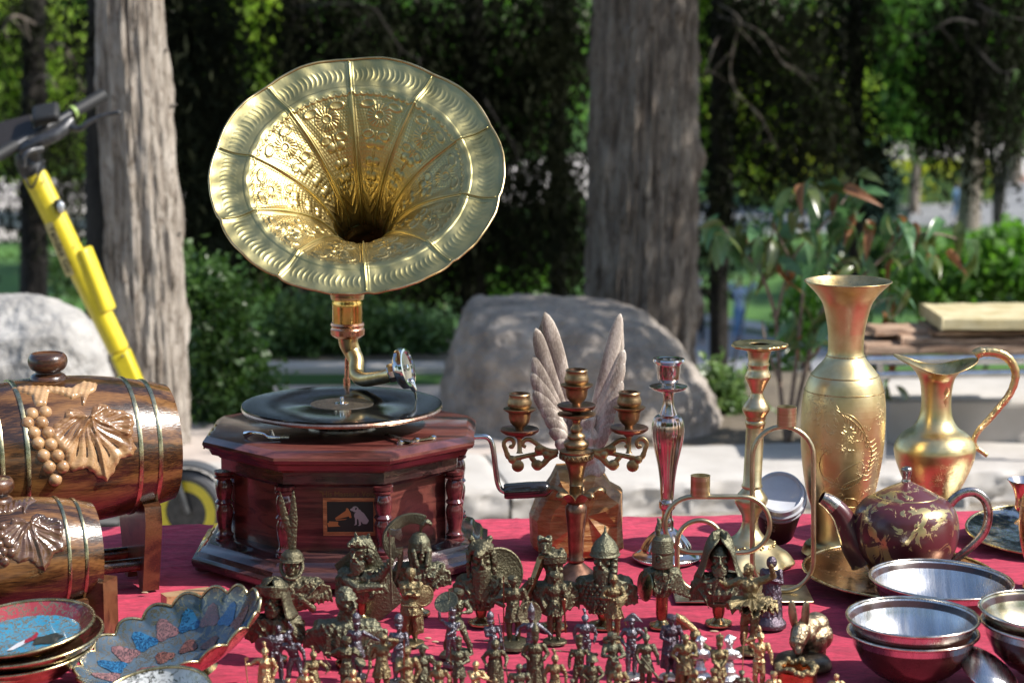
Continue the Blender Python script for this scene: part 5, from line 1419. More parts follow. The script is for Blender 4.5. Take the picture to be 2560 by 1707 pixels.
# chased leaves on the front, as thin raised strokes
def stroke(cx, Y, prof, pts, rad, mat, par, shear=0.0, name='chased_line'):
    P = []
    for x, y in smooth_path([(a, b_, 0) for a, b_ in pts], 5) and [(q.x, q.y) for q in smooth_path([(a, b_, 0) for a, b_ in pts], 5)]:
        z = atY(cx, y, Y).z; r = np.interp(-z, [-q[1] for q in prof], [q[0] for q in prof])
        xx = (x - cx) / ppm(Y, z); xx = max(-r * .98, min(r * .98, xx))
        P.append((par.location.x + shear * (z - TZ) + xx, Y - math.sqrt(r * r - xx * xx), z))
    b = MB(); n = len(P); b.tube(P, [rad * (.35 + .65 * math.sin(PI * i / (n - 1))) for i in range(n)], 5, flat=1); part(name, b, mat, par, 180)
for pts in [[(2075, 1010), (2110, 1020), (2135, 1045), (2150, 1075)], [(2060, 1100), (2040, 1130), (2045, 1170), (2070, 1190)], [(2085, 1200), (2110, 1200), (2140, 1180), (2150, 1150)], [(2145, 1080), (2165, 1110), (2160, 1150), (2140, 1180)], [(2075, 1190), (2090, 1160), (2120, 1140), (2145, 1130)], [(2100, 1225), (2130, 1230), (2135, 1250), (2110, 1248), (2112, 1238)]]:
    stroke(2105, VY, pv_, pts, .0011, M_brass, vase, .012)
for k in range(10):
    t = k / 9; x0, y0 = 2082 + 66 * t, 1012 + 62 * t ** 1.5
    stroke(2105, VY, pv_, [(x0, y0), (x0 + 10, y0 + 12), (x0 + 12 - 8 * t, y0 + 26)], .0009, M_brass, vase, .012)
for k in range(9):
    t = k / 8; x0, y0 = 2150 + 6 * math.sin(t * 5), 1085 + 95 * t
    stroke(2105, VY, pv_, [(x0, y0), (x0 + 12, y0 + 2), (x0 + 24, y0 - 6)], .0008, M_brass, vase, .012)
for k in range(8):
    t = k / 7; stroke(2105, VY, pv_, [(2092 + 44 * t, 1204 - 14 * t), (2098 + 44 * t, 1192 - 16 * t), (2110 + 42 * t, 1184 - 18 * t)], .0008, M_brass, vase, .012)

# jug
JY = 3.42; jc = atY(2337, 1117, JY)
zj0, zj1 = atY(2337, 1250, JY).z, atY(2337, 1140, JY).z
M_jug = engraved('engraved_brass_jug', (.58, .45, .21), (.71, .60, .34), 42, .7, .0010, .28, .42, True, zj0, zj1)
jug = thing('brass_jug', 'brass jug with a wavy pouring lip and a long curling handle', 'jug', (jc.x, JY, TZ))
pj = pprof(2337, JY, [(905, 92), (912, 78), (925, 60), (945, 45), (970, 39), (1000, 37), (1030, 39), (1052, 46), (1070, 60), (1082, 78), (1095, 91), (1117, 101), (1140, 99), (1160, 93), (1185, 83), (1210, 71), (1232, 58), (1250, 46), (1262, 38), (1280, 36), (1300, 48), (1320, 62), (1341, 66)], 4)
pj = [(r, max(z, TZ)) for r, z in pj]
ztop = pj[0][1]; zneck = pj[14][1]
b = MB(); b.lathe(pj[::-1], 110, T(jc.x, JY, 0))
def lipdef(b):
    V = np.concatenate(b.v)
    x = V[:, 0] - jc.x; y = V[:, 1] - JY; z = V[:, 2]
    w_ = np.clip((z - zneck) / (ztop - zneck), 0, 1) ** 1.5
    a = np.arctan2(y, x); r = np.hypot(x, y)
    k = 1 + w_ * (.13 * np.cos(2 * a) + .05 * np.cos(a - PI))
    b.v = [np.stack([jc.x + x * k, JY + y * k, z + w_ * (.0095 * np.cos(2 * a) - .003 * np.cos(a) - .002)], 1)]
    return b
part('body', lipdef(b), M_jug, jug, 180)
b = MB(); b.lathe([(r - .0015, z) for r, z in pj[:30]], 110, T(jc.x, JY, 0)); part('inside', lipdef(b), M_brass, jug, 180)
b = MB(); r = pj[0][0]; b.tube([(jc.x + r * math.cos(a), JY + r * math.sin(a), ztop) for a in np.linspace(0, 2 * PI, 96, endpoint=False)], .0013, 6, closed=True, up=(0, 0, 1)); part('lip', lipdef(b), M_brass, jug, 180)
def J7(x, y, Y=JY): return atY(1960 + x / 2.0633, 640 + y / 2.0633, Y)
P = smooth_path([J7(985, 512), J7(1010, 497), J7(1070, 495), J7(1130, 510), J7(1175, 550), J7(1195, 615), J7(1170, 700), J7(1110, 780), J7(1050, 850), J7(1000, 905), J7(980, 950), J7(990, 985), J7(1020, 1008), J7(1048, 1030)], 6)
n = len(P); b = MB(); b.tube(P, [(.0085 if i < n * .1 else .0078) * (1 - .62 * (i / n) ** 1.4) * (1 + .05 * math.sin(i * 2.1)) for i in range(n)], 12, flat=.75); part('handle', b, engraved('cast_brass', (.50, .36, .16), (.66, .50, .26), 60, .9, .0012, .25, .4, True, 0, 9), jug, 180)
for k in range(12):
    t = k / 11; a = R(-60 + 120 * t); stroke(2337, JY, pj, [(2345 + 6 * math.cos(a), 985 + 8 * math.sin(a)), (2345 + 22 * math.cos(a), 985 + 30 * math.sin(a))], .0007, M_brass, jug)
for k in range(16):
    a = 2 * PI * k / 16; stroke(2337, JY, pj, [(2337 + 9 * math.cos(a), 1178 + 8 * math.sin(a)), (2337 + 24 * math.cos(a), 1178 + 19 * math.sin(a))], .0008, M_brass, jug)

# plate under the teapot
M_etch = engraved('etched_copper_plate', (.30, .16, .10), (.48, .30, .20), 30, .9, .0012, .18, .3, True, 0, 9)
PY_ = 3.13; cpl = atY(2250, 1415, PY_)
dish('serving_plate', 'etched copper plate underneath the burgundy teapot', 'plate', Vector((cpl.x, PY_, TZ + .021)), (.03, -.03, 1), 240 / ppm(PY_, .77), .0125, M_etch, M_etch, M_etch, .62, foot=.5)
# teapot
TY = 3.15; tcx = atY(2264, 1318, TY)
def potmat():
    m, nt, b = newmat('flaking_burgundy')
    n = noise_n(nt, 30, 6, .62, dist=1.1); n2 = noise_n(nt, 8, 3, .5)
    ad = N(nt, 'ShaderNodeMath', operation='MULTIPLY_ADD'); ad.inputs[1].default_value = .55; nt.links.new(n2.outputs['Fac'], ad.inputs[0]); nt.links.new(n.outputs['Fac'], ad.inputs[2])
    r = ramp(nt, ad.outputs[0], [(.845, (.085, .018, .022)), (.855, (.46, .37, .18))])
    f = ramp(nt, ad.outputs[0], [(.845, 0), (.855, 1)])
    nt.links.new(r.outputs[0], b.inputs['Base Color']); 
    ml = N(nt, 'ShaderNodeMath', operation='MULTIPLY'); ml.inputs[1].default_value = .85; nt.links.new(f.outputs[0], ml.inputs[0]); nt.links.new(ml.outputs[0], b.inputs['Metallic'])
    b.inputs['Roughness'].default_value = .3; b.inputs['Coat Weight'].default_value = .35; b.inputs['Coat Roughness'].default_value = .18
    bump(nt, b, f.outputs[0], .5, -.0006 if False else .0005)
    return m
M_pot = potmat()
M_pewter = metal('pewter_tarnish', (.20, .17, .16), (.52, .46, .42), 70, .18, .36)
pot = thing('teapot', 'round burgundy teapot with flaking gold patches and a pewter handle', 'teapot', (tcx.x, TY, TZ + .008))
pt = pprof(2264, TY, [(1236, 74), (1240, 82), (1247, 97), (1262, 115), (1285, 127), (1318, 132), (1350, 129), (1380, 119), (1402, 104), (1420, 90), (1432, 86)], 4)
b = MB(); b.lathe(pt[::-1], 110, T(tcx.x, TY, 0), cap0=True); part('body', b, M_pot, pot, 60)
ld = pprof(2264, TY, [(1203, 10), (1206, 16), (1216, 38), (1228, 62), (1236, 75), (1239, 78), (1242, 77)], 3)
b = MB(); b.lathe(ld[::-1], 90, T(tcx.x, TY, 0)); lid = part('lid', b, M_pot, pot, 60)
b = MB(); r, z = 78 / ppm(TY, .88), atY(2264, 1239, TY).z; b.tube([(tcx.x + r * math.cos(a), TY + r * math.sin(a), z) for a in np.linspace(0, 2 * PI, 80, endpoint=False)], .0013, 6, closed=True, up=(0, 0, 1)); part('lid_rim', b, M_brass, lid, 180)
b = MB(); b.lathe(pprof(2262, TY, [(1166, 1), (1167, 11), (1174, 14), (1180, 13), (1196, 10), (1202, 12), (1206, 11)], 2)[::-1], 24, T(tcx.x - .001, TY, 0)); part('finial', b, M_pewter, lid, 60)
P = smooth_path([atY(2165, 1395, TY), atY(2140, 1362, TY), atY(2122, 1322, TY), atY(2104, 1286, TY), atY(2078, 1258, TY), atY(2054, 1243, TY)], 6)
n = len(P); b = MB(); b.tube(P, [(46 - 30 * (i / (n - 1)) ** .8) / ppm(TY, .85) for i in range(n)], 28, cap=False); part('spout', b, M_pot, pot, 180)
b = MB(); b.tube(P[-9:], [(46 - 30 * (i / (n - 1)) ** .8) / ppm(TY, .85) + .0004 for i in range(n - 9, n)], 28, cap=False); part('spout_tip', b, M_pewter, pot, 180)
P = smooth_path([atY(2368, 1270, TY), atY(2386, 1246, TY), atY(2412, 1231, TY), atY(2440, 1231, TY), atY(2464, 1252, TY), atY(2471, 1290, TY), atY(2460, 1330, TY), atY(2430, 1364, TY), atY(2392, 1395, TY), atY(2370, 1410, TY)], 6)
b = MB(); b.tube(P, [.0072 - .0015 * abs(i / len(P) - .1) for i in range(len(P))], 14, flat=.7); part('handle', b, M_pewter, pot, 180)

# ---- silver candlestick
SYY = 3.28; sc_ = atY(1669.6, 1100, SYY)
M_silver = metal('old_silver', (.44, .40, .39), (.66, .62, .60), 30, .10, .24, 1, .1, .0004)
M_nickel = metal('tarnished_nickel', (.50, .36, .30), (.60, .56, .54), 22, .10, .24, 1, .1, .0004)
cs = thing('candlestick', 'slender silver candlestick with a fluted vase-shaped stem', 'candlestick', (sc_.x, SYY, TZ))
pf = [(897, 26), (895, 32), (896, 39), (901, 41), (905, 38), (909, 33), (914, 31), (930, 30), (945, 28.5), (954, 24), (958, 17), (961, 17)]
b = MB(); b.lathe(pprof(1669.6, SYY, pf)[::-1], 64, T(sc_.x, SYY, 0)); part('candle_cup', b, M_silver, cs, 50)
b = MB(); b.lathe(pprof(1669.6, SYY, [(899, 26), (955, 20), (956, 0)]), 40, T(sc_.x, SYY, 0)); part('cup_inside', b, M_silver, cs)
b = MB(); b.lathe(pprof(1669.6, SYY, [(960, 14), (966, 30), (964, 44), (965, 48), (968, 48), (973, 40), (979, 22), (982, 16)]), 64, T(sc_.x, SYY, 0)); part('drip_pan', b, M_silver, cs, 60)
stp = pprof(1669.6, SYY, [(980, 16), (990, 13), (1008, 14), (1022, 18), (1033, 22), (1037, 24), (1039, 30), (1050, 37), (1070, 40), (1093, 39), (1119, 34), (1145, 28), (1164, 24), (1190, 20), (1209, 18), (1235, 17), (1247, 16), (1252, 20), (1260, 21), (1270, 19), (1276, 13), (1292, 13), (1300, 17), (1311, 17)], 2)
zf0, zf1 = atY(1669.6, 1235, SYY).z, atY(1669.6, 1042, SYY).z
b = MB(); b.lathe(stp[::-1], 128, T(sc_.x, SYY, 0), wob=lambda a, i: 1 + (.030 * abs(math.cos(a * 9)) if zf0 < stp[::-1][i][1] < zf1 else 0)); part('stem', b, M_nickel, cs, 180)
bp_ = pprof(1669.6, SYY, [(1310, 17), (1320, 19), (1328, 30), (1340, 43), (1353, 54), (1366, 61), (1374, 63), (1378, 70), (1386, 82), (1391, 84), (1396, 83)], 2); bp_ = [(r, max(z, TZ + .0)) for r, z in bp_]
zb0, zb1 = atY(1669.6, 1372, SYY).z, atY(1669.6, 1322, SYY).z
b = MB(); b.lathe(bp_[::-1], 128, T(sc_.x, SYY, 0), wob=lambda a, i: 1 + (.035 * abs(math.cos(a * 10)) if zb0 < bp_[::-1][i][1] < zb1 else 0), cap0=True); bs = part('base', b, M_silver, cs, 60)
b = MB(); r = 83.5 / ppm(SYY, TZ)
for k in range(80): a = 2 * PI * k / 80; b.ball((sc_.x + r * math.cos(a), SYY + r * math.sin(a), TZ + .004), .0016, 6, 4)
o = part('bead_edge', b, M_silver, bs, 180); o['kind'] = 'stuff'
# ---- brass candlestick
BY = 3.25; bc = atY(1875, 1100, BY)
M_bc = metal('brushed_brass', (.50, .42, .24), (.64, .56, .36), 16, .32, .46, 1, .2, .0004, stretch=(.2, .2, 2))
M_bcc = metal('coppery_brass', (.46, .35, .20), (.62, .50, .31), 16, .28, .42, 1, .2, .0004, stretch=(.2, .2, 2))
bcs = thing('candlestick', 'tall brass column candlestick with a lobed cast base and ruffled top plate', 'candlestick', (bc.x, BY, TZ))
LM = leanM(bc.x, BY, .035)
b = MB(); pz = pprof(1880, BY, [(861, 24), (858, 30), (860, 50), (858, 66), (862, 69), (867, 66), (872, 44), (876, 34)], 2)
b.lathe(pz, 96, LM, wob=lambda a, i: 1 + (.035 * math.cos(a * 14) + .02 * math.cos(a * 5 + 1) if pz[i][0] > .025 else 0)); part('drip_plate', b, M_brass, bcs, 60)
b = MB(); b.lathe(pprof(1880, BY, [(866, 24), (920, 18), (921, 0)]), 30, LM); part('socket', b, M_bcc, bcs)
b = MB(); b.lathe(pprof(1877, BY, [(870, 33), (885, 28), (905, 25), (908, 27), (914, 27), (917, 25), (928, 28), (938, 33), (944, 33), (950, 29), (962, 23), (978, 16), (983, 15), (986, 17), (990, 17), (1000, 23), (1012, 31), (1022, 35), (1026, 34), (1036, 28), (1042, 25), (1046, 26), (1050, 23), (1055, 26), (1062, 25), (1067, 23)])[::-1], 64, LM); part('upper_stem', b, M_bcc, bcs, 60)
b = MB(); b.lathe(pprof(1875, BY, [(1066, 22.5), (1208, 23), (1212, 26), (1217, 26), (1220, 23), (1234, 34), (1245, 41), (1255, 41), (1266, 34), (1284, 23), (1296, 20), (1300, 19)])[::-1], 64, LM); part('column', b, M_bc, bcs, 60)
bb_ = pprof(1870, BY, [(1299, 20), (1305, 20), (1320, 24), (1335, 34), (1346, 48), (1352, 60), (1358, 64), (1366, 74), (1380, 92), (1395, 104), (1404, 110), (1410, 109)], 3); bb_ = [(r, max(z, TZ)) for r, z in bb_]
b = MB(); b.lathe(bb_[::-1], 120, LM, wob=lambda a, i: 1 + (.07 * math.cos(a * 6) * min(1, max(0, (bb_[::-1][i][0] - .036) / .02))), cap0=True); bso = part('base', b, M_bc, bcs, 60)
b = MB()
for k in range(54):
    a = 2 * PI * k / 54; rr = (62 + 4 * math.sin(k * 2.3)) / ppm(BY, .78); b.ball((bc.x + rr * math.cos(a), BY + rr * math.sin(a), atY(1870, 1358, BY).z + .0015 * math.sin(k * 1.7)), (.0034, .0030, .0020), 7, 5)
o = part('floral_band', b, M_brass, bso, 180); o['kind'] = 'stuff'
# ---- three armed candelabra
KY = 3.15; kc = atY(1441, 1100, KY)
M_kb = metal('antique_brass', (.18, .115, .06), (.36, .25, .14), 45, .34, .52, 1, .25, .0006)
M_kc = metal('antique_copper', (.15, .08, .055), (.28, .16, .11), 45, .3, .48, 1, .25, .0006)
cd = thing('candelabra', 'antique brass candelabra with three cups on pierced scroll arms', 'candelabra', (kc.x, KY, TZ))
KM_ = T(kc.x, KY, 0)
def kl(name, pts, mat=M_kb, M=KM_, seg=48, par=cd, cx=1441, **k):
    b = MB(); b.lathe(pprof(cx, KY, pts)[::-1], seg, M, **k); return part(name, b, mat, par, 50)
def candle_cup(cx, dy, M, y0):
    P = [(923, 21), (923, 26), (926, 28), (931, 26), (938, 28), (946, 31), (954, 30), (959, 25), (961, 24)]
    kl('cup', [(y + dy, r) for y, r in P], M_kb, M, cx=cx)
    kl('cup_inside', [(924 + dy, 22), (950 + dy, 18), (951 + dy, 0)], M_kc, M, 24, cx=cx)
    kl('cup_collar', [(961 + dy, 24), (960 + dy, 34), (961 + dy, 41), (964 + dy, 40), (970 + dy, 30), (974 + dy, 28), (985 + dy, 27), (995 + dy, 24), (1003 + dy, 17), (1008 + dy, 11), (1016 + dy, 11)], M_kb, M, cx=cx)
    kl('drip_plate', [(1015 + dy, 11), (1016 + dy, 30), (1010 + dy, 46), (1012 + dy, 49), (1017 + dy, 48), (1024 + dy, 38), (1029 + dy, 14), (1034 + dy, 11)], M_kc, M, cx=cx)
candle_cup(1441, 0, KM_, 0)
kl('saucer', [(1033, 12), (1031, 42), (1033, 48), (1037, 47), (1044, 28), (1048, 14)])
kl('stem', [(1047, 14), (1055, 10), (1063, 10), (1068, 15), (1076, 15), (1080, 13), (1086, 22), (1093, 23), (1097, 20), (1103, 30), (1110, 33), (1116, 30), (1119, 26), (1123, 36), (1126, 43), (1129, 43), (1131, 41)])
kl('hub', [(1131, 40), (1133, 42), (1146, 41), (1149, 36)], M_kb)
for k in range(22):
    a = 2 * PI * k / 22; r = 42.3 / ppm(KY, .93); z0_, z1_ = atY(1441, 1145, KY).z, atY(1441, 1134, KY).z
    b = MB(); b.tube([(kc.x + r * math.cos(a), KY + r * math.sin(a), z0_), (kc.x + r * math.cos(a + .14), KY + r * math.sin(a + .14), z1_), (kc.x + r * math.cos(a + .28), KY + r * math.sin(a + .28), z0_)], .0009, 5, up=(0, 0, 1)); part('zigzag', b, M_kb, cd, 0)
kl('lower_stem', [(1148, 38), (1152, 30), (1162, 25), (1186, 19), (1208, 16), (1212, 18), (1216, 16), (1224, 17), (1228, 14), (1240, 16), (1244, 20), (1250, 22)])
kl('trunk', [(1248, 16), (1258, 20), (1266, 27), (1280, 27), (1300, 24), (1330, 21), (1370, 19), (1392, 18), (1396, 21), (1402, 21), (1405, 18), (1412, 26), (1424, 40), (1438, 58), (1448, 66), (1453, 67)], M_kc)
for k in range(5):
    a = -PI / 2 + 2 * PI * k / 5 + .55
    M = KM_ @ Matrix.Rotation(a, 4, 'Z')
    z0_ = atY(1441, 1262, KY).z; G = np.zeros((7, 9, 3))
    for i in range(7):
        t = i / 6; r = .010 + .034 * t; z = z0_ + .027 * math.sin(t * 1.9) - .006 * t ** 4; w_ = .011 * math.sin(PI * (.22 + .70 * t)) 
        for j in range(9):
            s = (j - 4) / 4; G[i, j] = (r - .003 * s * s, w_ * s, z - .005 * abs(s) * t)
    b = MB(); b.grid(G); me = b.mesh('petal'); me.transform(M); o = part('petal', me, M_kb, cd, 180); md = o.modifiers.new('thick', 'SOLIDIFY'); md.thickness = .0018
def C5(x, y, Y=KY): return atY(1200 + x / 2.24, 740 + y / 2.24, Y)
for side, cx, dy in ((-1, 1299, 60), (1, 1573, 56)):
    cM = T(atY(cx, 1000, KY).x, KY, 0)
    candle_cup(cx, dy, cM, 0)
    kl('arm_post', [(1090, 8), (1100, 6), (1128, 6), (1132, 9)], M_kb, cM, 16, cx=cx)
    def A(x, y):
        if side == 1: x = 1063 - x + 4
        return C5(x, y)
    arm = None
    def flatcurve(pts, w0, w1=None, n=6):
        global arm
        P = smooth_path([A(x, y) for x, y in pts], n); m = len(P); w1 = w1 or w0
        bb2 = MB(); bb2.tube(P, [(w0 + (w1 - w0) * i / (m - 1)) / 2.24 / ppm(KY, .93) for i in range(m)], 10, flat=1, up=(0, 1, 0))
        V = np.concatenate(bb2.v); V[:, 1] = KY + (V[:, 1] - KY) * .42; bb2.v = [V]; return bb2
    b = MB()
    curves = [([(440, 868), (400, 868), (350, 850), (300, 815), (270, 802), (245, 812), (240, 835), (258, 845)], 17, 11),
              ([(430, 880), (385, 905), (355, 938), (325, 955), (302, 945), (305, 925), (285, 902)], 20, 16),
              ([(400, 872), (340, 880), (290, 888), (235, 900), (190, 908), (160, 900), (150, 880)], 13, 17),
              ([(158, 905), (143, 860), (133, 825), (150, 802), (175, 800), (190, 820), (180, 845), (162, 838)], 15, 11),
              ([(200, 912), (205, 940), (215, 960)], 12, 14)]
    for pts, w0, w1 in curves:
        q = flatcurve(pts, w0, w1); b.v += q.v; n0 = b.n; b.f += [tuple(i + n0 for i in f) for f in q.f]; b.n += q.n
    for (x, y, r) in [(212, 950, 36), (322, 946, 32), (330, 858, 26), (180, 915, 24), (372, 888, 22)]:
        p = A(x, y); rr = r / 2.24 / ppm(KY, .93); b.ball(p, (rr, .0032, rr), 18, 8)
    me = b.mesh('scroll_arm'); o = part('scroll_arm', me, M_kb, cd, 180)
    rm = o.modifiers.new('join', 'REMESH'); rm.mode = 'VOXEL'; rm.voxel_size = .0009; rm.use_smooth_shade = True

# ---- winged carving on an amber block
WY = 3.33; M_wing = wood('weathered_wood', (.26, .21, .17), (.42, .35, .29), (.58, .51, .44), 16, (5, 5, 1), .6, .1, 18, .4)
def ambermat():
    m, nt, b = newmat('amber_wood')
    n = noise_n(nt, 30, 5, .6, stretch=(1, 1, 4)); n2 = noise_n(nt, 12, 3, .6)
    r = ramp(nt, n.outputs['Fac'], [(.3, (.18, .07, .02)), (.5, (.36, .17, .05)), (.72, (.52, .32, .14))])
    nt.links.new(r.outputs[0], b.inputs['Base Color']); b.inputs['Roughness'].default_value = .5; b.inputs['Coat Weight'].default_value = .12
    bump(nt, b, n.outputs['Fac'], .8, .004); return m
M_amber = ambermat()
eg = thing('winged_carving', 'carved wooden bird with two raised pale wings on a glossy amber block', 'carving', (C5(540, 1400, WY).x, WY, TZ))
def feather(p0, p1, w_, bend, th=.0035, mat=M_wing, Y0=0, name='feather', par=None):
    a, c = C5(*p0, WY + Y0), C5(*p1, WY + Y0 * 1.0)
    mid = (a + c) / 2 + Vector((bend, -.004, 0))
    P = smooth_path([a, mid, c], 7); n = len(P); w_ = 1.7 * w_ / 2.24 / ppm(WY, 1)
    b = MB(); b.tube(P, [w_ * (.55 + .5 * math.sin(PI * min(1, i / (n - 1) * .8))) * (1 - (i / (n - 1)) ** 9) + .0008 for i in range(n)], 12, up=(1, 0, 0))
    V = np.concatenate(b.v); c0y = WY + Y0; V[:, 1] = c0y + (V[:, 1] - c0y) * .32; b.v = [V]
    part(name, b, mat, par or eg, 180)
def plate(pts, y0, y1, name, mat=M_wing):
    P = [C5(x, y, WY) for x, y in pts]; b = MB(); b.prism([(p.x, p.z) for p in P], WY + y0, WY + y1, bev=.12); return part(name, b, mat, eg, 25)
lw_ = plate([(360, 95), (385, 140), (420, 240), (455, 330), (490, 420), (505, 560), (530, 700), (560, 860), (470, 880), (440, 800), (400, 700), (370, 600), (340, 500), (325, 400), (330, 300), (330, 180)], -.003, .006, 'wing')
rw_ = plate([(785, 105), (802, 160), (808, 280), (792, 400), (775, 480), (745, 560), (720, 650), (700, 760), (670, 880), (620, 880), (610, 780), (630, 640), (665, 500), (710, 380), (750, 230), (772, 130)], -.003, .006, 'wing')
for k, (p0, p1, w_, bd) in enumerate([((500, 640), (362, 90), 26, .002), ((470, 640), (312, 180), 24, -.003), ((460, 680), (300, 335), 24, -.003), ((470, 720), (292, 425), 24, -.002), ((480, 760), (302, 520), 24, -.001), ((490, 790), (345, 605), 24, 0), ((500, 810), (368, 665), 22, 0), ((510, 840), (395, 735), 22, 0), ((520, 870), (425, 805), 20, 0)]):
    feather(p0, p1, w_, bd, Y0=-.006 - .0018 * k, par=lw_)
for k, (p0, p1, w_, bd) in enumerate([((640, 640), (787, 98), 22, .002), ((640, 690), (808, 300), 20, .003), ((640, 720), (804, 370), 20, .003), ((640, 760), (795, 470), 20, .003), ((640, 790), (772, 548), 18, .002), ((640, 820), (748, 650), 18, 0), ((640, 850), (735, 705), 18, 0), ((640, 880), (712, 755), 16, 0)]):
    feather(p0, p1, w_, bd, Y0=-.006 - .0018 * k, par=rw_)
b = MB()
for (x, y, r, ry_) in [(590, 700, 62, .02), (600, 790, 70, .028), (600, 880, 78, .03), (580, 980, 70, .03), (640, 960, 60, .028), (545, 640, 40, .016)]:
    p = C5(x, y, WY - .006); rr = r / 2.24 / ppm(WY, .95); b.ball(p, (rr, ry_, rr * 1.15), 16, 10)
o = part('bird_body', b, M_wing, eg, 180); rm = o.modifiers.new('r', 'REMESH'); rm.mode = 'VOXEL'; rm.voxel_size = .003; rm.use_smooth_shade = True
dm = o.modifiers.new('d', 'DISPLACE'); tx = bpy.data.textures.new('chisel', 'VORONOI'); tx.noise_scale = .012; dm.texture = tx; dm.strength = .006; dm.texture_coords = 'GLOBAL'
rb = [(430, 955), (650, 950), (700, 1000), (745, 1060), (792, 1095), (797, 1250), (795, 1395), (750, 1455), (560, 1470), (340, 1440), (284, 1385), (284, 1225), (320, 1130), (385, 1030)]
P = [C5(x, y, WY) for x, y in rb]; hz = 7
b = MB(); rnd = random.Random(4); rings = []
for j, (yy, k) in enumerate([(-.062, .60), (-.058, .86), (-.034, .985), (-.004, 1.0), (.030, .97), (.05, .8)]):
    cxx = sum(p.x for p in P) / len(P); czz = sum(p.z for p in P) / len(P) - .012
    rings.append([(cxx + (p.x - cxx) * (k + rnd.uniform(-.035, .035)), WY + .012 + yy + rnd.uniform(-.006, .006), max(TZ + (.0 if j in (2, 3, 4) else .001), czz + (p.z - czz) * (k + rnd.uniform(-.035, .035)))) for p in P])
n = len(P); v = [q for r_ in rings for q in r_]
ff = [(j * n + (i + 1) % n, j * n + i, (j + 1) * n + i, (j + 1) * n + (i + 1) % n) for j in range(5) for i in range(n)]
fc = len(v); c0 = np.mean(rings[0], 0); v.append(tuple(c0 + np.array([.01, -.004, .01]))); c9 = np.mean(rings[-1], 0); v.append(tuple(c9))
ff += [(i, (i + 1) % n, fc) for i in range(n)] + [(5 * n + (i + 1) % n, 5 * n + i, fc + 1) for i in range(n)]
b.add(v, [f[::-1] if len(f) == 4 else f for f in ff]); o = part('amber_block', b, M_amber, eg, 0)

# ---- wire candle holder
HY = 3.08; M_wire = metal('satin_brass_wire', (.42, .35, .22), (.54, .47, .32), 40, .28, .4)
h_ = thing('wire_candle_holder', 'modern brass wire candle holder of three loops and two cups on a flat plate', 'candle holder', (atY(1860, 1300, HY).x, HY, TZ))
def stadium(x0, x1, y0, y1, Y):
    r = min(x1 - x0, y1 - y0) / 2; P = []
    if y1 - y0 > x1 - x0:
        cx = (x0 + x1) / 2
        for a in np.linspace(PI, 0, 16): P.append((cx + r * math.cos(a), y0 + r - r * math.sin(a)))
        for a in np.linspace(0, -PI, 16): P.append((cx + r * math.cos(a), y1 - r - r * math.sin(a)))
    else:
        cy = (y0 + y1) / 2
        for a in np.linspace(-PI / 2, PI / 2, 16): P.append((x1 - r + r * math.cos(a), cy + r * math.sin(a)))
        for a in np.linspace(PI / 2, 3 * PI / 2, 16): P.append((x0 + r + r * math.cos(a), cy + r * math.sin(a)))
    return [atY(x, y, Y) for x, y in P]
for (x0, x1, y0, y1, dY) in [(1881, 2034, 1066, 1476, .0), (1662, 1925, 1241, 1381, -.0085), (1693, 1806, 1300, 1476, -.017)]:
    b = MB(); b.tube(stadium(x0, x1, y0, y1, HY + dY), .0036, 12, closed=True, up=(0, 1, 0)); part('loop', b, M_wire, h_, 180)
for (x, y0, y1, dY) in [(1750.5, 1183, 1238, -.0085), (1966, 1011, 1063, 0)]:
    p = atY(x, y1, HY + dY); r = 24.5 / ppm(HY, 1); zt_ = atY(x, y0 + 5, HY + dY).z
    b = MB(); b.lathe([(0, p.z), (r * .97, p.z), (r, p.z + .001), (r, zt_ - .001), (r * 1.03, zt_), (r * .93, zt_), (r * .93, p.z + .003), (0, p.z + .003)], 48, T(p.x, p.y, 0)); part('cup', b, metal('cup_brass', (.44, .36, .20), (.54, .48, .32), 40, .38, .52, stretch=(.1, .1, 3)), h_, 40)
q0, q1 = onT(1688, 1506), onT(2034, 1506); b = MB(); b.box(q0.x, q1.x, HY - .045, HY + .043, TZ + .0005, TZ + .0035); o = part('base_plate', b, M_wire, h_, 30); o.modifiers.new('b', 'BEVEL').width = .001

# ---- takeaway cup leaning behind the candlesticks
M_lidp = plain('white_plastic_lid', (.62, .63, .68), .3, coat=.3)
M_cup = dielectric('brown_paper_cup', (.030, .016, .012), (.055, .030, .022), 8, .45, .05, .001)
cl_ = atY(1949, 1240, 3.29); ca = Vector((-.06, -math.cos(R(44)), math.sin(R(44)))).normalized()
CM = frame_to(cl_, ca); cup = thing('coffee_cup', 'dark brown paper coffee cup with a white plastic lid, leaning towards the viewer', 'cup', tuple(cl_ - ca * .1))
R0 = 65 / ppm(3.29, .85)
b = MB(); b.lathe([(0, -.098), (R0 * .66, -.098), (R0 * .68, -.102), (R0 * .97, -.008), (R0 * .97, -.004)], 64, CM); part('paper_body', b, M_cup, cup, 40)
b = MB(); b.lathe([(R0 * .97, -.012), (R0 * 1.05, -.012), (R0 * 1.06, -.008), (R0 * 1.02, -.006), (R0 * 1.05, -.003), (R0 * 1.04, .001), (R0 * .97, .003), (R0 * .93, .012), (R0 * .86, .0135), (R0 * .80, .008), (R0 * .74, .007), (0, .0065)], 72, CM); part('plastic_lid', b, M_lidp, cup, 30)
b = MB(); b.ball((-R0 * .80, -.002 + R0 * .33, .0125), (.0028, .0062, .0012), 10, 6, CM); part('sip_hole', b, plain('sip_brown', (.25, .14, .06), .6), cup)
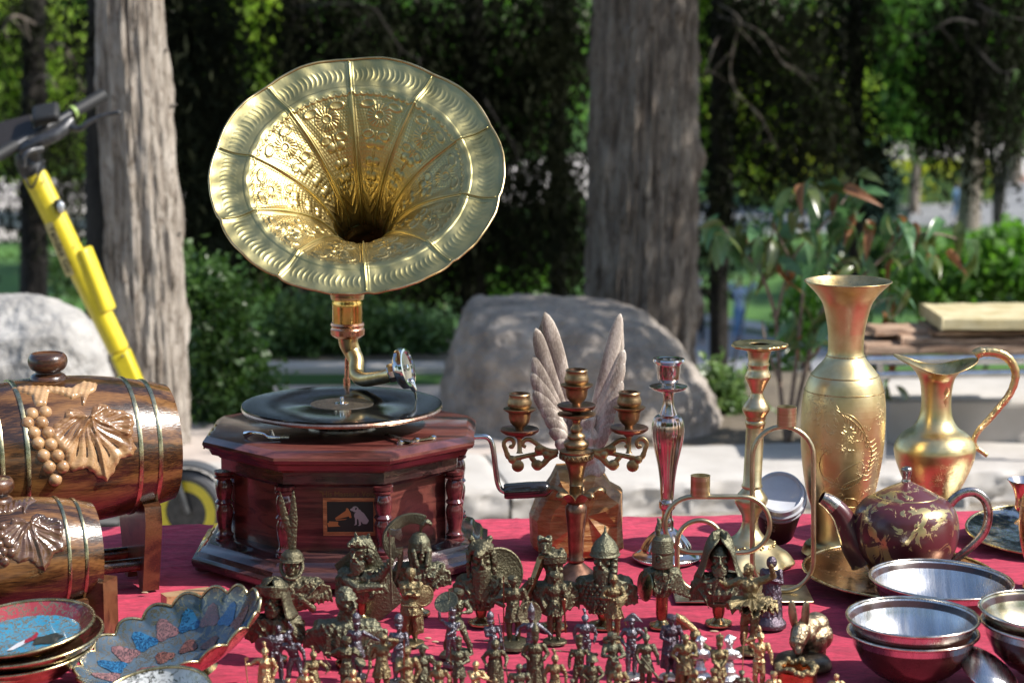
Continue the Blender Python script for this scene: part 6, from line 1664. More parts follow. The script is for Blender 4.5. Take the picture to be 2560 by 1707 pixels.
for k in range(26):
    a = R(-128) + R(1.0) * k; rr = random.Random(k)
    p = [(R0 * .985 - .03 * .33 * t) for t in (0,)][0]
    z = -.022 - rr.random() * .028; r = R0 * (.97 + (z + .008) / .094 * .29) + .0006
    b = MB(); b.ball((r * math.cos(a), r * math.sin(a), z), (.0016, .0016, .0022), 6, 4, CM); o = part('print_speck', b, plain('print_beige', (.36, .26, .21), .6) if k == 0 else bpy.data.materials['print_beige'], cup)

# ---- silver-lined bowls
M_tin = metal('tinned_inside', (.54, .53, .52), (.72, .72, .72), 22, .2, .34, 1, .25, .0006, stretch=(4, .4, .4))
M_tin2 = metal('brassy_inside', (.50, .44, .30), (.66, .60, .44), 22, .16, .30, 1, .2, .0006)
M_plum = metal('plum_lacquer', (.030, .012, .010), (.060, .022, .018), 20, .22, .34, .0, .05, .0003, coat=.4)
M_srim = metal('bowl_rim', (.50, .42, .34), (.70, .66, .60), 60, .14, .28)
def bowl(label, cx, cy, hw, Y, hgt, mi=M_tin, tilt=(0, 0), group=None):
    C = atY(cx, cy, Y); r = hw / ppm(Y, C.z)
    t = thing('metal_bowl', label, 'bowl', (C.x, C.y, C.z - hgt), group)
    M = frame_to(C, (tilt[0], tilt[1], 1))
    b = MB(); b.lathe([(r, 0), (r * .97, -.003), (r * .90, -hgt * .30), (r * .76, -hgt * .62), (r * .55, -hgt * .83), (r * .3, -hgt * .93), (0, -hgt * .95)], 110, M); part('inside', b, mi, t, 180)
    b = MB(); b.lathe([(r * .995, -.001), (r * .95, -.005), (r * .91, -hgt * .30), (r * .79, -hgt * .62), (r * .6, -hgt * .85), (r * .42, -hgt * .94), (r * .42, -hgt), (0, -hgt)], 110, M); part('outside', b, M_plum, t, 60)
    b = MB(); b.tube([(r * math.cos(a), r * math.sin(a), 0) for a in np.linspace(0, 2 * PI, 110, endpoint=False)], .0021, 8, M, closed=True, up=(0, 0, 1)); part('rim', b, M_srim, t, 180)
    return t
bowl('widest silver-lined bowl, standing right in front of the teapot', 2353, 1447, 177, 2.94, .055, tilt=(.03, -.02))
bowl('lower plum-coloured bowl, holding the smaller silver-lined one in it', 2283, 1578, 161, 2.685, .060, M_tin, (.0, -.01))
bowl('smaller silver-lined bowl nested in the plum-coloured one', 2282, 1541, 163, 2.68, .058, tilt=(.0, -.03))
bowl('lower dark bowl at the right edge under the brassy one', 2622, 1562, 166, 2.68, .060, M_tin, (.05, 0))
bowl('brassy-lined bowl cut by the right edge of the picture', 2620, 1526, 168, 2.68, .058, M_tin2, (.04, -.03))
def spoon(label, cx, cy, rz, s=1.0):
    c = onZ(cx, cy, TZ + .02); t = thing('ladle', label, 'ladle', (c.x, c.y, TZ))
    M = T(c.x, c.y, TZ + .030, R(24), 0, rz, s)
    G = np.zeros((20, 40, 3))
    for i in range(20):
        q = i / 19
        for j in range(40):
            a = 2 * PI * j / 39; G[i, j] = (.030 * q * math.cos(a) * (1 - .18 * math.sin(a)), .046 * q * math.sin(a), .016 * (1 - q ** 2.2) - .002)
    b = MB(); b.grid(G[:, ::-1]); o_ = b.mesh('ladle_bowl'); o_.transform(M); o = part('ladle_bowl', o_, M_tin, t, 180); md = o.modifiers.new('s', 'SOLIDIFY'); md.thickness = .0014
    b = MB(); b.tube([(0, -.040, .0), (.0, -.075, .006), (0, -.17, -.014)], [.006, .0045, .005], 10, M, flat=.5); part('ladle_handle', b, M_steel, t)
spoon('silver ladle lying face down in front of the bowls at the lower right', 2466, 1690, R(28), 1.05)
spoon('second silver ladle, only its edge inside the right border', 2600, 1672, R(20), .85)
# ---- ornate dark plate, goblet and copper vase at the right edge
M_dark = metal('chased_dark_silver', (.015, .015, .018), (.55, .54, .53), 32, .10, .28, 1, .9, .002, lo=.44, hi=.60, fine=90, detail=3)
pc_ = onZ(2605, 1335, TZ + .012)
dish('ornate_plate', 'dark silver plate with swirling relief at the right edge', 'plate', Vector((pc_.x, pc_.y, TZ + .020)), (-.02, -.10, 1), 186 / ppm(pc_.y, .76), .012, M_dark, M_dark, M_copper, .7, foot=.5)
def cupv(name, label, cx, Y, pts, mat, mi):
    c = atY(cx, pts[-1][0], Y); t = thing(name, label, 'goblet' if name == 'goblet' else 'vase', (c.x, Y, c.z))
    p = pprof(cx, Y, pts, 3); b = MB(); b.lathe(p[::-1], 64, T(c.x, Y, 0), cap0=True); part('body', b, mat, t, 60)
    b = MB(); b.lathe([(r * .95, z) for r, z in p[:14]], 48, T(c.x, Y, 0)); part('inside', b, mi, t, 60)
cupv('goblet', 'small flared silver and copper goblet standing on the dark plate', 2562, 3.30, [(1199, 48), (1206, 42), (1222, 32), (1245, 26), (1262, 27), (1275, 24), (1285, 14), (1292, 12), (1302, 24), (1308, 26)], metal('goblet_metal', (.50, .32, .22), (.66, .50, .36), 40, .1, .2, stretch=(3, 3, .2)), M_silver)
cupv('copper_vase', 'hammered copper vase just inside the right border', 2600, 3.12, [(1225, 40), (1240, 50), (1270, 56), (1310, 58), (1350, 54), (1390, 44), (1420, 34), (1440, 36), (1466, 44)], engraved('hammered_copper', (.44, .24, .12), (.62, .38, .2), 50, .8, .001, .2, .34), M_copper)
# ================================================================== BRONZE BUSTS AND FIGURINES
def cast(name, c1, c2, lo=.46, hi=.60, r0=.26, r1=.46, sc_=140):
    return metal(name, tuple(.55 * a + .45 * b for a, b in zip(c1, c2)), tuple(.35 * a + .65 * b for a, b in zip(c1, c2)), 420, r0 + .09, r1 + .12, .92, 1.0, .0017, lo=.35, hi=.65, fine=330, detail=4)
M_B = cast('dark_bronze', (.028, .030, .023), (.215, .19, .118))
M_B2 = cast('green_bronze', (.034, .042, .032), (.235, .22, .145))
M_G2 = cast('gilded_bronze', (.055, .045, .024), (.36, .285, .155))
M_G = cast('bright_gilt', (.20, .12, .05), (.74, .57, .31), .42, .60, .2, .36)
M_S = cast('dark_pewter', (.045, .042, .05), (.24, .23, .26), .40, .62, .2, .38)
M_W = cast('bright_silver', (.55, .53, .53), (.80, .79, .79), .4, .6, .14, .3)
M_P = cast('violet_pewter', (.04, .03, .038), (.20, .165, .20), .40, .62, .22, .38)
M_ped = metal('copper_pedestal', (.18, .085, .05), (.34, .18, .11), 60, .22, .36, 1, .1, .0004)
M_pdisc = metal('pedestal_disc', (.30, .26, .14), (.52, .46, .28), 60, .18, .32)
FIG = {'B': M_B, 'C': M_B2, 'G': M_G, 'H': M_G2, 'S': M_S, 'W': M_W, 'P': M_P}
def fuse(b, vox, disp=0.0, freq=30, seed=0, name='body', M=None, smooth_it=2):
    me = b.mesh('tmp'); o = bpy.data.objects.new('tmp', me); col.objects.link(o)
    r = o.modifiers.new('r', 'REMESH'); r.mode = 'VOXEL'; r.voxel_size = vox; r.use_smooth_shade = True
    if smooth_it: s = o.modifiers.new('s', 'SMOOTH'); s.iterations = smooth_it; s.factor = .5
    dg = bpy.context.evaluated_depsgraph_get(); dg.update()
    out = bpy.data.meshes.new_from_object(o.evaluated_get(dg)); out.name = name
    bpy.data.objects.remove(o); bpy.data.meshes.remove(me)
    if disp:
        n = len(out.vertices); co = np.empty(n * 3, np.float32); no = np.empty(n * 3, np.float32)
        out.vertices.foreach_get('co', co); out.vertices.foreach_get('normal', no); co = co.reshape(-1, 3); no = no.reshape(-1, 3)
        rg = np.random.default_rng(seed); d = np.zeros(n)
        for f_, am in ((freq, .55), (freq * 2.1, .35), (freq * 4.3, .2)):      # sums of folded waves read as modelled drapery
            for _ in range(4):
                k = rg.normal(size=3) * f_ * np.array([1, 1, .45]); d += am * .5 * (1 - 2 * np.abs(np.sin(co @ k + rg.random() * 7 + 1.5 * np.sin(co @ (rg.normal(size=3) * f_ * .5)))))
        co = co + no * (d * disp)[:, None]
        out.vertices.foreach_set('co', co.astype(np.float32).ravel()); out.update()
    if M is not None: out.transform(M)
    return out
def limb(b, p0, p1, p2, r0, r1, r2):
    b.cap(p0, p1, r0, r1, 10); b.cap(p1, p2, r1 * .98, r2, 10)
def elbow(s, h, side, L1=.16, L2=.15, out=(0, .4, -.6)):
    s = Vector(s); h = Vector(h); d = h - s; L = min(d.length, (L1 + L2) * .98); d = d.normalized(); h = s + d * L
    a = (L * L + L1 * L1 - L2 * L2) / (2 * L); q = math.sqrt(max(L1 * L1 - a * a, 0))
    o = Vector((side * .8, out[1], out[2])); o = (o - d * o.dot(d)).normalized()
    return s + d * a + o * q, h
HATH = dict(none=0, cap=.03, helmet=.05, plume=.12, bearskin=.17, shako=.17, bicorne=.11, tricorn=.06, turban=.06, hood=.04, tall=.22, lamp=.08, crest=.13, spike=.09)
def hat(kind):
    b = MB()
    z = .945
    if kind == 'cap':
        b.ball((0, 0, z + .01), (.060, .062, .030), 14, 8); b.ball((0, -.045, z), (.045, .03, .008), 12, 6)
    elif kind == 'helmet':
        b.lathe([(.064, z - .015), (.060, z), (.052, z + .03), (.03, z + .055), (0, z + .065)], 18, cap0=True)
    elif kind == 'spike':
        b.lathe([(.066, z - .015), (.064, z), (.052, z + .04), (.028, z + .075), (.008, z + .10), (0, z + .14)], 18, cap0=True)
    elif kind == 'plume':
        b.lathe([(.060, z - .015), (.058, z + .01), (.045, z + .04), (.0, z + .06)], 18, cap0=True); b.ball((0, -.05, z), (.04, .03, .008), 10, 6)
        b.tube(smooth_path([(0, 0, z + .04), (-.005, .01, z + .09), (-.02, .02, z + .13), (-.05, .03, z + .12)], 3), [.016, .02, .024, .027, .028, .028, .026, .02, .014, .006], 8)
    elif kind == 'bearskin':
        b.ball((0, .005, z + .085), (.068, .068, .095), 16, 12); b.ball((0, -.01, z + .01), (.062, .062, .03), 14, 8)
    elif kind == 'shako':
        b.lathe([(.052, z - .012), (.050, z), (.054, z + .06), (.062, z + .115), (.064, z + .122), (.05, z + .126), (0, z + .128)], 20, cap0=True); b.ball((0, -.05, z), (.045, .028, .007), 10, 6)
        b.ball((0, -.04, z + .15), (.016, .016, .03), 8, 8)
    elif kind == 'tall':
        b.lathe([(.056, z - .02), (.054, z + .03), (.060, z + .10), (.050, z + .14), (.03, z + .18), (.012, z + .22), (0, z + .27)], 18, cap0=True)
    elif kind == 'bicorne':
        b.prism([(-.13, z), (-.10, z + .03), (-.06, z + .08), (0, z + .125), (.04, z + .12), (.09, z + .07), (.14, z + .01), (.155, z - .01), (.08, z - .002), (0, z + .01), (-.07, z - .0)], -.03, .03, bev=.12); b.ball((0, 0, z + .02), (.055, .058, .05), 12, 8)
    elif kind == 'tricorn':
        b.prism([(-.10, z), (-.06, z + .035), (0, z + .07), (.06, z + .035), (.10, z), (0, z + .004)], -.05, .05, bev=.2); b.ball((0, 0, z + .02), (.055, .058, .035), 12, 8)
    elif kind == 'turban':
        for k in range(4): b.tube([(.05 * math.cos(a), .052 * math.sin(a), z + .012 * k + .012 * math.sin(a * 2 + k)) for a in np.linspace(0, 2 * PI, 16, endpoint=False)], .022 - .002 * k, 8, closed=True, up=(0, 0, 1))
        b.ball((0, 0, z + .03), (.05, .05, .035), 12, 8)
    elif kind == 'hood':
        b.ball((0, .02, z - .02), (.068, .06, .085), 14, 10)
    elif kind == 'lamp':
        b.lathe([(.10, z - .02), (.098, z - .012), (.055, z + .07), (.045, z + .075), (0, z + .078)], 20, cap0=True)
    elif kind == 'crest':
        b.lathe([(.060, z - .02), (.058, z + .01), (.045, z + .045), (.0, z + .06)], 18, cap0=True)
        b.prism([(-.0, 0), (-.01, .0)] if False else [(x, y) for x, y in [(-.055, z), (-.06, z + .05), (-.03, z + .10), (.01, z + .13), (.03, z + .12), (.02, z + .07), (.0, z + .03)]], -.012, .012, Matrix.Rotation(PI / 2, 4, 'Z'))
    return b
def figurine(label, mat, px, top, feet, hatk='none', outfit='coat', L=(-.14, -.05, .52), Rr=(.14, -.05, .52), lf=(-.055, 0), rf=(.055, 0), yaw=0, items=(), base='disc', lean=(0, 0), head=0, wide=1.0, cape=False, group='small cast soldiers on the cloth', name='figurine', vox=None, seed=None, bmat=None):
    f = onT(px, feet); Yp = f.y
    ztop = atY(px, top, Yp).z
    tot = ztop - TZ - .004
    h = tot / (1 + HATH[hatk])
    seed = seed or int(px * 7 + top)
    rnd = random.Random(seed)
    t = thing(name, label, 'figurine', (f.x, Yp, TZ), group)
    M = T(f.x, Yp, TZ + .004, 0, 0, yaw, h)
    b = MB(); ln = lambda z: (lean[0] * z, lean[1] * z)
    lx, ly = lean
    def Q(x, y, z): return (x * wide + lx * max(0, z - .5) * 2, y + ly * max(0, z - .5) * 2, z)
    b.ball(Q(0, 0, .51), (.094 * wide, .072, .07)); b.ball(Q(0, 0, .62), (.090 * wide, .068, .09)); b.ball(Q(0, -.004, .725), (.114 * wide, .078, .095))
    b.cap(Q(-.088, 0, .79), Q(.088, 0, .79), .040, .040, 10)
    b.cap(Q(0, 0, .79), Q(0, -.006, .88), .046, .040, 10)
    hx, hy, hz = Q(0, -.012, .925)
    hd = Matrix.Translation((hx, hy, .925)) @ Matrix.Rotation(head, 4, 'Z') @ Matrix.Scale(1.20, 4) @ Matrix.Translation((0, 0, -.930))
    hb = MB(); hb.ball((0, 0, .930), (.049, .056, .064), 14, 10); hb.ball((0, -.028, .892), (.030, .026, .022)); hb.cap((0, -.052, .945), (0, -.066, .920), .007, .011, 8); hb.cap((-.028, -.050, .952), (.028, -.050, .952), .009, .009, 8); hb.cap((-.014, -.052, .900), (.014, -.052, .900), .006, .006, 8)
    for s in (-1, 1): hb.ball((s * .050, .004, .925), (.008, .014, .018), 8, 6); hb.ball((s * .024, -.042, .918), (.014, .012, .012), 8, 6)
    b.add(np.concatenate(hb.v), hb.f, hd)
    hands = []
    for s, H_ in ((-1, L), (1, Rr)):
        S_ = Vector(Q(s * .118, 0, .785)); e, hnd = elbow(S_, (H_[0] + lx * .4, H_[1], H_[2]), s)
        limb(b, S_, e, hnd, .054, .042, .031)
        d = (hnd - e).normalized(); b.ball(hnd + d * .014, (.027, .024, .028), 8, 6)
        for k in range(4):
            o = d.cross(Vector((0, 0, 1)) if abs(d.z) < .8 else Vector((1, 0, 0))).normalized() * (.006 * (k - 1.5)); b.cap(hnd + d * .022 + o, hnd + d * .044 + o * 1.3 + Vector((0, -.006, -.006)), .008, .006, 5)
        b.cap(hnd + d * .008, hnd + d * .022 + Vector((-s * .018, -.008, 0)), .007, .005, 5)
        b.ball(S_, (.046, .046, .036), 10, 7); b.cap(hnd - d * .030, hnd - d * .012, .028, .029, 8)
        hands.append(hnd)
    if outfit not in ('robe',):
        for s, (fx, fy) in ((-1, lf), (1, rf)):
            hip = Vector((s * .045 * wide, 0, .50)); an = Vector((fx, fy, .05)); kn = (hip + an) / 2 + Vector((s * .012, -.03, .01))
            limb(b, hip, kn, an, .068, .054, .040); b.cap(an + Vector((0, .01, -.022)), an + Vector((s * .012, -.055, -.030)), .022, .018, 8)
            b.cap(kn + Vector((0, 0, -.05)), an + Vector((0, 0, .05)), .052, .048, 8)
    nf = rnd.choice((7, 9, 11))
    if outfit == 'coat': b.lathe([(.086, .62), (.100, .54), (.122, .45), (.142, .34), (.146, .325), (.06, .33)][::-1], 36, wob=lambda a, i: 1 + .09 * math.cos(nf * a) * (i < 4), cap0=True, cap1=True)
    if outfit == 'kilt': b.lathe([(.086, .60), (.104, .52), (.136, .39), (.140, .375), (.05, .38)][::-1], 44, wob=lambda a, i: 1 + .08 * math.cos(14 * a) * (i < 3), cap0=True, cap1=True)
    if outfit == 'robe': b.lathe([(.082, .64), (.100, .54), (.122, .38), (.150, .18), (.172, .02), (.16, .0)][::-1], 44, wob=lambda a, i: 1 + .11 * math.cos(nf * a + .4) * (1 - i / 6), cap0=True, cap1=True)
    b.tube([(.078 * wide * math.cos(a), .064 * math.sin(a), .575) for a in np.linspace(0, 2 * PI, 20, endpoint=False)], .012, 6, closed=True, up=(0, 0, 1))
    b.cap(Q(-.075, -.055, .76), Q(.06, -.062, .60), .011, .011, 6)
    if cape: 
        G = [(.10, .80), (.13, .60), (.155, .35), (.17, .10), (.15, .09)]
        b.lathe([(r, z) for r, z in G][::-1], 40, Matrix.Translation((0, .055, 0)) @ Matrix.Diagonal((1.0, .38, 1, 1)), wob=lambda a, i: 1 + .10 * math.cos(11 * a), cap0=True, cap1=True)
    me = fuse(b, vox or .0115, .0095, 26, seed, 'body', M); part('body', me, mat, t, 180)
    if hatk != 'none':
        hb = hat(hatk); me = fuse(hb, .009, .003 if hatk in ('bearskin', 'turban', 'plume') else .0012, 46, seed, 'headgear', M @ hd); part('headgear', me, mat, t, 180)
    for it in items:
        k = it[0]; hm = it[-1] if isinstance(it[-1], bpy.types.Material) else mat
        b = MB()
        if k == 'stick':                                    # straight weapon between two local points, radius
            b.tube([it[1], it[2]], it[3], 8)
            if len(it) > 4 and it[4] == 'musket': d = (Vector(it[1]) - Vector(it[2])); b.cap(it[2], Vector(it[2]) + d * .28, it[3] * 2.6, it[3] * 1.5, 8, flat=.6)
            if len(it) > 4 and it[4] == 'tip': d = (Vector(it[2]) - Vector(it[1])).normalized(); b.tube([Vector(it[2]), Vector(it[2]) + d * .03, Vector(it[2]) + d * .08], [.006, .016, .001], 6)
            if len(it) > 4 and it[4] == 'axe': p = Vector(it[2]); b.prism([(p.x, p.z - .03), (p.x + .05, p.z - .055), (p.x + .06, p.z), (p.x + .045, p.z + .02), (p.x, p.z - .005)], p.y - .006, p.y + .006)
            if len(it) > 4 and it[4] == 'brush': b.cap(Vector(it[2]) - Vector((0, 0, .02)), Vector(it[2]) + Vector((0, 0, .08)), .022, .022, 10)
            nm = 'weapon'
        elif k == 'shield':                                 # centre, radius, normal
            b.lathe([(0, .018), (it[2] * .3, .016), (it[2] * .82, .004), (it[2] * .86, .010), (it[2], .006), (it[2], -.004), (0, .006)], 32, frame_to(it[1], it[3])); nm = 'shield'
        elif k == 'bow':
            b.tube(smooth_path([Vector(it[1]) + Vector(q) for q in ((.12, 0, .24), (.03, 0, .17), (-.03, 0, .06), (-.03, 0, -.04), (.02, 0, -.15), (.08, 0, -.22))], 4), .008, 6); nm = 'bow'
        elif k == 'sword':
            d = Vector(it[2]) - Vector(it[1]); b.tube([it[1], Vector(it[1]) + d * .1, Vector(it[1]) + d * .9, it[2]], [.008, .013, .011, .001], 6, flat=.4); b.cap(Vector(it[1]) - Vector((.02, 0, 0)) , Vector(it[1]) + Vector((.02, 0, 0)), .006, .006, 6); nm = 'sword'
        elif k == 'drum':
            b.lathe([(0, -.05), (.06, -.05), (.064, -.045), (.06, -.035), (.06, .035), (.064, .045), (.06, .05), (0, .05)], 24, frame_to(it[1], (.2, -.4, 1))); nm = 'drum'
        elif k == 'pack':
            b.box(-.06, .06, -.03, .03, -.07, .07, Matrix.Translation(it[1])); nm = 'pack'
        me = b.mesh(nm); me.transform(M); part(nm, me, hm, t, 50)
    b = MB(); rb = rnd.uniform(.16, .20) * h * max(1, wide)
    if base == 'disc': b.lathe([(0, 0), (rb, 0), (rb * 1.0, .002), (rb * .94, .0038), (0, .0042)], 26, T(f.x, Yp, TZ + .0003), wob=lambda a, i: 1 + .05 * math.cos(3 * a + seed))
    elif base == 'rock': b.lathe([(0, 0), (rb * 1.5, 0), (rb * 1.45, .004), (rb * 1.1, .0075), (0, .006)], 26, T(f.x, Yp, TZ + .0003), wob=lambda a, i: 1 + .12 * math.cos(4 * a + seed) + .06 * math.sin(9 * a))
    elif base == 'round': b.lathe([(0, 0), (rb * 1.35, 0), (rb * 1.4, .004), (rb * 1.35, .007), (rb * 1.1, .011), (rb * .9, .016), (rb * .5, .021), (0, .022)], 32, T(f.x, Yp, TZ + .0003))
    if base: part('base', b, bmat or mat, t, 40)
    return t, M, h
F = figurine
AK = (-.10, -.10, .60)                                       # hand folded at the belt
st = lambda *a: ('stick',) + a
# larger standing figures
F('large gilded soldier with folded arms and a long cloak', M_G2, 1028, 1411, 1610, 'helmet', 'kilt', (.04, -.11, .69), (-.03, -.13, .68), cape=True, items=[('shield', (.17, .02, .62), .15, (.5, -.8, 0)), ('sword', (-.12, -.10, .52), (.14, -.12, .50))], group='standing warriors')
F('bronze swordsman lunging in a pleated kilt behind a tilted round shield', M_B2, 1140, 1462, 1638, 'turban', 'kilt', (-.16, -.16, .80), (.10, -.10, .66), (-.16, .05), (.22, .02), items=[('shield', (-.14, -.15, .84), .19, (-.3, -.6, .75)), st((-.10, -.16, .55), (-.10, -.16, 1.05), .008, 'axe')], base='rock', lean=(.05, 0), group='standing warriors')
F('fur-clad bronze warrior with an upright spear and a round shield', M_B, 1283, 1430, 1612, 'turban', 'coat', (-.13, -.12, .72), (.17, -.06, .52), (-.05, -.02), (.07, .02), items=[st((-.14, -.14, .05), (-.14, -.14, .98), .009, 'tip', M_ped), ('shield', (.24, -.04, .44), .19, (.35, -.9, .15))], base='rock', wide=1.15, group='standing warriors')
F('bronze kilted soldier lowering a musket below the candelabra', M_B, 1386, 1420, 1606, 'turban', 'kilt', (-.15, -.06, .52), (.15, -.09, .50), items=[st((.16, -.11, .14), (.13, -.11, .62), .013, 'musket', M_ped)], group='standing warriors')
F('gilded crusader with a small yellow shield before the scaled bust', M_G2, 1533, 1428, 1602, 'helmet', 'coat', (-.07, -.12, .66), (.07, -.13, .67), items=[('shield', (.10, -.15, .62), .075, (.3, -.9, .2)), st((-.09, -.12, .06), (-.09, -.12, .62), .007), ('sword', (.10, -.06, .50), (.20, -.04, .20))], group='standing warriors')
# veiled statue on a round base
F('dark violet veiled standing lady on a round domed base', M_P, 1926, 1386, 1566, 'hood', 'robe', (-.02, -.10, .68), (.03, -.10, .68), base='round', yaw=-.2, group='standing warriors', cape=True)
# dancer
tt, Mb, hh = F('golden ballerina with a ruffled tutu and arms thrown wide', M_G2, 1876, 1404, 1630, 'none', 'none', (-.34, -.10, .80), (.22, -.08, .97), (-.07, .10), (.0, -.05), base='disc', head=-.7, lean=(-.04, 0), name='ballerina_figurine', group='standing warriors')
tt['label'] = 'golden ballerina with a ruffled tutu and arms thrown wide'
G = np.zeros((9, 121, 3))
for i in range(9):
    q = i / 8
    for j in range(121):
        a = 2 * PI * j / 120; r = .06 + .22 * q * (1 + .10 * math.cos(5 * a + 1)) 
        G[i, j] = (r * math.cos(a), r * .8 * math.sin(a), .575 + .03 * q * math.sin(a * 11 + 1) + .035 * q * math.sin(a * 4) - .075 * q + .02 * math.sin(a * 23) * q)
for dz in (0, -.022, .016):
    b = MB(); b.grid(G + np.array([0, 0, dz])); me = b.mesh('tutu'); me.transform(Mb @ Matrix.Rotation(dz * 60, 4, 'Z')); o = part('tutu', me, M_G2, tt, 180); o.modifiers.new('s', 'SOLIDIFY').thickness = .0012
# ---- small soldiers
F('gilt guardsman in a breastplate holding a halberd out at the left', M_G, 665, 1602, 1768, 'plume', 'coat', (-.30, -.10, .74), (.14, -.05, .52), items=[st((-.26, -.11, .02), (-.33, -.11, .86), .011, 'axe')], cape=True)
F('dark pewter wrestler with a round buckler and an elbow raised', M_S, 690, 1560, 1712, 'none', 'none', (-.20, -.14, .74), (.20, -.06, 1.02), (-.10, 0), (.10, .04), items=[('shield', (-.22, -.16, .70), .16, (-.4, -.8, -.2))], lean=(.06, -.03), yaw=.3, wide=1.15)
F('bare-chested pewter fighter bent over beside the wrestler', M_S, 738, 1580, 1722, 'none', 'none', (-.20, -.10, .50), (.24, -.06, .48), (-.14, .02), (.14, -.05), lean=(-.10, -.12), head=.4, wide=1.15)
F('tiny gilt bearded figure at the front left edge', M_G, 765, 1666, 1790, 'cap', 'coat', AK, (.10, -.10, .60))
F('bronze hussar with drooping plume reaching forward', M_G2, 785, 1612, 1766, 'plume', 'coat', (-.08, -.16, .66), (.26, -.12, .66), (-.05, 0), (.07, 0), yaw=.2, head=.3, items=[st((.20, -.14, .60), (.30, -.14, .72), .012)])
F('bronze archer aiming a long bow to the left', M_B, 868, 1582, 1748, 'turban', 'kilt', (-.33, -.06, .76), (.12, -.10, .76), items=[('bow', (-.34, -.06, .76)), ('sword', (.10, -.08, .54), (-.02, -.10, .12)), ('shield', (.22, .06, .55), .10, (.4, -.5, .7))], yaw=.1)
F('dark pewter dragoon pointing down to the right past the archer', M_S, 893, 1528, 1694, 'bearskin', 'coat', (-.13, -.04, .54), (.42, -.05, .64), head=.5)
F('gilded infantryman saluting with a hatchet in his other hand', M_G2, 955, 1576, 1752, 'cap', 'coat', (-.18, -.06, .50), (.08, -.09, .93), (-.06, 0), (.08, 0), lean=(.03, 0), items=[st((-.17, -.08, .50), (-.26, -.08, .22), .012, 'brush')], head=.2)
F('pewter grenadier in a bearskin with hands clasped, alone among the gilded ones', M_S, 998, 1530, 1708, 'bearskin', 'coat', (-.03, -.13, .60), (.03, -.13, .60), base='disc')
F('copper-staffed gilded lancer just right of the grenadier', M_G2, 1018, 1608, 1790, 'cap', 'coat', (-.02, -.14, .74), (.12, -.05, .52), items=[st((-.03, -.15, .0), (-.03, -.15, 1.14), .012, '', M_ped)])
F('tiny gilt crouching figure with a pack before the archer', M_G, 880, 1668, 1790, 'hood', 'coat', AK, (.10, -.10, .60), lean=(.05, -.04), items=[('pack', (.02, .09, .70))])
F('bronze officer in a tricorn hat holding his musket low', M_B2, 1057, 1602, 1770, 'tricorn', 'coat', (-.18, -.10, .50), (.17, -.08, .56), items=[st((-.02, -.14, .84), (-.20, -.12, .34), .011, 'musket', M_ped)], cape=True)
F('pewter shako soldier raising his left fist high', M_S, 1130, 1512, 1664, 'shako', 'trousers', (-.25, -.03, 1.02), (-.10, -.16, .60), (-.07, .0), (.09, .0), lean=(.02, 0), head=-.2)
F('gilded man in a peaked cap at the very front', M_G2, 1098, 1646, 1790, 'cap', 'coat', AK, (.16, -.05, .52), head=.3)
F('bronze musketeer in a shako holding his gun upright', M_B2, 1147, 1582, 1740, 'shako', 'coat', (-.12, -.13, .62), (.08, -.13, .62), items=[st((-.15, -.14, .96), (-.13, -.14, .10), .011, 'musket', M_ped)])
F('pewter guardsman in a leaning bearskin, gun slanting to his right', M_S, 1234, 1525, 1668, 'bearskin', 'coat', (.02, -.13, .66), (.18, -.12, .54), lean=(-.08, 0), items=[st((.10, -.16, 1.14), (.26, -.16, .12), .012, 'musket')])
F('gilt knight thrusting a long sword to the right', M_G, 1190, 1646, 1788, 'helmet', 'coat', (.06, -.14, .74), (.12, -.13, .72), items=[('sword', (.10, -.16, .74), (.55, -.18, .56))])
F('bronze long-haired wizard in a sweeping cloak with a blade at his side', M_B, 1238, 1594, 1742, 'hood', 'robe', (-.16, -.05, .56), (.18, -.08, .56), cape=True, items=[('sword', (.19, -.10, .56), (.25, -.12, .18))])
F('pewter hussar in a tall shako with both arms stretched out', M_S, 1328, 1505, 1670, 'tall', 'trousers', (-.28, -.06, .62), (.40, -.06, .58), head=.2)
F('bronze bearded cossack in a tall hat and heavy robes', M_B, 1338, 1552, 1732, 'tall', 'robe', (-.12, -.09, .58), (.13, -.08, .56), wide=1.2, cape=True)
F('small bronze bearded dwarf in a round helmet at the front', M_B2, 1298, 1653, 1790, 'helmet', 'robe', AK, (.11, -.11, .60), wide=1.35)
F('slim gilded soldier with a plumed helmet and bare sleeves', M_G2, 1387, 1620, 1778, 'plume', 'trousers', (-.17, -.05, .50), (.20, -.04, .50), head=.4)
F('smooth blue-grey pewter cuirassier with a curled crest', M_S, 1462, 1520, 1676, 'plume', 'trousers', (-.17, -.02, .50), (.17, -.02, .50), wide=1.1, base='disc')
F('bronze infantryman carrying a musket across his shoulders', M_B, 1447, 1576, 1738, 'shako', 'trousers', (-.18, -.05, .48), (.17, -.07, .74), items=[st((-.46, .0, .80), (.32, .0, .72), .013, 'musket')], head=.3)
F('bronze figure in a wide lampshade hat', M_B, 1480, 1630, 1778, 'lamp', 'robe', AK, (.12, -.10, .60), cape=True)
F('bronze drummer loaded with a pack and bedroll', M_B2, 1532, 1572, 1740, 'turban', 'coat', (-.05, -.17, .66), (.09, -.17, .64), items=[('drum', (.02, -.15, .56)), ('pack', (-.02, .10, .76)), st((-.16, .07, .88), (.12, .07, .90), .03)], lean=(-.02, 0))
F('small bronze robed man looking left in front of the drummer', M_G2, 1545, 1653, 1790, 'cap', 'robe', AK, (.1, -.1, .6), head=-.6)
F('pewter general in a great bicorne hat on a bright disc', M_S, 1578, 1528, 1694, 'bicorne', 'trousers', (-.12, -.04, .54), (.10, .06, .60), base='disc', bmat=M_W)
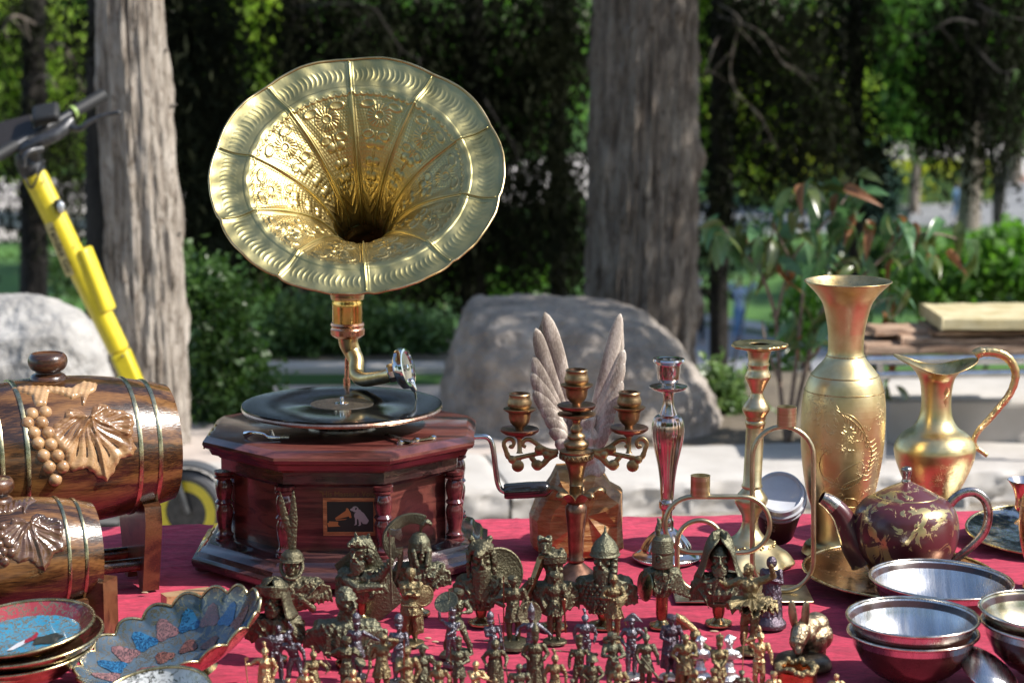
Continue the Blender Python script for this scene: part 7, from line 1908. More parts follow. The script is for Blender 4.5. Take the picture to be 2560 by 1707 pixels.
F('bronze rifleman in a feathered cap, rifle slung low', M_B2, 1614, 1567, 1732, 'plume', 'coat', (-.12, -.10, .52), (.22, -.08, .48), items=[st((-.10, -.15, .66), (.22, -.15, .24), .013, 'musket')])
F('violet pewter sultan in a turban and long open coat', M_P, 1677, 1527, 1694, 'turban', 'coat', (-.05, -.12, .60), (.15, -.06, .50), base='disc', bmat=M_W, cape=True)
F('gilded soldier in a flat beret with a heavy cloak', M_G2, 1712, 1579, 1738, 'cap', 'coat', (-.13, -.07, .56), (.08, -.14, .68), cape=True, wide=1.15, items=[('pack', (0, .10, .72))])
F('gilded grenadier in a shako with hands folded in front', M_G2, 1797, 1576, 1742, 'shako', 'coat', (-.03, -.13, .54), (.03, -.13, .54))
F('gilt artilleryman shading his eyes, holding a ramrod', M_G, 1896, 1563, 1732, 'plume', 'trousers', (-.10, -.10, .93), (.22, -.05, .44), lean=(.02, 0), items=[st((-.30, -.10, -.05), (-.27, -.10, .94), .009, 'brush')], head=.4)
F('tiny gilded round-backed figure between the beret and the shako', M_G2, 1738, 1670, 1792, 'hood', 'robe', AK, (.1, -.1, .6), head=.5)
F('tiny gilded bearded figure before the shako grenadier', M_G2, 1783, 1664, 1792, 'turban', 'coat', (-.16, -.05, .55), (.1, -.1, .6))
F('tiny bronze crouching figure in a cap left of the artilleryman', M_B2, 1856, 1668, 1792, 'cap', 'coat', AK, (.18, -.08, .55), lean=(-.04, -.05), cape=True)
F('tiny gilt figure at the artilleryman\'s right foot', M_G, 1932, 1672, 1792, 'turban', 'coat', AK, (.1, -.1, .6))
F('tiny bronze figure below the long-coated sultan', M_B, 1662, 1678, 1796, 'shako', 'coat', AK, (.1, -.1, .6))
F('lone gilt figure with a bent arm between the hare and the bowls', M_G, 2088, 1682, 1795, 'none', 'coat', (-.16, -.05, .58), (.20, -.10, .72), head=.5)
F('tiny gilt figure in the lower left beside the coral bowl', M_G, 722, 1690, 1800, 'cap', 'coat', AK, (.1, -.1, .6))
F('tiny gilt capped figure in front of the wizard', M_G2, 1238, 1690, 1800, 'helmet', 'coat', AK, (.14, -.1, .6))
F('tiny bronze figure in front of the musket carrier', M_B2, 1430, 1692, 1800, 'cap', 'coat', AK, (.14, -.1, .6))
F('tiny bronze figure left of the bearded dwarf', M_B, 1005, 1692, 1800, 'tricorn', 'coat', AK, (.14, -.1, .6))
# two small silver busts on stepped feet
def small_bust(label, px, top, feet):
    f = onT(px, feet); zt_ = atY(px, top, f.y).z; H_ = zt_ - TZ
    t = thing('bust', label, 'bust', (f.x, f.y, TZ), 'small silver busts')
    M = T(f.x, f.y, TZ, 0, 0, 0, H_)
    b = MB(); b.lathe([(0, 0), (.26, 0), (.27, .03), (.22, .07), (.24, .10), (.20, .15), (.13, .18), (.14, .26), (.10, .30), (.08, .46), (0, .46)], 32, M); part('foot', b, M_W, t, 40)
    b = MB(); b.ball((0, 0, .60), (.24, .13, .10)); b.ball((0, 0, .54), (.28, .12, .07)); b.cap((0, 0, .62), (0, -.01, .76), .08, .06); b.ball((0, -.02, .84), (.085, .10, .115)); b.cap((0, -.11, .85), (0, -.13, .81), .012, .018); b.lathe([(.11, .86), (.10, .92), (.06, .98), (0, 1.0)], 16, cap0=True)
    b.cap((-.08, -.06, .89), (.10, .04, .90), .05, .05)
    me = fuse(b, .02, .008, 22, int(px), 'bust_body', M); part('bust_body', me, M_W, t, 180)
small_bust('small bright silver bust right of the beret soldier', 1750, 1587, 1700)
small_bust('small bright silver bust peeping past the shako grenadier', 1822, 1584, 1706)

# ---------------------------------------------------------------- big busts
def bust(label, mat, cx, head_top, torso_bot, half, base_py, yaw=0, head=0, tilt=0, beard=0, hair=None, disc=30, extras=None, drape=None, ped=True, arm=None, hooded=False, seed=1, hs=1.0):
    f = onT(cx, base_py); Y = f.y
    z0 = atY(cx, torso_bot, Y).z; z1 = atY(cx, head_top, Y).z; S = z1 - z0
    wd = half / ppm(Y, z0) / S / .42
    t = thing('bust', label, 'bust', (f.x, Y, TZ), 'large bronze busts')
    M = T(f.x, Y, z0, 0, 0, yaw, S)
    if ped:
        r = disc / ppm(Y, TZ); b = MB(); b.lathe([(0, TZ), (r, TZ), (r * 1.02, TZ + .002), (r * .96, TZ + .0045), (r * .5, TZ + .007), (r * .34, TZ + .010), (0, TZ + .010)], 40, T(f.x, Y, 0)); part('pedestal_disc', b, M_pdisc, t, 40)
        b = MB(); zt_ = max(z0 + .012, TZ + .02); b.lathe([(0, TZ + .006), (r * .32, TZ + .008), (r * .46, TZ + .018), (r * .50, zt_), (0, zt_)], 28, T(f.x, Y, 0)); part('pedestal', b, M_ped, t, 40)
    b = MB()
    b.ball((0, .0, .36), (.38 * wd, .20, .17)); b.ball((0, .0, .22), (.36 * wd, .21, .19)); b.ball((0, .0, .08), (.25 * wd, .16, .13)); b.cap((-.27 * wd, .02, .38), (.27 * wd, .02, .38), .14, .14); b.cap((0, .0, .40), (0, -.01, .62), .15, .12)
    rnd = random.Random(seed)
    for k in range(drape or 14):                       # cloth folds across chest and shoulders
        a = rnd.uniform(-1, 1); y_ = -.15 - .02 * rnd.random(); zz = rnd.uniform(.08, .40)
        b.cap((a * .34 * wd, -.19 + .10 * abs(a), zz + .10), ((a * .6) * .34 * wd, -.21, zz - .08), .026, .017, 6)
    for s in (-1, 1):
        for k in range(6): b.cap((s * (.16 + .05 * k) * wd, -.14 + .02 * k, .46 - .02 * k), (s * (.20 + .05 * k) * wd, -.14 + .02 * k, .10 + .05 * rnd.random()), .045, .03, 6)
    me = fuse(b, .015, .017, 15, seed, 'torso', M); part('torso', me, mat, t, 180)
    hb = MB(); hs_ = hs
    hb.ball((0, .01, .02), (.118, .138, .155), 20, 14); hb.ball((0, -.055, -.075), (.082, .080, .075), 14, 10)
    hb.cap((0, -.125, .045), (0, -.172, -.032), .014, .026, 8); hb.ball((-.020, -.150, -.038), .016); hb.ball((.020, -.150, -.038), .016)
    hb.cap((-.072, -.108, .052), (-.018, -.128, .050), .018, .016, 8); hb.cap((.018, -.128, .050), (.072, -.108, .052), .016, .018, 8)
    for s in (-1, 1):
        hb.ball((s * .040, -.112, .018), (.018, .012, .011), 10, 7); hb.ball((s * .068, -.088, -.030), (.034, .034, .030), 10, 8); hb.ball((s * .118, .012, .0), (.014, .026, .036), 8, 8)
    hb.cap((-.034, -.136, -.075), (.034, -.136, -.075), .010, .010, 8); hb.cap((-.026, -.132, -.092), (.026, -.132, -.092), .012, .012, 8); hb.ball((0, -.118, -.128), (.040, .034, .030))
    if beard:
        for k in range(26):
            a = R(-70 + 140 * k / 25); L_ = beard * (.10 + .10 * math.cos(a)) * rnd.uniform(.8, 1.15)
            p = Vector((.10 * math.sin(a), -.035 - .095 * math.cos(a), -.085 - .03 * math.cos(a)))
            hb.cap(p, p + Vector((.01 * math.sin(k * 2.3), -.018, -L_)), .022, .008, 6)
        for s in (-1, 1): hb.cap((s * .008, -.150, -.066), (s * .052, -.128, -.100), .013, .008, 6)
    if hair == 'short':
        for k in range(60):
            a = rnd.uniform(0, 2 * PI); e = rnd.uniform(.15, 1.5); p = Vector((.118 * math.cos(a) * math.cos(e), .02 + .138 * math.sin(a) * math.cos(e), .02 + .16 * math.sin(e)))
            if p.y < -.07 and p.z < .11: continue
            hb.ball(p, (.020, .022, .014), 7, 5)
    HMt = M @ Matrix.Translation((0, -.03, .745)) @ Matrix.Rotation(head, 4, 'Z') @ Matrix.Rotation(tilt, 4, 'X') @ Matrix.Scale(hs * 1.22, 4)
    me = fuse(hb, .0090, .0045, 30, seed + 3, 'head', HMt, 1); part('head', me, mat, t, 180)
    def X(name, bb, m2=None, head_=True, vox=0, disp=0, freq=30):
        me = fuse(bb, vox, disp, freq, seed + 5, name, HMt if head_ else M, 1) if vox else bb.mesh(name)
        if not vox: me.transform(HMt if head_ else M)
        return part(name, me, m2 or mat, t, 180 if vox else 40)
    if extras: extras(X, t)
    return t
def dome(r=.150, zb=.035, h=.17, rim=True, rings=3, brow=0):
    b = MB(); b.lathe([(r * .9, zb - .004), (r * 1.03, zb - .004), (r * 1.02, zb + .02), (r * .94, zb + h * .5), (r * .62, zb + h * .85), (r * .25, zb + h * .98), (0, zb + h)], 36, Matrix.Translation((0, .012, 0)) @ Matrix.Diagonal((1, 1.12, 1, 1)), cap0=True)
    if rim: b.tube([(r * 1.05 * math.cos(a), .012 + r * 1.18 * math.sin(a), zb) for a in np.linspace(0, 2 * PI, 32, endpoint=False)], .012, 8, closed=True, up=(0, 0, 1))
    return b
def ex_b1(X, t):
    b = dome(.155, .045, .15); b.ball((0, -.165, .05), (.13, .06, .014), 14, 6); X('helmet', b, vox=.010, disp=.002)
    for s, tp in ((-1, (-.15, .0, 1.0)), (1, (.03, .02, 1.02))):
        b = MB(); b.tube(smooth_path([(s * .012, .01, .18), (s * .02, .02, .42), ((tp[0] + s * .02) * .6, .02, .68), tp], 4), [.045, .05, .055, .058, .06, .062, .064, .062, .058, .05, .04, .026, .008], 10, flat=.45); X('plume', b, vox=.012, disp=.006, freq=60)
    b = MB(); b.tube(smooth_path([(-.13, -.03, .06), (-.145, -.07, -.06), (-.09, -.13, -.15), (0, -.16, -.18), (.09, -.13, -.15), (.145, -.07, -.06), (.13, -.03, .06)], 4), .027, 10, flat=.7); X('chin_guard', b)
    b = MB(); b.ball((.16, -.20, .20), (.045, .04, .045)); 
    for k in range(4): b.cap((.13 + .022 * k, -.235, .225), (.12 + .022 * k, -.24, .17), .012, .010, 6)
    b.cap((.17, -.18, .19), (.32, -.08, .02), .05, .065); X('hand', b, head_=False, vox=.011, disp=.002)
bust('tallest bust, a soldier with two long feathers on his round helmet', M_B, 733, 1366, 1520, 92, 1560, extras=ex_b1, seed=11, hs=.95)
def hood(X, sc3=1.0, peak=.05, name='hood'):
    G = np.zeros((26, 16, 3))
    for i in range(26):
        for j in range(16):
            q = j / 15; a = R(-128 - 52 * q ** 4) * (1 - 2 * i / 25); zz = -.22 + .50 * q + (peak * q * q if abs(a) < 2 else 0)
            r = (.185 * math.sqrt(max(0, 1 - max(0, (q - .45) / .55) ** 2)) + .005) * sc3
            fl = 1 + (.55 * (1 - q) ** 3) + .03 * math.sin(a * 7)
            G[i, j] = (r * math.sin(a) * fl * .95, .03 + r * math.cos(a) * fl * 1.0 - .05 * q, zz)
    b = MB(); b.grid(G)
    o = X(name, b); o.data.shade_smooth(); md = o.modifiers.new('s', 'SOLIDIFY'); md.thickness = .0014
    return o
def ex_hood1(X, t):
    hood(X, 1.0, .02)
    b = MB()
    for k in range(5): b.tube([(.155 * math.cos(a), .0 + .17 * math.sin(a), .075 + .024 * k + .015 * math.sin(a * 2 + k)) for a in np.linspace(0, 2 * PI, 24, endpoint=False)], .026, 8, closed=True, up=(0, 0, 1))
    X('headband', b, vox=.011, disp=.004)
    b = MB(); b.cap((.20, -.12, .42), (.34, -.10, .16), .07, .10); b.cap((.10, -.20, .30), (.40, -.08, .20), .04, .03); X('sash', b, head_=False, vox=.014, disp=.012)
bust('bust of a hooded man wrapped in a turban at the left front of the busts', M_B, 690, 1452, 1618, 70, 1650, extras=ex_hood1, head=-.3, beard=.5, seed=12, hs=.95)
def ex_b3(X, t):
    b = MB(); b.ball((0, .01, .12), (.135, .17, .09)); b.cap((0, -.10, .16), (-.03, -.20, .13), .07, .045); b.ball((-.10, .02, .20), (.03, .02, .05)); b.ball((.08, .05, .20), (.03, .02, .05)); b.ball((.12, .05, -.02), (.07, .10, .16))
    X('wolf_hood', b, vox=.011, disp=.012, freq=34)
    b = MB(); b.prism([(-.42, .50), (.10, .95), (.62, -.06), (.08, -.52)], .16, .21, bev=.06); X('shield', b, head_=False)
    b = MB(); b.cap((.10, -.10, .34), (.28, -.16, .40), .10, .085); b.cap((.28, -.16, .40), (.44, -.20, .62), .08, .062); 
    for k in range(6): b.tube([Vector((.20 + .045 * k, -.14 - .012 * k, .37 + .05 * k)) + Vector((-.06 * math.cos(a) * .6, .07 * math.sin(a), .07 * math.cos(a))) * (1.15 - .05 * k) for a in np.linspace(0, 2 * PI, 14, endpoint=False)], .012, 6, closed=True, up=(1, 0, 0))
    b.ball((.46, -.20, .66), (.05, .05, .055))
    for k in range(4): b.cap((.43, -.25, .69 - .03 * k), (.49, -.25, .69 - .03 * k), .014, .013, 6)
    b.cap((-.22, -.10, .34), (-.05, -.22, .25), .09, .08); b.cap((-.05, -.22, .25), (.30, -.25, .28), .075, .05); X('arms', b, head_=False, vox=.011, disp=.003)
    b = MB(); b.tube([(.47, -.27, .02), (.45, -.25, .7), (.44, -.25, 1.18)], .02, 10); X('axe_handle', b, head_=False)
    b = MB(); b.prism([(.40, 1.06), (.43, 1.04), (.50, 1.05), (.60, .98), (.63, 1.06), (.61, 1.17), (.52, 1.15), (.42, 1.18), (.40, 1.15)], -.265, -.235, bev=.1); X('axe_head', b, metal('axe_steel', (.16, .17, .15), (.3, .31, .28), 60, .2, .35), head_=False)
bust('bust of a wolf-hooded warrior gripping an axe before a tilted diamond shield', M_B2, 905, 1338, 1500, 60, 1552, head=-.55, beard=.7, extras=ex_b3, seed=13, disc=26)
bust('bust of a bare-headed general with epaulettes looking right', M_B2, 868, 1455, 1640, 98, 1660, head=.75, hair='short', seed=14, drape=22, hs=.9, extras=lambda X, t: ([X('strap', (lambda b: (b.box(x - .028, x + .028, -.235, -.205, .12, .34), b)[1])(MB()), head_=False) for x in (-.22, -.10, .02)], X('cape', (lambda b: (([b.cap((.18 + .05 * k, -.16 + .02 * k, .38), (.22 + .065 * k, -.14 + .02 * k, .02), .05, .04, 8) for k in range(6)]), b)[1])(MB()), head_=False, vox=.014, disp=.008)))
def ex_b5(X, t):
    b = dome(.150, -.02, .24, rim=False)
    for s in (-1, 1): b.cap((s * .10, -.10, -.02), (s * .065, -.15, -.20), .045, .035, 8); b.cap((s * .12, -.02, -.04), (s * .11, -.06, -.22), .05, .04)
    b.cap((0, -.15, .10), (0, -.175, -.06), .018, .014, 8); X('helmet', b, vox=.010, disp=.0015)
    b = MB(); N_ = 26; O = []; I_ = []
    for k in range(N_):
        a = R(62 + 165 * k / (N_ - 1)); O.append((-.10 + .40 * math.cos(a), .12 + .36 * math.sin(a))); I_.append((-.10 + .24 * math.cos(a), .12 + .22 * math.sin(a)))
    b.prism(O + I_[::-1], -.03, .03); cr = X('crest', b)
    b = MB()
    for k in range(N_ * 2):
        a = R(62 + 165 * k / (N_ * 2 - 1)); b.cap((-.10 + .25 * math.cos(a), -.034, .12 + .23 * math.sin(a)), (-.10 + .39 * math.cos(a), -.034, .12 + .35 * math.sin(a)), .006, .009, 5)
    o = X('crest_bristles', b); o['kind'] = 'stuff'
    b = MB(); b.tube(smooth_path([(-.27, 0, .02), (-.26, 0, -.16), (-.30, 0, -.34), (-.34, 0, -.44)], 4), [.05 - .003 * i for i in range(13)], 8, flat=.6); X('crest_tail', b)
    b = MB(); b.tube(smooth_path([(.02, .0, .20), (.03, -.02, .30), (.10, -.04, .36), (.16, -.04, .30)], 4), [.02, .02, .025, .03, .035, .04, .042, .045, .045, .04, .034, .026, .012], 9); X('serpent', b, vox=.010, disp=.003)
bust('bust of a hoplite in a crested Corinthian helmet with a great curved plume', M_B2, 1050, 1330, 1480, 72, 1535, head=.25, extras=ex_b5, seed=15, drape=20, disc=26, hs=1.0)
def ex_b8(X, t):
    b = MB(); b.ball((0, .0, .12), (.15, .17, .10)); b.cap((0, -.12, .13), (-.05, -.22, .09), .085, .06); b.ball((-.11, .0, .22), (.04, .03, .05)); b.ball((.10, .0, .22), (.04, .03, .05)); b.cap((.13, -.04, .06), (.15, -.06, -.22), .05, .03); b.cap((-.14, -.04, .06), (-.15, -.06, -.20), .04, .02); X('bear_hood', b, vox=.012, disp=.012, freq=34)
    b = MB(); b.lathe([(0, .03), (.10, .03), (.11, .015), (.34, .0), (.37, .012), (.39, .0), (.39, -.02), (0, -.01)], 48, frame_to((.24, .12, .47), (.35, -.9, .1))); X('shield', b, head_=False)
    b = MB(); b.cap((-.30, -.10, .38), (.32, -.14, .08), .035, .035); b.cap((-.10, -.16, .34), (-.02, -.18, .02), .02, .02); X('strap', b, M_B2, head_=False, vox=.012, disp=.002)
bust('bust of a long-bearded man in a bear hood with a round shield behind', M_B, 1203, 1350, 1520, 66, 1558, beard=2.0, extras=ex_b8, seed=16, drape=24, head=.1, hs=1.05, disc=34)
def ex_b10(X, t):
    b = MB()
    for k in range(3): b.tube([(.145 * math.cos(a), .01 + .165 * math.sin(a), .07 + .035 * k + .01 * math.sin(a * 3)) for a in np.linspace(0, 2 * PI, 24, endpoint=False)], .026, 8, closed=True, up=(0, 0, 1))
    b.ball((0, .02, .13), (.13, .15, .08)); 
    for k in range(12): b.ball((.12 * math.cos(k * 1.3), .02 + .13 * math.sin(k * 1.3), .17 + .02 * math.sin(k * 3)), .035)
    X('wreath', b, vox=.011, disp=.004)
    b = MB(); b.tube([(-.52, -.12, -.02), (-.30, -.12, .52), (-.17, -.12, .88)], [.035, .055, .07], 4, flat=.8); b.box(-.22, -.10, -.17, -.06, .88, .93); X('club_shaft', b, metal('olive_brass', (.20, .17, .09), (.36, .31, .18), 60, .25, .4), head_=False)
    b = MB(); b.ball((-.13, -.12, 1.07), (.085, .09, .12)); b.cap((-.13, -.20, 1.09), (-.13, -.225, 1.04), .012, .018); b.cap((-.18, -.19, 1.115), (-.08, -.19, 1.115), .014, .014); b.ball((-.13, -.185, .985), (.05, .035, .03)); b.cap((-.155, -.205, 1.01), (-.105, -.205, 1.01), .010, .010)
    for k in range(16): a = k * .4; b.ball((-.13 + .085 * math.cos(a), -.11 + .08 * math.sin(a), 1.17 + .02 * math.sin(3 * a)), .032)
    b.cap((-.21, -.10, 1.10), (-.20, -.10, .96), .035, .02); b.cap((-.05, -.10, 1.10), (-.06, -.10, .96), .035, .02)
    X('club_head', b, M_B2, head_=False, vox=.009, disp=.003)
    b = MB(); b.cap((-.30, .0, .30), (-.52, -.08, .30), .09, .07); b.cap((-.52, -.08, .30), (-.36, -.14, .52), .065, .045); b.ball((-.33, -.15, .56), (.05, .045, .05))
    for k in range(4): b.cap((-.37, -.20, .60 - .032 * k), (-.30, -.20, .61 - .032 * k), .014, .012, 6)
    X('arm', b, head_=False, vox=.011, disp=.003)
bust('bust of a wreathed bearded man holding up a club topped by a carved head', M_B, 1383, 1370, 1535, 60, 1568, head=.25, beard=1.2, extras=ex_b10, seed=17, drape=22, disc=36, hs=.98)
def ex_b11(X, t):
    b = MB(); b.lathe([(.15, .03), (.165, .03), (.160, .06), (.150, .11), (.11, .19), (.05, .25), (.018, .30), (.010, .36), (0, .40)], 36, Matrix.Translation((0, .012, 0)) @ Matrix.Diagonal((1, 1.1, 1, 1)), cap0=True)
    for k in range(5): b.tube([((.165 - .02 * k) * math.cos(a), .012 + (.18 - .02 * k) * math.sin(a), .045 + .035 * k) for a in np.linspace(0, 2 * PI, 28, endpoint=False)], .009, 6, closed=True, up=(0, 0, 1))
    X('helmet', b, vox=.009, disp=.002)
    b = MB(); b.tube(smooth_path([(.12, -.02, .03), (.13, -.04, -.10), (.12, -.08, -.24), (.13, -.10, -.40)], 4), [.045, .043, .041, .04, .04, .04, .04, .038, .036, .036, .034, .032, .03], 9); 
    for k in range(12): b.ball((.125 + .01 * (-1) ** k, -.06 - .006 * k, .02 - .034 * k), (.045, .04, .02))
    X('mail_braid', b, vox=.010, disp=.003)
    for i in range(8):
        for j in range(9):
            a = -.9 + 1.8 * (j + .5 * (i % 2)) / 8.5; r = .36; x = r * math.sin(a) * 1.15 * (1 - .05 * i)
            if x > .16: continue
            b = MB(); b.ball((x, -.205 + .11 * (abs(x) / .35) ** 1.6 + (.03 if i > 5 else 0), .40 - .052 * i), (.030, .016, .034), 8, 6); X('scale', b, head_=False)
bust('bust of a bearded knight in a pointed helmet and scale armour', M_B2, 1510, 1348, 1528, 78, 1565, head=-.35, beard=.9, extras=ex_b11, seed=18, disc=40)
def ex_b14(X, t):
    b = MB(); b.lathe([(.13, -.20), (.15, -.18), (.148, .02), (.152, .10), (.135, .20), (.10, .25), (0, .27)], 36, Matrix.Translation((0, .0, 0)) @ Matrix.Diagonal((1, 1.12, 1, 1)), cap0=True)
    for k in range(7): b.tube([((.158 - .004 * k) * math.cos(a), (.176 - .004 * k) * math.sin(a), .035 + .028 * k) for a in np.linspace(0, 2 * PI, 28, endpoint=False)], .008, 6, closed=True, up=(0, 0, 1))
    X('helmet', b, vox=.009, disp=.0015)
    b = MB(); b.tube([(.045 * math.cos(a), -.165 - .01 * math.cos(a), -.04 + .055 * math.sin(a)) for a in np.linspace(0, 2 * PI, 20, endpoint=False)], .013, 6, M=Matrix.Translation((-.04, 0, 0)), closed=True, up=(0, 1, 0)); X('eye_ring', b)
    b = MB(); b.tube(smooth_path([(-.06, 0, .25), (-.07, 0, .34), (-.05, .01, .44), (-.08, .02, .50)], 3), [.03, .035, .04, .042, .042, .04, .035, .03, .022, .01], 8); X('plume', b, vox=.010, disp=.003)
    b = MB(); b.lathe([(0, .03), (.20, .02), (.26, .0), (.27, -.02), (0, -.01)], 40, frame_to((-.30, -.02, .18), (-.9, -.42, .1))); X('shield', b, metal('shield_bronze', (.10, .11, .07), (.38, .34, .2), 60, .2, .4), head_=False)
    b = MB()
    for k in range(9): b.cap((.02 + .03 * k, -.18 + .014 * k, .40), (.06 + .052 * k, -.16 + .02 * k, .16 - .025 * k), .035, .028, 8)
    X('cloak', b, head_=False, vox=.012, disp=.006)
bust('slender bust in a tall ribbed helmet with a shield on its shoulder', M_B2, 1654, 1345, 1488, 46, 1566, head=-.2, extras=ex_b14, seed=19, disc=32)
def ex_b15(X, t):
    hood(X, 1.08, .10)
    b = MB()
    for s in (-1, 1):
        for k in range(7): b.cap((s * (.05 + .045 * k), -.17 + .02 * k, .46 - .015 * k), (s * (.10 + .055 * k), -.17 + .03 * k, .20 - .02 * k), .04, .03, 8)
    b.cap((-.24, -.14, .40), (.24, -.14, .40), .05, .05)
    X('mantle', b, head_=False, vox=.013, disp=.008)
    for k in range(4):
        b = MB(); b.tube([(.19 * math.cos(a), .02 + .17 * math.sin(a), .22 - .055 * k) for a in np.linspace(0, 2 * PI, 26, endpoint=False)], .02, 6, closed=True, up=(0, 0, 1)); X('armour_band', b, head_=False)
bust('bust of a stern bearded monk under a deep draped hood', M_B2, 1796, 1352, 1512, 68, 1560, head=-.05, beard=.5, extras=ex_b15, seed=20, disc=34, hs=1.0)
# the wing of a fallen golden bird behind the sultan
gw = thing('winged_figurine', 'golden winged figure half hidden behind the violet sultan, its feathered wing slanting down', 'figurine', tuple(onT(1740, 1650)))
pw = onT(1735, 1650)
b = MB(); 
wp = [(1690, 1532), (1712, 1540), (1735, 1562), (1750, 1585), (1742, 1590), (1722, 1572), (1706, 1575), (1690, 1560)]
P = [atY(x, y, pw.y) for x, y in wp]; b.prism([(p.x, p.z) for p in P], pw.y - .002, pw.y + .003, bev=.1); wg = part('wing', b, M_G2, gw, 40)
for k in range(7):
    a_, c_ = atY(1690 + 6 * k, 1536 + 4 * k, pw.y - .003), atY(1712 + 6.2 * k, 1556 + 6 * k, pw.y - .004); b = MB(); b.tube([a_, (a_ + c_) / 2, c_], [.003, .004, .0008], 8, flat=.5); part('feather', b, M_G, wg, 180)
b = MB(); c_ = atY(1742, 1612, pw.y); b.cap(c_, c_ + Vector((.0, 0, -.02)), .010, .012); b.cap(c_, atY(1712, 1604, pw.y - .01), .005, .004); b.cap(c_ + Vector((.006, 0, 0)), atY(1772, 1622, pw.y - .01), .006, .004); b.cap(c_ + Vector((0, 0, -.02)), (pw.x, pw.y, TZ + .004), .009, .010); b.lathe([(0, 0), (.016, 0), (.016, .005), (0, .006)], 20, T(pw.x, pw.y, TZ)); b.ball(c_ + Vector((-.002, -.002, .014)), .008)
me = fuse(b, .0012, .0005, 400, 3, 'body'); part('body', me, M_G2, gw, 180)
# ---------------------------------------------------------------- long-eared hare on an oval base
HYp = onT(2000, 1655).y
def hp(x, y, dy=0): return atY(x, y, HYp + dy)
M_hare = metal('brushed_bronze_fur', (.22, .16, .10), (.52, .42, .28), 90, .28, .42, 1, 1.0, .0012, stretch=(1, 1, .35), fine=500)
hare = thing('hare_figurine', 'bronze hare with tall straight ears, head lowered, on a dark oval base', 'figurine', tuple(onT(2000, 1660)))
b = MB()
s_ = 1 / ppm(HYp, .8)
for (x, y, r, dy) in [(2040, 1562, 34, .026), (2046, 1588, 38, .022), (2034, 1600, 36, .012), (2022, 1566, 30, .012), (2014, 1586, 27, .0)]:
    rr = r * s_; b.ball(hp(x, y, dy), (rr, rr * 1.1, rr), 18, 12)
b.cap(hp(2002, 1578, -.010), hp(1994, 1604, -.020), 26 * s_, 22 * s_); b.cap(hp(1993, 1604, -.02), hp(1996, 1630, -.030), 20 * s_, 10 * s_)
b.cap(hp(2034, 1622, .0), hp(2031, 1648, -.006), 14 * s_, 9 * s_); b.cap(hp(2031, 1648, -.006), hp(2027, 1654, -.018), 9 * s_, 8 * s_)
b.cap(hp(1990, 1612, .004), hp(1986, 1646, -.002), 9 * s_, 8 * s_); b.cap(hp(2054, 1610, .02), hp(2054, 1650, .018), 14 * s_, 10 * s_)
me = fuse(b, .0011, .0004, 500, 5, 'body', None, 6); part('body', me, M_hare, hare, 180)
for pts in [[(1987, 1565), (1981, 1530), (1979, 1500)], [(2012, 1562), (2014, 1530), (2016, 1502)]]:
    b = MB(); P = smooth_path([hp(x, y, -.008) for x, y in pts], 4); n = len(P); b.tube(P, [(5.5 + 5.0 * math.sin(PI * min(1, (i + 1) / n))) * s_ for i in range(n)], 10, flat=.55); part('ear', b, M_hare, hare, 180)
for x, y in [(1984, 1592), (2000, 1594)]:
    b = MB(); b.ball(hp(x, y, -.036), 2.6 * s_, 8, 6); part('eye', b, M_B, hare, 180)
bo = onT(2004, 1668); b = MB(); b.lathe([(0, 0), (1.0, 0), (1.02, .004), (.97, .010), (.88, .0145), (.5, .017), (0, .017)], 56, T(bo.x, bo.y, TZ) @ Matrix.Diagonal((.037, .034, 1, 1)), wob=lambda a, i: 1 + .03 * math.cos(3 * a + 1)); part('base', b, metal('dark_base', (.06, .055, .045), (.16, .14, .11), 50, .3, .5, 1, .8, .001), hare, 180)
# knobbly copper box at the front edge
cb = onT(1990, 1740); bxm = metal('red_copper', (.42, .16, .08), (.62, .32, .16), 70, .15, .3, 1, .4, .0006)
cbt = thing('copper_pot', 'little copper pot with a knobbly modelled rim, cut by the lower edge', 'pot', (cb.x, cb.y, TZ))
r = 52 / ppm(cb.y, .78); z1 = atY(1990, 1668, cb.y).z
b = MB(); b.lathe([(0, TZ), (r * .9, TZ), (r, TZ + .006), (r * .97, z1 - .008), (r * 1.02, z1 - .002), (r * .92, z1), (r * .88, z1 - .01), (0, z1 - .012)], 48, T(cb.x, cb.y, 0)); part('body', b, bxm, cbt, 40)
b = MB(); rnd = random.Random(9)
for k in range(26):
    a = 2 * PI * k / 26; b.ball((cb.x + r * math.cos(a) * rnd.uniform(.85, 1.02), cb.y + r * math.sin(a), z1 + rnd.uniform(-.002, .004)), (rnd.uniform(.004, .007), .005, rnd.uniform(.003, .005)), 9, 6)
me = fuse(b, .0009, .0004, 500, 6, 'knobs'); part('modelled_rim', me, M_G2, cbt, 180)
# ================================================================== LEAFY SHRUB, LUMBER, PEOPLE
def leafobjmat(name, c1, c2, sp=.6, rough=.28):
    m = leafmat(name, c1, c2, 30, .22, rough, sp); return m
ML = [leafobjmat('glossy_leaf', (.055, .13, .055), (.13, .25, .10)), leafobjmat('olive_leaf', (.07, .10, .025), (.13, .16, .05)), leafobjmat('russet_leaf', (.22, .09, .04), (.36, .18, .09), .4, .4)]
def leafmesh(w_, L, fold, droop, mat):
    G = []
    for i in range(7):
        t = i / 6; ww = w_ * math.sin(PI * (t ** .8) * .97 + .03) * .5
        z = -droop * t * t * L
        G.append([(-ww, t * L, z + fold * ww), (0, t * L, z), (ww, t * L, z + fold * ww)])
    b = MB(); b.grid(np.array(G)); me = b.mesh('leaf'); me.materials.append(mat); me.shade_smooth(); return me
lm = [leafmesh(.040 * s, .104 * s, f, d, ML[k]) for k, s, f, d in ((0, 1, .35, .5), (0, .85, .5, .9), (0, 1.15, .2, .3), (1, .95, .3, .8), (1, .8, .6, .5), (2, .85, .9, 1.0), (0, .9, .6, .7), (1, 1.05, .2, .6), (0, 1.0, .3, 1.0))]
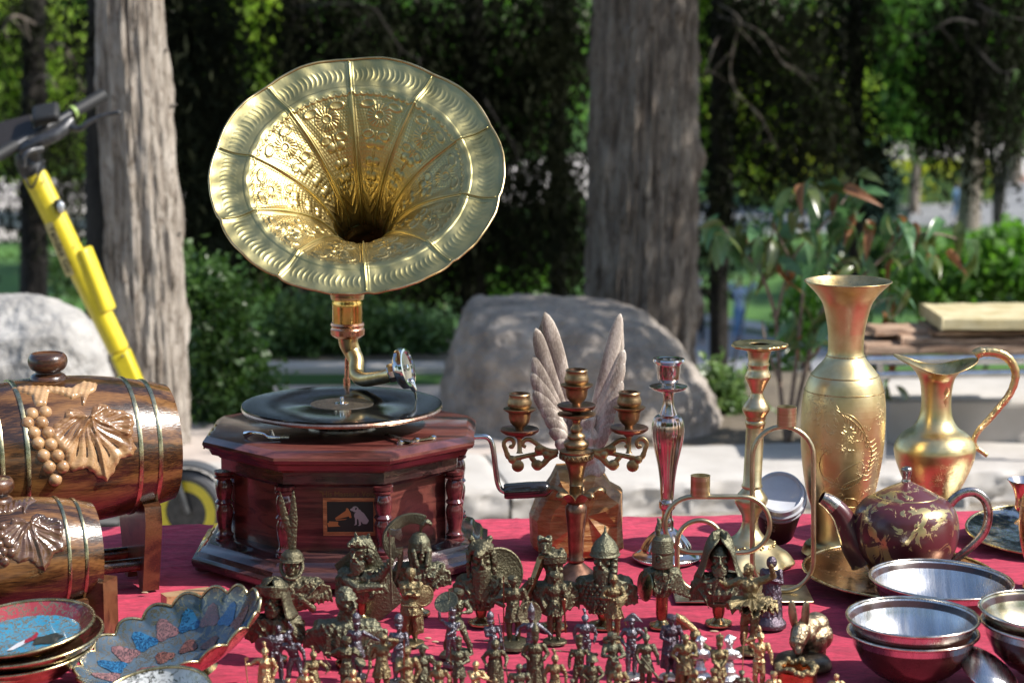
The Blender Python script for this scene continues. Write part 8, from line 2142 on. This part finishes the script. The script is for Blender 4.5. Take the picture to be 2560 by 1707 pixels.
SYp = 7.35
base_ = atY(1965, 1105, SYp)
shr = thing('leafy_shrub', 'leafy shrub with large glossy and russet leaves behind the tall vase', 'shrub', (base_.x, SYp, .085))
M_stem = dielectric('shrub_stem', (.12, .08, .06), (.26, .19, .15), 30, .7, .5, .002)
rnd = random.Random(33)
br_ = [[(1965, 1110), (1950, 960), (1940, 800), (1905, 690), (1870, 640), (1835, 600), (1800, 560)], [(1965, 1110), (1985, 950), (2000, 820), (2012, 700), (2045, 570), (2055, 505), (2015, 470)], [(1970, 1110), (2020, 900), (2060, 770), (2145, 700), (2210, 640), (2260, 590), (2340, 585), (2400, 600)], [(2145, 700), (2205, 735), (2225, 690), (2285, 650)], [(1940, 800), (1985, 640), (2080, 540), (2130, 470)], [(2060, 770), (2150, 860), (2200, 940)], [(1950, 960), (1915, 860), (1905, 800)], [(2012, 700), (1960, 620), (1930, 540)]]
for i, pts in enumerate(br_):
    P = smooth_path([atY(x, y, SYp + rnd.uniform(-.05, .05) * (k > 0)) for k, (x, y) in enumerate(pts)], 5); n = len(P)
    b = MB(); b.tube(P, [(.0075 if i < 3 else .0045) * (1 - .7 * k / n) + .001 for k in range(n)], 7); part('stem', b, M_stem, shr, 180)
cl_pts = [(1820, 575), (1860, 600), (1790, 570), (1935, 600), (1900, 560), (2010, 470), (2060, 500), (2110, 485), (2135, 455), (2100, 540), (2050, 600), (2150, 560), (2000, 560), (1955, 650), (2250, 560), (2330, 585), (2395, 605), (2290, 645), (2200, 680), (2150, 650), (2240, 730), (2180, 780), (2120, 720), (2100, 820), (2200, 860), (2160, 930), (2225, 960), (1980, 780), (2020, 850), (1930, 545), (2300, 560), (2070, 660)]
for (x, y) in cl_pts:
    for k in range(rnd.choice((6, 7, 8))):
        p = atY(x + rnd.gauss(0, 20), y + rnd.gauss(0, 18), SYp + rnd.uniform(-.10, .10))
        me = rnd.choice(lm if (x > 1880 or rnd.random() < .5) else lm[:5])
        o = bpy.data.objects.new('leaf', me); col.objects.link(o); o.parent = shr
        a = rnd.uniform(0, 2 * PI)
        Mx = Matrix.Translation(p) @ Matrix.Rotation(a, 4, 'Z') @ Matrix.Rotation(rnd.uniform(-1.5, .35), 4, 'X') @ Matrix.Rotation(rnd.uniform(-.9, .9), 4, 'Y') @ Matrix.Scale(rnd.uniform(.8, 1.15), 4)
        o.matrix_parent_inverse = world_of(shr).inverted(); o.matrix_basis = Mx
# lumber on a folding chrome frame
M_foam = dielectric('yellowed_board', (.46, .38, .20), (.62, .54, .34), 12, .8, .3, .002)
M_plank = wood('old_plank', (.14, .08, .05), (.32, .20, .13), (.52, .36, .26), 10, (1, 5, 9), .7, .0, 18, .5)
M_chr = metal('frame_chrome', (.55, .56, .58), (.75, .76, .78), 20, .12, .25)
LY = 6.95
fr_ = thing('folding_frame', 'low chrome tube frame carrying the stacked planks behind the jug', 'frame', (1.5, 7.05, 0))
for yy, zz, dy in ((900, 0, 0), (938, 0, .0), (905, 0, .28)):
    a_, c_ = atY(2165, yy, LY + dy), atY(2760, yy - 8, LY + dy)
    b = MB(); b.tube([a_, c_], .0135, 12); part('rail', b, M_chr, fr_)
for x in (2200, 2700):
    for dy in (0, .28):
        a_ = atY(x, 905, LY + dy); b = MB(); b.tube([a_, (a_.x + .02, a_.y, .02)], .011, 10); part('leg', b, M_chr, fr_)
def board(label, x0, y0px, x1, thick, depth, rz, mat, name='plank', Y=LY, seed=0, cat='plank'):
    """front top edge through the given pixels; a box with slightly worn faces"""
    p0 = atY(x0, y0px, Y); Lw = (x1 - x0) / ppm(Y, p0.z)
    b = MB(); nx = 14; rr = random.Random(seed); V = []
    for i in range(nx + 1):
        t = i / nx; e = [rr.uniform(-.002, .002) for _ in range(4)]
        V += [(t * Lw, e[0], -thick + e[1] * .5), (t * Lw, e[0], e[1]), (t * Lw, depth + e[2], e[3]), (t * Lw, depth + e[2], -thick)]
    f = [(0, 1, 2, 3)[::-1], tuple(nx * 4 + k for k in (0, 1, 2, 3))]
    for i in range(nx):
        a = i * 4; c = a + 4; f += [(a, c, c + 1, a + 1), (a + 1, c + 1, c + 2, a + 2), (a + 2, c + 2, c + 3, a + 3), (a + 3, c + 3, c, a)]
    b.add(V, f); me = b.mesh(name); me.transform(Matrix.Translation(p0) @ Matrix.Rotation(rz, 4, 'Z'))
    o = link(name, me, mat, None, 30); md = o.modifiers.new('b', 'BEVEL'); md.width = .003; tag(o, label, cat, 'boards stacked behind the jug' if cat == 'plank' else None); return o
board('bottom brown plank on the chrome frame, reaching furthest left', 2165, 866, 2760, .026, .30, .02, M_plank, seed=1, Y=6.96)
board('middle brown plank with a splintered left end', 2255, 846, 2760, .024, .22, -.03, M_plank, seed=2, Y=6.99)
board('short split plank lying on the left end of the stack', 2190, 826, 2420, .018, .14, .12, M_plank, seed=3, Y=7.05)
board('dark thin board directly under the yellow slab', 2330, 828, 2760, .016, .24, .0, M_plank, seed=4, Y=7.0)
board('thick yellowed slab lying on top of the stacked planks', 2356, 797, 2760, .036, .34, .03, M_foam, 'slab', seed=5, Y=6.95, cat='slab')
b = MB(); a_ = atY(2215, 1000, 7.28); x1 = a_.x + 1.0
b.box(a_.x, x1, 7.28, 7.75, .0, a_.z); o = link('stone_block', b.mesh('stone_block'), M_conc, None, 30); o.modifiers.new('b', 'BEVEL').width = .012; tag(o, 'pale stone block in the shade under the chrome frame', 'block')
# distant visitors
M_skin = plain('skin', (.45, .28, .2), .6); M_hair = plain('dark_hair', (.015, .012, .012), .5)
def person(label, px, feet, top, shirt, trousers, L, Rr, lf, rf, yaw=0, hair=M_hair, extras=None):
    g_ = onZ(px, feet, -7.97); H_ = atY(px, top, g_.y).z - g_.z
    t = thing('person', label, 'person', tuple(g_), 'distant visitors in the park')
    M = T(g_.x, g_.y, g_.z, 0, 0, yaw, H_)
    def bd(part_):
        b = MB()
        if part_ in ('body', 'shirt'):
            e = .0 if part_ == 'body' else .010
            b.ball((0, 0, .50), (.085 + e, .06 + e, .06)); b.ball((0, 0, .60), (.080 + e, .058 + e, .09)); b.ball((0, 0, .72), (.098 + e, .066 + e, .095)); b.cap((-.085, 0, .79), (.085, 0, .79), .036 + e, .036 + e)
            for s, H2 in ((-1, L), (1, Rr)):
                S_ = Vector((s * .112, 0, .785)); el, hn = elbow(S_, H2, s)
                if part_ == 'body': limb(b, S_, el, hn, .034, .026, .018); b.ball(hn, (.018, .014, .024)); [b.cap(hn, hn + Vector((.006 * (k - 2), -.004, -.032)), .006, .004, 5) for k in range(5)]
                else: limb(b, S_, el, el + (hn - el) * .7, .042, .034, .026)
        if part_ in ('body', 'trousers'):
            e = 0 if part_ == 'body' else .010
            if part_ == 'trousers': b.ball((0, 0, .50), (.095, .07, .06))
            for s, (fx, fy) in ((-1, lf), (1, rf)):
                hip = Vector((s * .045, 0, .49)); an = Vector((fx, fy, .05)); kn = (hip + an) / 2 + Vector((0, -.02, 0)); limb(b, hip, kn, an, .052 + e, .038 + e, .026 + e)
                if part_ == 'body': b.cap(an + Vector((0, .01, -.02)), an + Vector((0, -.07, -.032)), .022, .018)
        if part_ == 'body':
            b.cap((0, 0, .8), (0, 0, .88), .028, .026); b.ball((0, -.005, .925), (.043, .052, .062)); b.cap((0, -.05, .93), (0, -.062, .915), .006, .009)
            for s in (-1, 1): b.ball((s * .043, 0, .922), (.007, .012, .015), 6, 5)
        return b
    part('body', fuse(bd('body'), .012, 0, M=M), M_skin, t, 180)
    part('top', fuse(bd('shirt'), .013, .004, 22, 1, 'top', M), shirt, t, 180); part('trousers', fuse(bd('trousers'), .013, .003, 22, 2, 'trousers', M), trousers, t, 180)
    b = MB(); b.ball((0, .012, .945), (.050, .055, .056)); me = b.mesh('hair'); me.transform(M); part('hair', me, hair, t, 180)
    if extras: extras(t, M)
M_navy = plain('black_clothes', (.010, .011, .016), .8); M_sky = plain('light_blue_cloth', (.30, .38, .52), .8); M_jean = plain('blue_denim', (.10, .20, .36), .8)
def ex_a(t, M):
    b = MB(); b.ball((0, -.045, .905), (.036, .02, .026)); me = b.mesh('face_mask'); me.transform(M); part('face_mask', me, plain('blue_mask', (.30, .42, .70), .7), t, 180)
    b = MB(); b.box(.13, .22, -.03, .03, .42, .60); b.tube([(.15, 0, .60), (.13, -.02, .70), (.11, 0, .80)], .006, 6); me = b.mesh('bag'); me.transform(M); part('bag', me, plain('wine_red', (.12, .01, .02), .6), t)
person('distant person in black with a blue face mask and a wine-red bag', 1746, 858, 688, M_navy, M_navy, (-.12, -.06, .52), (.13, -.16, .78), (-.05, 0), (.06, -.03), extras=ex_a)
person('distant person in a light blue shirt and jeans raising both arms', 1846, 852, 690, M_sky, M_jean, (-.10, -.14, .95), (.12, -.14, .93), (-.05, 0), (.05, .02), yaw=.3)
person('distant walker in blue trousers by the brown trunk', 2388, 548, 455, M_jean, M_jean, (-.14, .02, .50), (.14, -.06, .50), (-.06, .06), (.05, -.08), yaw=1.2)
person('distant dark-clad person half hidden by the leafy shrub', 2158, 548, 468, M_navy, M_jean, (-.12, -.05, .52), (.12, -.05, .52), (-.05, 0), (.05, 0))
